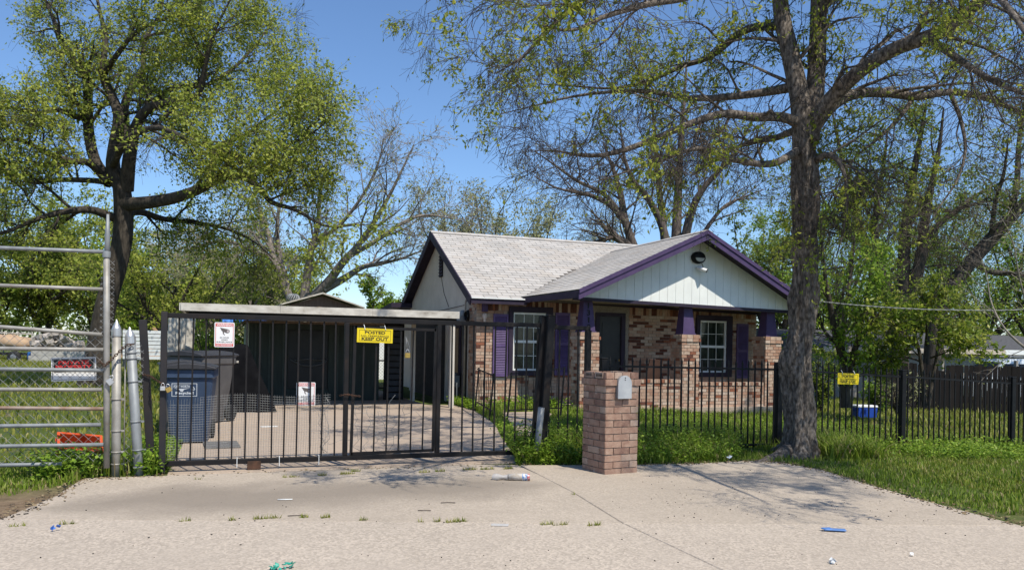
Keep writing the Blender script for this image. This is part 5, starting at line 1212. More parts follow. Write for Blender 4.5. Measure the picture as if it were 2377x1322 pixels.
# ------------------------------------------------------------------ trees
RS = 1.
def limb(pts, D, K=22):
    """pts: (bearing x, bearing y, distance offset, radius) -> K x 4 metres"""
    w = [(*onD(p[0], p[1], D+p[2]), p[3]*RS) for p in pts]
    return spline(w, K)
def build_tree(name, label, limbs, bark, leafm, lv, leaf, base=None, group=None, twigm=None, trunk_sides=10, rough_trunk=None, hi_trunk=None, nleafparents=2, trunk_skip=0, leaf_clump=None):
    """limbs: list of (K,4) arrays, the first is the trunk; lv: sprout() settings per level"""
    b = Vector(limbs[0][0][:3]) if base is None else Vector(base)
    o = thing(name, label, 'tree', b, group=group); off = np.array(b)
    L = np.stack([l for l in limbs]); P = L[:, :, :3]; Rr = L[:, :, 3]
    s0 = 1 if hi_trunk else 0
    tv, tq = tubes(P[s0:], Rr[s0:], trunk_sides)
    if hi_trunk:
        hv, hq = hi_trunk(limbs[0]); tq = np.concatenate([tq, hq+len(tv)]); tv = np.concatenate([tv, hv])
    if rough_trunk: tv = rough_trunk(tv)
    V = [tv]; Q = [tq]; n = len(tv)
    lev = [(P[trunk_skip:], Rr[trunk_skip:])]
    for k, s in enumerate(lv):
        lev.append(sprout(*lev[-1], **s))
    v, q = tubes(*lev[1], 6); V.append(v); Q.append(q+n)
    me = mesh_np('trunk', np.concatenate(V)-off, np.concatenate(Q), True); link('trunk', me, bark, o)
    V = []; Q = []; n = 0
    for P_, R_ in lev[2:]:
        v, q = tubes(P_, R_, 3); V.append(v); Q.append(q+n); n += len(v)
    if V: link('branches', mesh_np('branches', np.concatenate(V)-off, np.concatenate(Q), True), twigm or M_twig, o)
    if leaf:
        V = []; T = []; A = []; n = 0
        for (P_, R_), per in zip(lev[::-1], leaf['per']):
            if not per: continue
            v, t, a = leaves(P_, per, leaf['size'], leaf.get('spread', .04), leaf.get('droop', .5), leaf.get('t0', .1), leaf.get('aspect', .5), clump=leaf_clump)
            if len(t) == 0: continue
            V.append(v); T.append(t+n); A.append(a); n += len(v)
        me = mesh_np('crown', np.concatenate(V)-off, np.concatenate(T)); tone_attr(me, np.concatenate(A)); link('crown', me, leafm, o)
    return o
def nn_(n): return n
# --- the hackberry in front of the fence
D = 10.3
tr_limbs = [
 limb([(1856, 1075, 0, .22), (1855, 1010, 0, .19), (1854, 930, 0, .17), (1851, 860, 0, .16), (1855, 800, 0, .157), (1864, 730, 0, .153), (1868, 640, 0, .15), (1868, 540, 0, .15), (1868, 440, 0, .15), (1866, 350, 0, .148), (1868, 285, 0, .148)], D, 40),
 limb([(1866, 330, 0, .15), (1856, 230, 0, .125), (1835, 130, .1, .115), (1815, 40, .2, .105), (1800, -90, .3, .095), (1770, -260, .5, .07), (1740, -420, .6, .03)], D, 40),
 limb([(1874, 330, 0, .15), (1892, 200, .1, .12), (1898, 90, .2, .11), (1904, -60, .3, .10), (1930, -240, .2, .07), (1960, -420, 0, .03)], D, 40),
 limb([(1878, 300, 0, .12), (1915, 245, -.2, .10), (1990, 170, -.5, .09), (2075, 115, -.8, .085), (2180, 75, -1.1, .08), (2260, 15, -1.3, .07), (2380, -90, -1.6, .05), (2520, -200, -1.9, .03)], D, 40),
 limb([(1876, 310, 0, .10), (1930, 245, .1, .085), (1985, 218, .3, .07), (2060, 216, .5, .062), (2130, 224, .6, .055), (2205, 214, .8, .048), (2290, 228, 1., .042), (2377, 262, 1.2, .034), (2520, 300, 1.5, .02)], D, 40),
 limb([(1862, 290, 0, .07), (1815, 272, -.2, .062), (1750, 272, -.4, .055), (1680, 264, -.6, .048), (1600, 288, -.8, .042), (1500, 330, -1., .034), (1410, 358, -1.2, .026), (1350, 360, -1.3, .02), (1300, 352, -1.4, .012), (1255, 350, -1.4, .006)], D, 40),
 limb([(1850, 200, .1, .07), (1775, 214, .3, .055), (1690, 225, .5, .046), (1600, 228, .7, .04), (1500, 212, .8, .032), (1410, 214, .9, .024), (1320, 226, 1., .017), (1230, 248, 1., .010), (1160, 265, 1., .006)], D, 40),
 limb([(1808, -20, .2, .07), (1700, -60, 0, .06), (1560, -55, -.3, .05), (1430, -40, -.5, .042), (1345, 5, -.6, .034), (1265, 78, -.7, .026), (1215, 130, -.7, .02), (1185, 150, -.7, .013), (1150, 172, -.7, .006)], D, 40),
 limb([(1820, 60, .2, .06), (1730, 70, .8, .052), (1650, 130, 1.1, .044), (1580, 155, 1.3, .036), (1500, 190, 1.4, .028), (1420, 205, 1.5, .02), (1330, 200, 1.6, .012), (1250, 195, 1.6, .007)], D, 40),
 limb([(1800, -90, .3, .07), (1640, -150, 1., .055), (1480, -160, 1.6, .042), (1340, -150, 2., .032), (1220, -120, 2.2, .022), (1120, -80, 2.3, .014), (1040, -30, 2.3, .008), (985, 10, 2.3, .004)], D, 40),
 limb([(1815, -60, .2, .07), (1760, -80, -.9, .06), (1690, -60, -1.8, .05), (1600, -10, -2.6, .04), (1500, 10, -3.2, .03), (1400, 40, -3.7, .02), (1330, 70, -4., .012), (1260, 60, -4.2, .006)], D, 40),
 limb([(1905, -60, .3, .08), (1960, -120, -.9, .068), (2050, -150, -2., .056), (2160, -120, -3., .045), (2260, -60, -3.7, .034), (2340, 20, -4.3, .022), (2400, 110, -4.7, .012), (2440, 180, -5., .006)], D, 40),
 limb([(1900, 20, .2, .08), (1960, -20, 1., .065), (2060, -40, 2., .052), (2180, -30, 3., .042), (2300, 10, 3.8, .03), (2400, 60, 4.4, .02), (2500, 90, 5., .01), (2560, 110, 5.3, .006)], D, 40),
 limb([(2150, 85, -1., .05), (2185, 110, -1.3, .042), (2235, 145, -1.6, .036), (2300, 185, -2., .03), (2370, 215, -2.3, .022), (2440, 240, -2.6, .015), (2500, 270, -2.9, .01), (2550, 300, -3., .006)], D, 40),
 limb([(2120, 224, .6, .035), (2090, 270, .5, .028), (2040, 320, .4, .02), (1990, 360, .3, .014), (1960, 400, .2, .01), (1940, 440, .2, .006)], D, 40),
 limb([(2205, 214, .8, .032), (2230, 280, .7, .026), (2240, 350, .6, .02), (2220, 420, .5, .015), (2180, 480, .5, .01), (2150, 530, .4, .005)], D, 40),
 limb([(1880, 380, 0, .05), (1920, 360, -.3, .04), (1950, 380, -.5, .03), (1965, 440, -.6, .02), (1960, 520, -.6, .012), (1940, 600, -.6, .006)], D, 40),
 limb([(1850, 300, 0, .05), (1800, 320, .4, .042), (1750, 330, .8, .032), (1690, 350, 1., .024), (1640, 385, 1.2, .016), (1600, 410, 1.3, .008)], D, 40),
 limb([(1850, 350, -.1, .05), (1790, 380, -.9, .042), (1700, 370, -1.2, .032), (1620, 345, -1.6, .024), (1540, 370, -1.9, .016), (1450, 400, -2.1, .010), (1370, 425, -2.2, .005)], D, 40),
]
tb = onD(1870, 300, D)
for pts in (((.25, .1, 2.0, .07), (0, -1.2, 2.7, .062), (-.3, -2.6, 3.2, .05), (-.6, -4.0, 3.5, .036), (-.8, -5.2, 3.6, .024), (-1.0, -6.3, 3.5, .008)),
            ((.25, .1, 2.2, .06), (-.8, -1.0, 2.9, .05), (-1.9, -2.1, 3.4, .04), (-2.9, -3.1, 3.6, .028), (-3.7, -4.0, 3.6, .016), (-4.3, -4.7, 3.5, .006)),
            ((.25, .1, 2.1, .07), (.7, -1.3, 2.8, .06), (1.0, -2.8, 3.3, .046), (1.1, -4.3, 3.5, .032), (1.0, -5.4, 3.5, .018), (.9, -6.4, 3.4, .006)),
            ((.0, -1.2, 2.7, .05), (.2, -2.6, 3.0, .042), (.4, -4.2, 3.1, .03), (.3, -5.6, 3.1, .018), (.2, -6.6, 3.0, .006))):
    tr_limbs.append(spline([(tb.x+a, tb.y+b, tb.z+c, r) for a, b, c, r in pts], 40))
def hi_near(l):
    h = spline(l, 300); P_ = h[None, :, :3]; v, q = tubes(P_, h[None, :, 3], 150)
    v = rough_near(v); c = np.repeat(h[:, :3], 150, 0); d = nrm(v-c)
    q1 = v*np.array([17, 17, 6.5]); q1 = q1+1.2*(vnoise(v*9)[:, None]-.5)
    n1 = 1-2*np.abs(vnoise(q1)-.5); n2 = 1-2*np.abs(vnoise(v*np.array([38, 38, 15])+7)-.5); n3 = vnoise(v*3)-.5
    return v+d*(-.030*np.clip(n1-.55, 0, 1)-.012*np.clip(n2-.5, 0, 1)+.05*n3+.006)[:, None], q
def rough_near(v):
    w = v.copy(); z = w[:, 2]; low = z < 4.6
    c = np.array(onD(1856, 900, D)); ax = np.arctan2(w[:, 1]-c[1], w[:, 0]-c[0]); rr = np.hypot(w[:, 0]-c[0], w[:, 1]-c[1])
    near = low & (rr < .6)
    k = np.zeros(len(w)); k[near] = .018*np.sin(ax[near]*5+z[near]*1.6)+.014*np.sin(ax[near]*9-z[near]*3.1)+.010*np.sin(z[near]*7+ax[near]*3)
    # the burl on the left at fence-top height and the root flare
    lf = np.array([-_ca, _sa]); side = ((w[:, 0]-c[0])*lf[0]+(w[:, 1]-c[1])*lf[1])/np.maximum(rr, 1e-6)
    k[near] += .085*np.exp(-((z[near]-1.23)/.20)**2)*np.clip(side[near], 0, 1)**2
    fl = np.clip((.42-z)/.42, 0, 1)**1.6; k[near] += fl[near]*(.05+.10*np.clip(np.sin(ax[near]*3+1.9), 0, 1))
    w[near, 0] += np.cos(ax[near])*k[near]; w[near, 1] += np.sin(ax[near])*k[near]
    return w
hack = build_tree('hackberry_tree', 'tall grey barked tree with sparse fresh leaves in front of the picket fence', tr_limbs, M_bark, L_near,
  [dict(n=12, lo=.5, hi=1.5, t0=.16, ang=(.5, 1.15), K=8, up=.2, droop=.10, wig=.17, rfrac=.42, rmax=.03, bias=(0, 0, .35)),
   dict(n=10, lo=.3, hi=.85, t0=.12, ang=(.5, 1.2), K=6, droop=.28, wig=.2, rfrac=.5, rmax=.009, rmin=.0026),
   dict(n=8, lo=.12, hi=.40, t0=.12, ang=(.4, 1.2), K=4, droop=.4, wig=.25, rfrac=.65, rmax=.004, rmin=.0022)],
  dict(per=(6, 0), size=.055, spread=.02, droop=.7, aspect=.46, t0=.35), twigm=M_twig, trunk_sides=14, hi_trunk=hi_near, trunk_skip=1,
  leaf_clump=lambda p: vnoise(p*2.6+3) > .52+.16*(p[:, 2] < 4.4)+.12*(rng.random(len(p))-.5))
# exposed roots
for pts in (((1854, 1024, .18, .12), (1826, 1046, .08, .09), (1792, 1064, .015, .062), (1758, 1075, -.005, .04), (1724, 1081, -.02, .016)), ((1850, 1028, .16, .10), (1812, 1040, .05, .06), (1782, 1048, -.01, .022)), ((1858, 1026, .17, .11), (1850, 1050, .05, .075), (1838, 1070, -.01, .035)), ((1868, 1030, .15, .09), (1886, 1052, .02, .05), (1896, 1062, -.02, .02))):
    l = spline([(*onZ(a, b, z), r) for a, b, z, r in pts], 16); rt = MB()
    rt.tube([Vector(p[:3]) for p in l], [max(.01, p[3]*(1+.12*math.sin(k*1.7))) for k, p in enumerate(l)], 12); rt.obj('root', M_bark, hack)


# --- the big tree in the lot at the left
D = 22.0
def C(x, y): return (x/2.36, y/2.36)
def LM(pts, D=D, K=30): return limb([(p[0]/2.36, p[1]/2.36, p[2], p[3]) for p in pts], D, K)
lt = [
 limb([(212, 905, 0, .42), (222, 850, 0, .34), (230, 790, 0, .29), (247, 700, 0, .27), (270, 620, 0, .265), (284, 550, 0, .26), (286, 480, 0, .25), (280, 420, 0, .22)], D, 30),
 LM([(670, 1050, 0, .2), (620, 930, 0, .19), (625, 800, 0, .16), (650, 640, 0, .15), (600, 500, .3, .12), (560, 400, .5, .10), (575, 220, .8, .08), (545, 60, 1., .05), (500, -150, 1.2, .02)]),
 LM([(690, 1040, 0, .2), (710, 850, -.3, .17), (745, 690, -.5, .14), (820, 590, -.8, .12), (960, 550, -1., .10), (1085, 515, -1.2, .08), (1125, 350, -1.5, .06), (1170, 180, -1.8, .04), (1260, 0, -2., .02)]),
 LM([(690, 800, 0, .14), (680, 600, .5, .12), (720, 480, 1., .10), (780, 380, 1.4, .08), (790, 230, 1.6, .06), (880, 60, 2., .04), (900, -120, 2.4, .02)]),
 LM([(600, 1000, 0, .17), (520, 880, .3, .15), (485, 720, .5, .14), (480, 560, .7, .13), (470, 430, .8, .11), (340, 240, 1., .09), (290, 100, 1.2, .06), (220, -60, 1.4, .03)]),
 LM([(490, 650, .5, .10), (420, 640, 0, .085), (310, 600, -.6, .07), (200, 620, -1., .055), (60, 590, -1.4, .045), (-120, 600, -1.8, .03), (-260, 640, -2., .012)]),
 LM([(560, 960, 0, .11), (480, 890, -.5, .095), (380, 880, -1., .08), (240, 830, -1.5, .065), (120, 770, -2., .05), (0, 760, -2.4, .035), (-150, 740, -2.8, .015)]),
 LM([(640, 1010, 0, .10), (520, 990, .6, .08), (330, 985, 1.2, .07), (180, 1000, 1.6, .055), (80, 960, 1.9, .04), (-60, 930, 2.2, .03), (-200, 940, 2.4, .012)]),
 LM([(660, 1120, 0, .19), (800, 1110, -.5, .17), (950, 1085, -.9, .15), (1080, 1040, -1.2, .13), (1180, 985, -1.5, .115), (1290, 960, -1.8, .10), (1370, 990, -2.1, .08), (1440, 1050, -2.4, .07), (1490, 1110, -2.6, .06), (1620, 1150, -2.8, .045), (1790, 1240, -3., .03), (1960, 1230, -3.2, .012)]),
 LM([(1290, 960, -1.8, .07), (1390, 900, -2., .06), (1480, 840, -2.2, .05), (1580, 790, -2.4, .04), (1690, 740, -2.6, .03), (1790, 660, -2.8, .02), (1840, 560, -3., .01)]),
 LM([(1150, 985, -1.5, .08), (1160, 880, -1.2, .07), (1210, 790, -1., .055), (1340, 740, -.8, .045), (1470, 640, -.6, .035), (1570, 560, -.4, .025), (1690, 440, -.2, .012)]),
 LM([(820, 590, -.8, .08), (950, 480, .2, .07), (1120, 470, .6, .06), (1270, 380, 1., .05), (1370, 280, 1.4, .04), (1450, 180, 1.6, .025), (1500, 100, 1.8, .01)]),
 LM([(640, 1180, 0, .12), (760, 1160, .8, .10), (900, 1200, 1.4, .08), (1080, 1220, 1.8, .06), (1260, 1260, 2., .045), (1400, 1330, 2.2, .03), (1500, 1420, 2.3, .012)]),
 LM([(640, 1200, 0, .12), (500, 1150, -.8, .10), (350, 1160, -1.4, .08), (200, 1200, -1.8, .06), (60, 1260, -2., .045), (-100, 1300, -2.2, .03), (-240, 1360, -2.3, .012)]),
 LM([(620, 900, -.2, .10), (700, 760, -1.4, .085), (860, 700, -2.2, .07), (1020, 760, -2.8, .055), (1180, 820, -3.2, .04), (1320, 860, -3.6, .025), (1420, 930, -3.8, .01)]),
 LM([(560, 420, .5, .09), (640, 300, -.2, .07), (740, 180, -.8, .055), (860, 120, -1.2, .04), (980, 60, -1.4, .03), (1080, -80, -1.6, .012)]),
]
build_tree('lot_tree', 'big spreading tree with dark trunk and yellow-green spring leaves at the left', lt, M_barkD, L_left,
  [dict(n=13, lo=.9, hi=2.3, t0=.2, ang=(.6, 1.25), K=8, up=.12, droop=.05, wig=.17, rfrac=.5, rmax=.055),
   dict(n=10, lo=.5, hi=1.3, t0=.15, ang=(.5, 1.2), K=6, droop=.15, wig=.2, rfrac=.5, rmax=.016),
   dict(n=7, lo=.25, hi=.8, t0=.15, ang=(.4, 1.2), K=4, droop=.2, wig=.22, rfrac=.6, rmax=.007, rmin=.003)],
  dict(per=(7, 1), size=.09, spread=.07, droop=.3, aspect=.52), twigm=M_barkD, trunk_sides=16, trunk_skip=1,
  leaf_clump=lambda p: vnoise(p*.9+5) > .30+.3*(rng.random(len(p))-.5))

# --- nearly bare, many-stemmed tree behind the carport
D = 36.
bt = [
 limb([(722, 740, 0, .34), (716, 705, 0, .30), (718, 680, 0, .26)], D, 26),
 limb([(690, 730, 0, .22), (672, 690, 0, .19), (650, 640, 0, .165), (632, 590, 0, .13), (622, 540, .5, .10), (600, 480, 1., .06), (585, 420, 1.4, .02)], D, 26),
 limb([(672, 690, 0, .15), (660, 640, .3, .13), (645, 570, .8, .11), (645, 500, 1., .08), (660, 440, 1.2, .05), (680, 370, 1.4, .02)], D, 26),
 limb([(705, 700, 0, .22), (712, 640, 0, .18), (722, 580, -.3, .15), (738, 520, -.6, .11), (742, 450, -.8, .08), (760, 380, -1., .03)], D, 26),
 limb([(728, 690, 0, .25), (765, 650, -.3, .21), (790, 615, -.6, .18), (830, 570, -.8, .14), (865, 520, -1., .11), (900, 460, -1.2, .08), (930, 400, -1.4, .05), (960, 335, -1.6, .02)], D, 26),
 limb([(750, 672, -.2, .2), (800, 645, .2, .16), (840, 620, .6, .12), (880, 612, 1., .09), (930, 600, 1.3, .06), (985, 580, 1.5, .03), (1030, 570, 1.6, .015)], D, 26),
 limb([(800, 600, -.6, .13), (870, 560, 0, .10), (930, 520, .4, .08), (980, 500, .8, .06), (1040, 505, 1., .03), (1080, 515, 1.2, .015)], D, 26),
 limb([(730, 560, -.3, .10), (790, 520, -1., .08), (850, 440, -1.6, .06), (880, 370, -2., .04), (890, 320, -2.2, .015)], D, 26),
 limb([(632, 600, 0, .10), (580, 580, -.6, .08), (530, 560, -1., .06), (480, 565, -1.4, .04), (430, 590, -1.6, .015)], D, 26),
]
build_tree('bare_tree', 'nearly bare grey tree with spreading stems behind the carport roof', bt, M_barkG, L_pale,
  [dict(n=11, lo=1.2, hi=3.4, t0=.2, ang=(.5, 1.1), K=8, up=.15, wig=.13, rfrac=.5, rmax=.06),
   dict(n=9, lo=.6, hi=1.8, t0=.15, ang=(.5, 1.1), K=6, up=.1, wig=.16, rfrac=.5, rmax=.022, rmin=.008),
   dict(n=5, lo=.3, hi=.8, t0=.2, ang=(.4, 1.0), K=3, wig=.2, rfrac=.6, rmax=.010, rmin=.006)],
  dict(per=(1, 0), size=.11, spread=.05, droop=.2, aspect=.5), twigm=M_twigG, trunk_sides=10, trunk_skip=1)

# --- bare many-stemmed tree behind the house roof
D = 29.
ht = [
 limb([(1552, 850, 0, .4), (1552, 760, 0, .36), (1554, 690, 0, .33), (1556, 640, 0, .30)], D, 26),
 limb([(1530, 680, 0, .2), (1492, 620, 0, .18), (1470, 570, 0, .16), (1450, 510, 0, .14), (1440, 450, .2, .11), (1425, 400, .4, .07), (1400, 330, .6, .03)], D, 26),
 limb([(1452, 520, 0, .12), (1420, 480, -.3, .10), (1375, 455, -.6, .08), (1330, 445, -.8, .055), (1290, 435, -1., .035), (1240, 410, -1.2, .015)], D, 26),
 limb([(1445, 500, 0, .10), (1400, 450, .5, .08), (1340, 420, .8, .06), (1290, 385, 1., .04), (1240, 350, 1.2, .015)], D, 26),
 limb([(1556, 660, 0, .2), (1550, 590, 0, .17), (1535, 520, 0, .14), (1500, 455, -.3, .11), (1470, 420, -.5, .09), (1450, 370, -.7, .06), (1440, 300, -.9, .02)], D, 26),
 limb([(1560, 650, 0, .22), (1568, 570, 0, .19), (1572, 480, .2, .16), (1576, 400, .4, .13), (1582, 300, .6, .10), (1590, 200, .8, .05), (1595, 110, 1., .02)], D, 26),
 limb([(1570, 640, 0, .2), (1588, 560, 0, .17), (1605, 490, -.2, .14), (1630, 440, -.4, .11), (1665, 400, -.6, .08), (1710, 350, -.8, .05), (1740, 290, -1., .02)], D, 26),
 limb([(1548, 620, 0, .16), (1540, 540, .4, .14), (1530, 440, .7, .11), (1522, 350, .9, .08), (1515, 260, 1., .05), (1500, 170, 1.2, .02)], D, 26),
 limb([(1600, 600, 0, .10), (1640, 530, .8, .08), (1680, 480, 1.2, .06), (1720, 460, 1.5, .04), (1770, 440, 1.8, .015)], D, 26),
 limb([(1530, 660, 0, .14), (1475, 590, -.8, .12), (1450, 560, -1.1, .11), (1420, 545, -1.3, .10), (1395, 520, -1.4, .06)], D, 26),
 limb([(1480, 600, -.4, .10), (1430, 555, -1.6, .075), (1400, 557, -1.8, .06), (1370, 562, -2., .03)], D, 26),
]
build_tree('bare_tree', 'bare brown tree with many upright stems rising behind the house roof', ht, M_barkB, L_pale,
  [dict(n=9, lo=.9, hi=2.6, t0=.25, ang=(.4, 1.0), K=8, up=.15, wig=.14, rfrac=.5, rmax=.05),
   dict(n=7, lo=.5, hi=1.3, t0=.2, ang=(.5, 1.1), K=6, wig=.18, rfrac=.5, rmax=.016, rmin=.006),
   dict(n=5, lo=.2, hi=.6, t0=.2, ang=(.4, 1.1), K=3, wig=.2, rfrac=.6, rmax=.008, rmin=.0045)],
  dict(per=(1, 0), size=.07, spread=.05, droop=.4, aspect=.5), twigm=M_twig, trunk_sides=10, trunk_skip=1)

# --- the fan of dark stems at the right, the leaning trunk, the two small trees by the fence
D = 31.; RS = 1.5
rt_ = [
 limb([(2088, 925, 0, .27), (2086, 850, 0, .24), (2084, 790, 0, .23), (2086, 740, 0, .22)], D, 26),
 limb([(2080, 770, 0, .17), (2062, 690, 0, .15), (2040, 620, 0, .13), (2008, 560, 0, .115), (1990, 510, .2, .10), (1975, 440, .4, .08), (1950, 350, .6, .05), (1930, 250, .8, .02)], D, 26),
 limb([(2090, 760, 0, .2), (2096, 680, 0, .17), (2098, 600, 0, .15), (2102, 530, 0, .13), (2112, 450, -.2, .10), (2130, 350, -.4, .07), (2150, 240, -.6, .03)], D, 26),
 limb([(2100, 740, 0, .18), (2122, 660, -.2, .155), (2138, 590, -.4, .135), (2146, 520, -.6, .11), (2160, 440, -.8, .08), (2180, 340, -1., .05), (2190, 250, -1.2, .02)], D, 26),
 limb([(2146, 560, -.5, .09), (2180, 520, -.2, .075), (2225, 485, 0, .06), (2270, 450, .3, .04), (2330, 420, .6, .02)], D, 26),
 limb([(2040, 600, 0, .10), (2030, 540, .6, .085), (2035, 470, 1., .07), (2050, 390, 1.3, .05), (2060, 300, 1.6, .02)], D, 26),
 limb([(2008, 560, 0, .08), (1960, 545, -.5, .06), (1930, 500, -.8, .045), (1900, 440, -1., .02)], D, 26),
]
clumpR = lambda p: vnoise(p*.9+9) > .36+.2*(rng.random(len(p))-.5)
build_tree('yard_tree', 'tree with a fan of dark stems behind the bushy small tree', rt_, M_barkD, L_dark,
  [dict(n=9, lo=1.3, hi=3.5, t0=.25, ang=(.6, 1.25), K=8, up=.05, droop=.08, wig=.16, rfrac=.5, rmax=.05),
   dict(n=8, lo=.6, hi=1.6, t0=.15, ang=(.5, 1.2), K=6, droop=.1, wig=.2, rfrac=.5, rmax=.016),
   dict(n=6, lo=.25, hi=.7, t0=.15, ang=(.4, 1.2), K=4, droop=.2, wig=.22, rfrac=.6, rmax=.007, rmin=.003)],
  dict(per=(6, 1), size=.12, spread=.07, droop=.3, aspect=.52), twigm=M_barkD, trunk_sides=14, trunk_skip=1, leaf_clump=clumpR)
D = 30.5; RS = 1.45
rl_ = [
 limb([(2160, 930, 0, .30), (2166, 850, 0, .26), (2170, 770, 0, .22), (2185, 700, 0, .20), (2215, 655, 0, .19), (2255, 605, 0, .18), (2300, 555, 0, .17), (2345, 505, -.3, .155), (2400, 445, -.6, .13), (2480, 350, -1., .09), (2560, 230, -1.4, .04)], D, 30),
 limb([(2255, 605, 0, .10), (2300, 630, .3, .08), (2350, 635, .5, .06), (2420, 650, .8, .04), (2500, 680, 1., .02)], D, 30),
 limb([(2345, 505, -.3, .09), (2360, 420, .3, .075), (2365, 330, .8, .06), (2380, 230, 1.2, .04), (2400, 130, 1.5, .02)], D, 30),
 limb([(2300, 555, 0, .07), (2310, 470, -.8, .055), (2330, 400, -1.4, .04), (2340, 320, -2., .015)], D, 30),
]
build_tree('leaning_tree', 'dark trunked tree leaning far to the right behind the small bushy tree', rl_, M_barkD, L_dark,
  [dict(n=9, lo=1., hi=2.6, t0=.3, ang=(.6, 1.25), K=8, up=.1, droop=.06, wig=.16, rfrac=.45, rmax=.045),
   dict(n=8, lo=.5, hi=1.5, t0=.15, ang=(.5, 1.2), K=6, droop=.12, wig=.2, rfrac=.5, rmax=.015),
   dict(n=6, lo=.25, hi=.7, t0=.15, ang=(.4, 1.2), K=4, droop=.2, wig=.22, rfrac=.6, rmax=.007, rmin=.003)],
  dict(per=(4, 2), size=.115, spread=.06, droop=.3, aspect=.52), twigm=M_twigG, trunk_sides=14, leaf_clump=clumpR)
D = 19.; RS = 1.
st_ = [
 limb([(1962, 945, 0, .13), (1960, 890, 0, .115), (1956, 840, 0, .10), (1950, 790, 0, .085)], D, 20),
 limb([(1954, 830, 0, .09), (1938, 770, -.2, .075), (1925, 700, -.4, .06), (1915, 640, -.5, .045), (1908, 570, -.6, .03), (1905, 500, -.6, .012)], D, 20),
 limb([(1952, 800, 0, .07), (1962, 730, .3, .055), (1970, 660, .5, .04), (1980, 590, .6, .025), (1985, 520, .7, .01)], D, 20),
 limb([(1966, 900, 0, .085), (1978, 840, -.2, .075), (1992, 780, -.3, .06), (2006, 720, -.5, .045), (2018, 650, -.6, .03), (2024, 590, -.7, .012)], D, 20),
 limb([(1985, 800, -.3, .05), (2015, 760, -.6, .04), (2045, 720, -.8, .025), (2070, 690, -1., .01)], D, 20),
 limb([(1945, 800, 0, .05), (1915, 770, .5, .04), (1895, 720, .8, .025), (1885, 660, 1., .01)], D, 20),
]
build_tree('small_yard_tree', 'small leaning tree with bright green leaves behind the fence sign', st_, M_barkD, L_green,
  [dict(n=8, lo=.5, hi=1.3, t0=.2, ang=(.5, 1.1), K=7, up=.1, wig=.18, rfrac=.5, rmax=.02),
   dict(n=7, lo=.3, hi=.8, t0=.15, ang=(.5, 1.2), K=5, wig=.2, rfrac=.5, rmax=.008),
   dict(n=5, lo=.15, hi=.4, t0=.15, ang=(.4, 1.2), K=3, wig=.22, rfrac=.6, rmax=.004, rmin=.002)],
  dict(per=(6, 2), size=.095, spread=.05, droop=.4, aspect=.5), trunk_sides=12, leaf_clump=lambda p: vnoise(p*1.8+2) > .40)
D = 18.5
bt_ = [
 limb([(2146, 945, 0, 0.0550), (2142, 880, 0, 0.0468), (2134, 820, 0, 0.0385), (2126, 785, 0, 0.0275), (2118, 745, .2, 0.0165), (2112, 715, .3, 0.0066)], D, 20),
 limb([(2154, 940, 0, 0.0495), (2166, 870, 0, 0.0413), (2176, 810, 0, 0.0330), (2180, 765, 0, 0.0248), (2184, 730, -.2, 0.0165), (2186, 690, -.3, 0.0066)], D, 20),
 limb([(2132, 810, 0, 0.0275), (2100, 770, -.4, 0.0220), (2070, 745, -.7, 0.0165), (2040, 735, -1., 0.0066)], D, 20),
 limb([(2178, 780, 0, 0.0275), (2210, 740, .3, 0.0220), (2240, 720, .6, 0.0165), (2262, 715, .8, 0.0066)], D, 20),
 limb([(2150, 800, 0, 0.0275), (2150, 755, -.6, 0.0220), (2146, 715, -1., 0.0165), (2140, 680, -1.2, 0.0066)], D, 20),
 limb([(2160, 830, 0, 0.0248), (2200, 815, -.6, 0.0193), (2225, 800, -.9, 0.0138), (2240, 790, -1.1, 0.0066)], D, 20),
 limb([(2140, 840, 0, 0.0248), (2110, 830, .3, 0.0193), (2075, 830, .5, 0.0138), (2050, 840, .7, 0.0066)], D, 20),
]
build_tree('bushy_tree', 'small bushy tree with glossy yellow-green leaves before the dark board fence', bt_, M_barkD, L_bush,
  [dict(n=8, lo=.4, hi=.95, t0=.3, ang=(.5, 1.2), K=7, up=.1, wig=.18, rfrac=.5, rmax=.018),
   dict(n=7, lo=.25, hi=.65, t0=.15, ang=(.5, 1.2), K=5, wig=.2, rfrac=.5, rmax=.007),
   dict(n=5, lo=.12, hi=.32, t0=.15, ang=(.4, 1.2), K=3, wig=.22, rfrac=.6, rmax=.004, rmin=.002)],
  dict(per=(5, 2), size=.10, spread=.04, droop=.5, aspect=.52), trunk_sides=10, leaf_clump=lambda p: vnoise(p*2.2) > .42)
# bare pale sapling at the far right
D = 14.
build_tree('bare_sapling', 'thin bare pale sapling arching in from the right above the cable', [
 limb([(2470, 1000, 0, 0.0300), (2455, 900, 0, 0.0275), (2420, 830, 0, 0.0250), (2377, 805, 0, 0.0225), (2330, 760, 0, 0.0175), (2300, 700, .2, 0.0125), (2290, 640, .3, 0.0080), (2270, 580, .4, 0.0030)], D, 24),
 limb([(2400, 815, 0, 0.0175), (2385, 720, -.4, 0.0150), (2365, 640, -.6, 0.0120), (2350, 560, -.8, 0.0090), (2320, 500, -1., 0.0050), (2290, 470, -1., 0.0020)], D, 24),
 limb([(2440, 860, 0, 0.0200), (2420, 740, .5, 0.0160), (2410, 620, .8, 0.0120), (2380, 540, 1., 0.0080), (2340, 480, 1.1, 0.0040)], D, 24)], M_twigG, L_pale,
  [dict(n=9, lo=.5, hi=1.6, t0=.15, ang=(.4, .95), K=8, wig=.12, rfrac=.5, rmax=.008, bias=(-.5, .2, .1)),
   dict(n=5, lo=.2, hi=.6, t0=.2, ang=(.4, 1.), K=5, wig=.18, rfrac=.5, rmax=.005, rmin=.002)], dict(per=(1, 0), size=.05, spread=.02), twigm=M_twigG, trunk_sides=8)

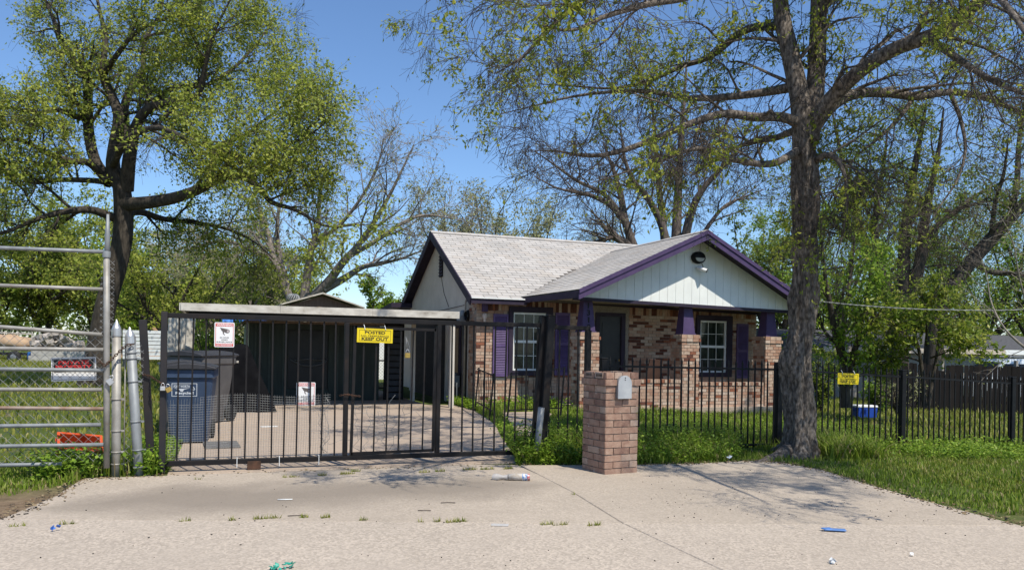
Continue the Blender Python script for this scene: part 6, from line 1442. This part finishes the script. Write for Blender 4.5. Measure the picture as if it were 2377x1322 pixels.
# --- trees that stand further back, each grown on its own
def auto_limbs(base, H, W_, nl, r0, fork=.25, K=16, lean=0):
    out = [spline([(base.x+lean*t, base.y, base.z+H*t*.55, r0*(1-.5*t)) for t in (0, .35, .7, 1)], K)]
    for k in range(nl):
        a = 2*math.pi*k/nl+random.uniform(-.4, .4); t0 = random.uniform(fork*.6, fork*1.5)*.9; s = random.uniform(.55, 1.)*W_
        top = random.uniform(.55, 1.0) if k % 3 else 1.0
        p0 = (base.x+lean*t0, base.y, base.z+H*t0, r0*.6)
        pts = [p0]
        for t in (.25, .5, .75, 1):
            e = s*(t**.75); pts.append((p0[0]+math.cos(a+t*.3)*e+random.uniform(-.1, .1)*W_, p0[1]+math.sin(a+t*.3)*e, p0[2]+(H*top-H*t0)*t**.9, r0*.5*(1-t*.85)))
        out.append(spline(pts, K))
    return out
random.seed(17)
def far_tree(name, label, px, D, top_px, Wm, bark, leafm, nl=7, dens=(6, 2), size=.16, group='trees at the back of the lots', n=(7, 6, 5), base=None, fork=.22, r0=.2, sc=1., low=0):
    p = onD(px, 800, D); b = Vector((p.x, p.y, gzf(p.x, p.y))); z = onD(px, top_px, D).z-b.z
    s = Wm/3.
    return build_tree(name, label, auto_limbs(b, z*.86, Wm, nl, r0, fork), bark, leafm,
      [dict(n=n[0], lo=.8*s, hi=2.0*s, t0=.15 if not low else .02, ang=(.5, 1.2), K=6, up=.1, wig=.16, rfrac=.5, rmax=.06),
       dict(n=n[1], lo=.5*s, hi=1.2*s, t0=.15, ang=(.5, 1.2), K=5, wig=.2, rfrac=.5, rmax=.02, rmin=.005),
       dict(n=n[2], lo=.25*s, hi=.6*s, t0=.15, ang=(.4, 1.2), K=3, wig=.22, rfrac=.6, rmax=.009, rmin=.005)],
      dict(per=dens, size=size, spread=.08*s, droop=.3, aspect=.55) if leafm else None, group=group, twigm=bark, trunk_sides=8)
FT = [
 ('background_tree', 'low green tree filling the gap between the lot tree trunk and the capped posts', 325, 50, 560, 3.6, M_barkD, L_green, 9, (7, 3), .18),
 ('background_tree', 'low green tree behind the forked stems of the bare tree', 650, 58, 585, 3.8, M_barkD, L_left, 9, (6, 2), .18),
 ('background_tree', 'leafy green tree standing farthest left behind the pipe gate', -30, 50, 480, 4.2, M_barkD, L_dark, 9, (7, 3), .2),
 ('background_tree', 'dense green tree behind the top rails of the pipe gate', 110, 52, 450, 4.6, M_barkD, L_left, 9, (7, 3), .2),
 ('background_tree', 'green tree just left of the leaning dark trunk', 215, 56, 430, 4.4, M_barkD, L_dark, 8, (7, 3), .2),
 ('background_tree', 'green tree with a thin forked trunk between the lot tree and the carport', 405, 40, 460, 4.2, M_barkD, L_left, 8, (6, 2), .16),
 ('background_tree', 'pale budding tree above the left end of the carport roof', 520, 50, 520, 4.2, M_barkG, L_pale, 8, (4, 2), .18),
 ('background_tree', 'green tree filling the gap above the middle of the carport', 590, 54, 560, 4.0, M_barkD, L_dark, 8, (6, 2), .18),
 ('background_tree', 'low bright green tree beside the left gable of the house', 915, 44, 628, 1.9, M_barkD, L_green, 7, (8, 3), .15),
 ('background_tree', 'budding tree rising behind the left end of the house ridge', 1075, 48, 385, 3.8, M_barkD, L_pale, 11, (4, 1), .15),
 ('background_tree', 'budding tree rising behind the middle of the house ridge', 1185, 46, 405, 3.9, M_barkD, L_pale, 11, (4, 1), .15),
 ('background_tree', 'low budding tree behind the ridge left of the bare stems', 1300, 52, 460, 3.6, M_barkD, L_pale, 10, (4, 1), .15),
 ('background_tree', 'bright green tree low between the bare stems', 1455, 44, 545, 1.7, M_barkD, L_green, 7, (7, 3), .15),
 ('background_tree', 'pale green tree behind the gable peak', 1690, 42, 470, 2.9, M_barkG, L_green, 8, (5, 2), .14),
 ('background_tree', 'green tree behind the right slope of the gable', 1790, 38, 450, 3.0, M_barkD, L_dark, 8, (5, 2), .15),
 ('background_tree', 'tall green tree right of the hackberry trunk, far back', 1940, 44, 330, 4.6, M_barkD, L_green, 9, (5, 1), .14),
 ('background_tree', 'broad green tree behind the neighbour house roof', 2140, 48, 400, 5.2, M_barkD, L_dark, 9, (5, 1), .15),
 ('background_tree', 'dense dark green tree behind the parked vehicle', 2290, 46, 420, 5.0, M_barkD, L_green, 9, (6, 2), .16),
 ('background_tree', 'green tree at the far right edge behind the sapling', 2420, 46, 380, 5.0, M_barkD, L_left, 9, (5, 1), .15),
]
for t in FT:
    far_tree(*t[:8], nl=t[8], dens=t[9], size=t[10], low=1 if t[0] and t[1].startswith(('dense', 'leafy', 'green tree just')) else 0)
# shrub by the slatted passage and foliage by the planks
def shrub(name, label, px, py, D, H, Wm, leafm, per=7, size=.09, n=9):
    p = onD(px, py, D); b = Vector((p.x, p.y, gzf(p.x, p.y))); random.seed(int(px))
    lim = [spline([(b.x, b.y, b.z, .03), (b.x+math.cos(a)*Wm*.3, b.y+math.sin(a)*Wm*.3, b.z+H*.45, .02), (b.x+math.cos(a)*Wm*.7, b.y+math.sin(a)*Wm*.7, b.z+H*random.uniform(.7, 1), .006)], 10) for a in np.linspace(0, 6.0, n)]
    o = build_tree(name, label, lim, M_barkD, leafm, [dict(n=6, lo=.2*Wm, hi=.6*Wm, t0=.1, ang=(.5, 1.2), K=5, wig=.2, rfrac=.5, rmax=.01), dict(n=5, lo=.12*Wm, hi=.35*Wm, t0=.1, ang=(.5, 1.2), K=4, wig=.2, rfrac=.5, rmax=.005)], dict(per=(per, 3), size=size, spread=.04, droop=.3), trunk_sides=5)
    o['category'] = 'shrub'; return o
shrub('green_shrub', 'fresh green shrub behind the surveillance sign on the gate', 490, 850, 21, 2.0, .8, L_green)
shrub('green_shrub', 'low green shrub growing through the dark board fence foot', 2035, 935, 24, .9, .5, L_green)
shrub('green_shrub', 'dark green shrub in the shade behind the hackberry trunk', 1905, 930, 22, 1.7, .6, L_dark)
shrub('brush_heap', 'tangled dry brush at the left end of the dark board fence', 2085, 925, 23, 1.3, 1.0, L_pale, per=0, n=16)

# a far wood that closes the view between and below the crowns
N = 52000
px = rng.uniform(-500, 2900, N); Dd = rng.uniform(70, 95, N); hgt = 6.2+1.8*np.sin(px*.013)+1.3*np.sin(px*.037+1)+.6*np.sin(px*.11)
P3 = np.array([onD(a, 800, d) for a, d in zip(px, Dd)]); P3[:, 2] = rng.random(N)**.8*hgt-.8
d = nrm(rng.normal(size=(N, 3))); s = nrm(np.cross(d, rng.normal(size=(N, 3)))); L = (.45*(.6+.8*rng.random(N)))[:, None]
V = np.stack([P3, P3+d*L*.5+s*L*.3, P3+d*L, P3+d*L*.5-s*L*.3], 1); Q = (np.arange(N)*4)[:, None]+np.arange(4)[None]
me = mesh_np('distant_wood', V, Q); tone_attr(me, rng.random(N)); link('distant_wood', me, L_dark, kind='stuff')

# ------------------------------------------------------------------ grass and weeds
def in_poly(x, y, poly):
    r = np.zeros(len(x), bool); n = len(poly); j = n-1
    for i in range(n):
        xi, yi = poly[i]; xj, yj = poly[j]
        c = ((yi > y) != (yj > y)) & (x < (xj-xi)*(y-yi)/(yj-yi+1e-12)+xi); r ^= c; j = i
    return r
APRON = [(-1.46, 6.85), (-1.25, 7.7), (-1.16, 8.62), (-.4, 8.62), (2.7, 8.58), (3.24, 8.44), (4.1, 8.22), (4.6, 8.12), (5.3, 8.04), (6.1, 8.08), (6.42, 7.88), (6.52, 7.25), (6.33, 6.45), (6.17, 5.65), (6.09, 5.0), (6.04, 4.4), (3, 3), (-1.46, 3)]
DRIVE = [(-.42, 8.62), (3.3, 8.62), (3.55, 9.35), (3.95, 10.9), (4.45, 12.6), (4.72, 13.9), (4.98, 15.4), (5.0, 26), (-.34, 26), (-.36, 10.9)]
WALK = [(3.85, 9.75), (4.38, 9.85), (4.95, 11.5), (5.55, 13.1), (6.3, 14.5), (6.35, 15.1), (5.4, 14.95), (4.45, 11.75)]
HOUSE = [(5.25, 16.35), (7.1, 16.35), (7.1, 15.05), (12.6, 15.05), (12.6, 23), (5.25, 23)]
def blades(name, poly, n, h, w=.006, m=L_grass, hf=None, df=None, lean=.5, seed=1, excl=(APRON, DRIVE, WALK, HOUSE), K=3):
    r = np.random.default_rng(seed); p = np.array(poly); lo = p.min(0); hi = p.max(0)
    x = r.uniform(lo[0], hi[0], n*2); y = r.uniform(lo[1], hi[1], n*2); k = in_poly(x, y, poly)
    for e in excl: k &= ~in_poly(x, y, e)
    k &= y > (6.85-.316*(x+1.46))-.02*(x > 6)
    if df is not None: k &= r.random(len(x)) < df(x, y)
    x = x[k][:n]; y = y[k][:n]; M = len(x); z = gz(x, y)-.005
    H = h*(.45+.9*r.random(M))
    if hf is not None: H = H*hf(x, y)
    a = r.uniform(0, 2*np.pi, M); ld = np.stack([np.cos(a), np.sin(a), np.zeros(M)], 1); ln = (lean*H*r.random(M))[:, None]
    b = a+np.pi/2+r.normal(size=M)*.5; sd = np.stack([np.cos(b), np.sin(b), np.zeros(M)], 1)*(w*(.6+.8*r.random(M)))[:, None]
    B = np.stack([x, y, z], 1); up = np.array([0, 0, 1.])
    mid = B+up*(H*.55)[:, None]+ld*ln*.35; tip = B+up*(H*(1-.25*r.random(M)))[:, None]+ld*ln*1.2
    V = np.stack([B-sd, B+sd, mid+sd*.8, mid-sd*.8, tip], 1); i5 = (np.arange(M)*5)[:, None]
    T = [i5+np.array([[0, 1, 2, 3]]), i5+np.array([[3, 2, 4]])]
    me = mesh_np(name, V, T); t = r.random(M); tone_attr(me, np.concatenate([t, t])); return link(name, me, m, kind='stuff')
def weeds(name, poly, n, h, size=.03, per=9, m=L_weed, hf=None, df=None, seed=5, excl=(APRON, DRIVE, WALK, HOUSE)):
    r = np.random.default_rng(seed); p = np.array(poly); lo = p.min(0); hi = p.max(0)
    x = r.uniform(lo[0], hi[0], n*3); y = r.uniform(lo[1], hi[1], n*3); k = in_poly(x, y, poly)
    for e in excl: k &= ~in_poly(x, y, e)
    if df is not None: k &= r.random(len(x)) < df(x, y)
    x = x[k][:n]; y = y[k][:n]; M = len(x); H = h*(.4+.9*r.random(M))
    if hf is not None: H = H*hf(x, y)
    x = np.repeat(x, per); y = np.repeat(y, per); H = np.repeat(H, per); N_ = len(x)
    t = r.random(N_); o = np.stack([x+r.normal(size=N_)*.35*H*t, y+r.normal(size=N_)*.35*H*t, gz(x, y)+H*t], 1)
    d = nrm(r.normal(size=(N_, 3))*np.array([1, 1, .45])+np.array([0, 0, .25])); s = nrm(np.cross(d, np.array([0, 0, 1.])+r.normal(size=(N_, 3))*.35)); L = (size*(.5+r.random(N_)))[:, None]
    V = np.stack([o, o+d*L*.5+s*L*.36, o+d*L, o+d*L*.5-s*L*.36], 1); Q = (np.arange(N_)*4)[:, None]+np.arange(4)[None]
    me = mesh_np(name, V, Q); tone_attr(me, r.random(N_)); return link(name, me, m, kind='stuff')
fence_near = lambda x, y: np.exp(-((y-9.1)/.35)**2)
VERGE = [(3.3, 8.4), (4.1, 8.2), (5.3, 8.02), (6.1, 8.06), (6.4, 7.86), (6.5, 7.25), (6.31, 6.45), (6.15, 5.65), (6.3, 4.9), (8.5, 3.6), (14, 2.2), (15, 9.0), (15, 9.3), (3.3, 9.3)]
blades('verge_grass', VERGE, 66000, .062, .0055, hf=lambda x, y: 1+1.3*fence_near(x, y)*(x > 7)-.35*np.clip((6.9-x), 0, 1)*(y < 7.5)+.35*np.sin(x*3)*np.sin(y*4), df=lambda x, y: np.clip(1.15-.5*(np.sin(x*2.3+1)*np.sin(y*2.9) > .5)-.9*np.clip(6.45-x+.3*np.sin(y*3), 0, 1)*(y < 6.3), 0, 1), seed=2)
blades('verge_grass', [(7.2, 4.2), (14, 2.2), (15, 9), (7.2, 9)], 26000, .06, .0055, m=L_grassY, df=lambda x, y: .3+.7*(np.sin(x*1.3+2)*np.sin(y*1.7) > .0), seed=3)
blades('tall_grass', [(7.15, 7.9), (7.9, 7.7), (8.3, 8.6), (7.9, 9.0), (7.5, 8.95), (7.3, 8.0)], 2400, .27, .008, seed=4, lean=.9)
blades('tall_grass', [(8.0, 5.6), (8.5, 5.5), (8.6, 6.1), (8.1, 6.2)], 260, .26, .007, seed=44, lean=.7)
weeds('fence_weeds', [(7.6, 8.2), (15, 6.8), (15, 9.4), (7.6, 9.4)], 1500, .20, .036, 14, df=lambda x, y: .2+.8*(np.sin(x*2.1)*np.sin(y*1.7+1) > -.1), seed=6)
weeds('fence_weeds', [(4.4, 8.2), (6.0, 8.15), (6.4, 8.6), (6.7, 9.5), (4.4, 9.5)], 1200, .24, .030, 18, seed=7, hf=lambda x, y: .45+.75*np.clip((y-8.05)/.8, 0, 1))
weeds('fence_weeds', [(3.25, 8.5), (4.0, 8.15), (4.0, 9.3), (3.35, 9.2)], 420, .32, .032, 18, seed=8, hf=lambda x, y: .5+.7*np.clip((y-8.3)/.6, 0, 1))
blades('tall_grass', [(3.25, 8.5), (4.35, 8.15), (5.9, 8.15), (6.4, 8.7), (6.7, 9.6), (3.45, 9.4)], 8000, .25, .007, seed=9, lean=.8, hf=lambda x, y: .35+.85*np.clip((y-8.05)/.8, 0, 1))
YARD = [(3.6, 9.2), (15, 9.2), (30, 9), (30, 24), (12.6, 24), (12.6, 15), (5.2, 15.9)]
blades('lawn_grass', [(3.6, 9.2), (12.4, 9.2), (12.6, 15.1), (7.1, 15.1), (7.1, 16.3), (5.2, 16.3)], 34000, .13, .007, seed=10, hf=lambda x, y: .8+.9*np.exp(-((y-9.5)/.5)**2)+.5*np.exp(-((y-15)/.5)**2)+.25*np.sin(x*2)*np.sin(y*2.4), df=lambda x, y: 1-.75*((x < 5.6) & (np.sin(x*4)*np.sin(y*2) > .1)))
weeds('lawn_weeds', [(4.4, 9.3), (12.4, 9.3), (12.6, 15.0), (6.4, 15.0)], 1100, .15, .034, 12, seed=11)
blades('lawn_grass', [(7.6, 9.2), (15, 9.2), (34, 8), (34, 30), (12.7, 30), (12.6, 15)], 46000, .17, .012, m=L_grassY, seed=12, lean=.6, hf=lambda x, y: .75+.35*np.sin(x*1.1)*np.sin(y*1.3)+1.0*np.exp(-((y-9.3)/.4)**2))
weeds('wall_weeds', [(4.7, 15.6), (5.2, 15.6), (5.25, 17.5), (5.02, 17.5)], 260, .17, .045, 12, seed=13)
weeds('wall_weeds', [(5.0, 15.3), (7.1, 15.3), (7.1, 16.3), (5.8, 16.3)], 320, .22, .045, 12, seed=14)
weeds('strip_weeds', [(3.4, 9.3), (3.9, 9.3), (4.5, 11.2), (4.75, 12.8), (4.45, 12.6), (3.95, 10.9)], 260, .10, .04, 10, seed=15)
LEFT = [(-1.05, 8.65), (-.5, 8.65), (-.5, 9.6), (-3.5, 9.6), (-3.5, 7.4), (-1.7, 7.8), (-1.3, 8.3)]
blades('lot_grass', LEFT, 9000, .10, .006, seed=16, hf=lambda x, y: .6+1.5*np.clip((x+1.5)/.6, 0, 1)*(y > 8.4), df=lambda x, y: np.clip((y-7.7)/.7, .06, 1)*(1-.75*((x > -.98) & (y < 8.75))))
weeds('lot_weeds', [(-1.5, 8.5), (-1.0, 8.62), (-1.0, 9.2), (-1.7, 9.2)], 240, .26, .04, 14, seed=17)
weeds('lot_weeds', [(-.72, 8.66), (-.5, 8.66), (-.48, 9.3), (-.7, 9.3)], 110, .22, .045, 10, seed=18)
weeds('lot_weeds', [(-.6, 8.66), (-.42, 8.8), (-.40, 11.4), (-.85, 11.4)], 420, .12, .04, 10, seed=19)
blades('lot_grass', [(-.45, 9.5), (-.34, 16), (-.3, 30), (-3, 60), (-30, 60), (-8, 20), (-3.6, 9.5)], 60000, .11, .014, m=L_grassY, seed=20, hf=lambda x, y: 1+np.clip((y-15)/30, 0, 1.2))
# tufts growing in the joints
def tufts(pts, name='joint_grass'):
    V = []; Qs = []; tn = []; n = 0; r = np.random.default_rng(23)
    for (px_, py_, w_, k) in pts:
        p = onZ(px_, py_, .014)
        for _ in range(k):
            q = p+Vector((r.uniform(-w_, w_), r.uniform(-.012, .012)-.316*0, 0)); a = r.uniform(0, 6.28); h = r.uniform(.012, .045); l = r.uniform(.01, .04); s = .0035
            V += [q+Vector((-s*math.sin(a), s*math.cos(a), 0)), q+Vector((s*math.sin(a), -s*math.cos(a), 0)), q+Vector((math.cos(a)*l, math.sin(a)*l, h))]; Qs.append((n, n+1, n+2)); n += 3; tn.append(r.random())
    me = mesh_np(name, np.array([tuple(v) for v in V]), np.array(Qs)); tone_attr(me, tn); link(name, me, L_grassY, kind='stuff')
tufts([(620, 1203, .10, 90), (705, 1201, .03, 30), (755, 1201, .035, 40), (843, 1207, .03, 35), (978, 1211, .02, 12), (1014, 1210, .03, 30), (1058, 1211, .08, 90), (1270, 1217, .05, 40), (1300, 1218, .06, 35), (1378, 1219, .05, 50), (430, 1209, .04, 25), (540, 1207, .03, 25), (155, 1216, .06, 40), (40, 1221, .05, 25),
       (675, 1107, .08, 60), (748, 1103, .04, 60), (805, 1100, .07, 110), (825, 1094, .05, 50), (985, 1096, .06, 60), (1020, 1094, .06, 50), (1090, 1090, .08, 90), (1130, 1089, .08, 90), (1180, 1088, .06, 70), (1330, 1148, .02, 10), (460, 1112, .04, 15)])
# far lawns are built; mark nothing else
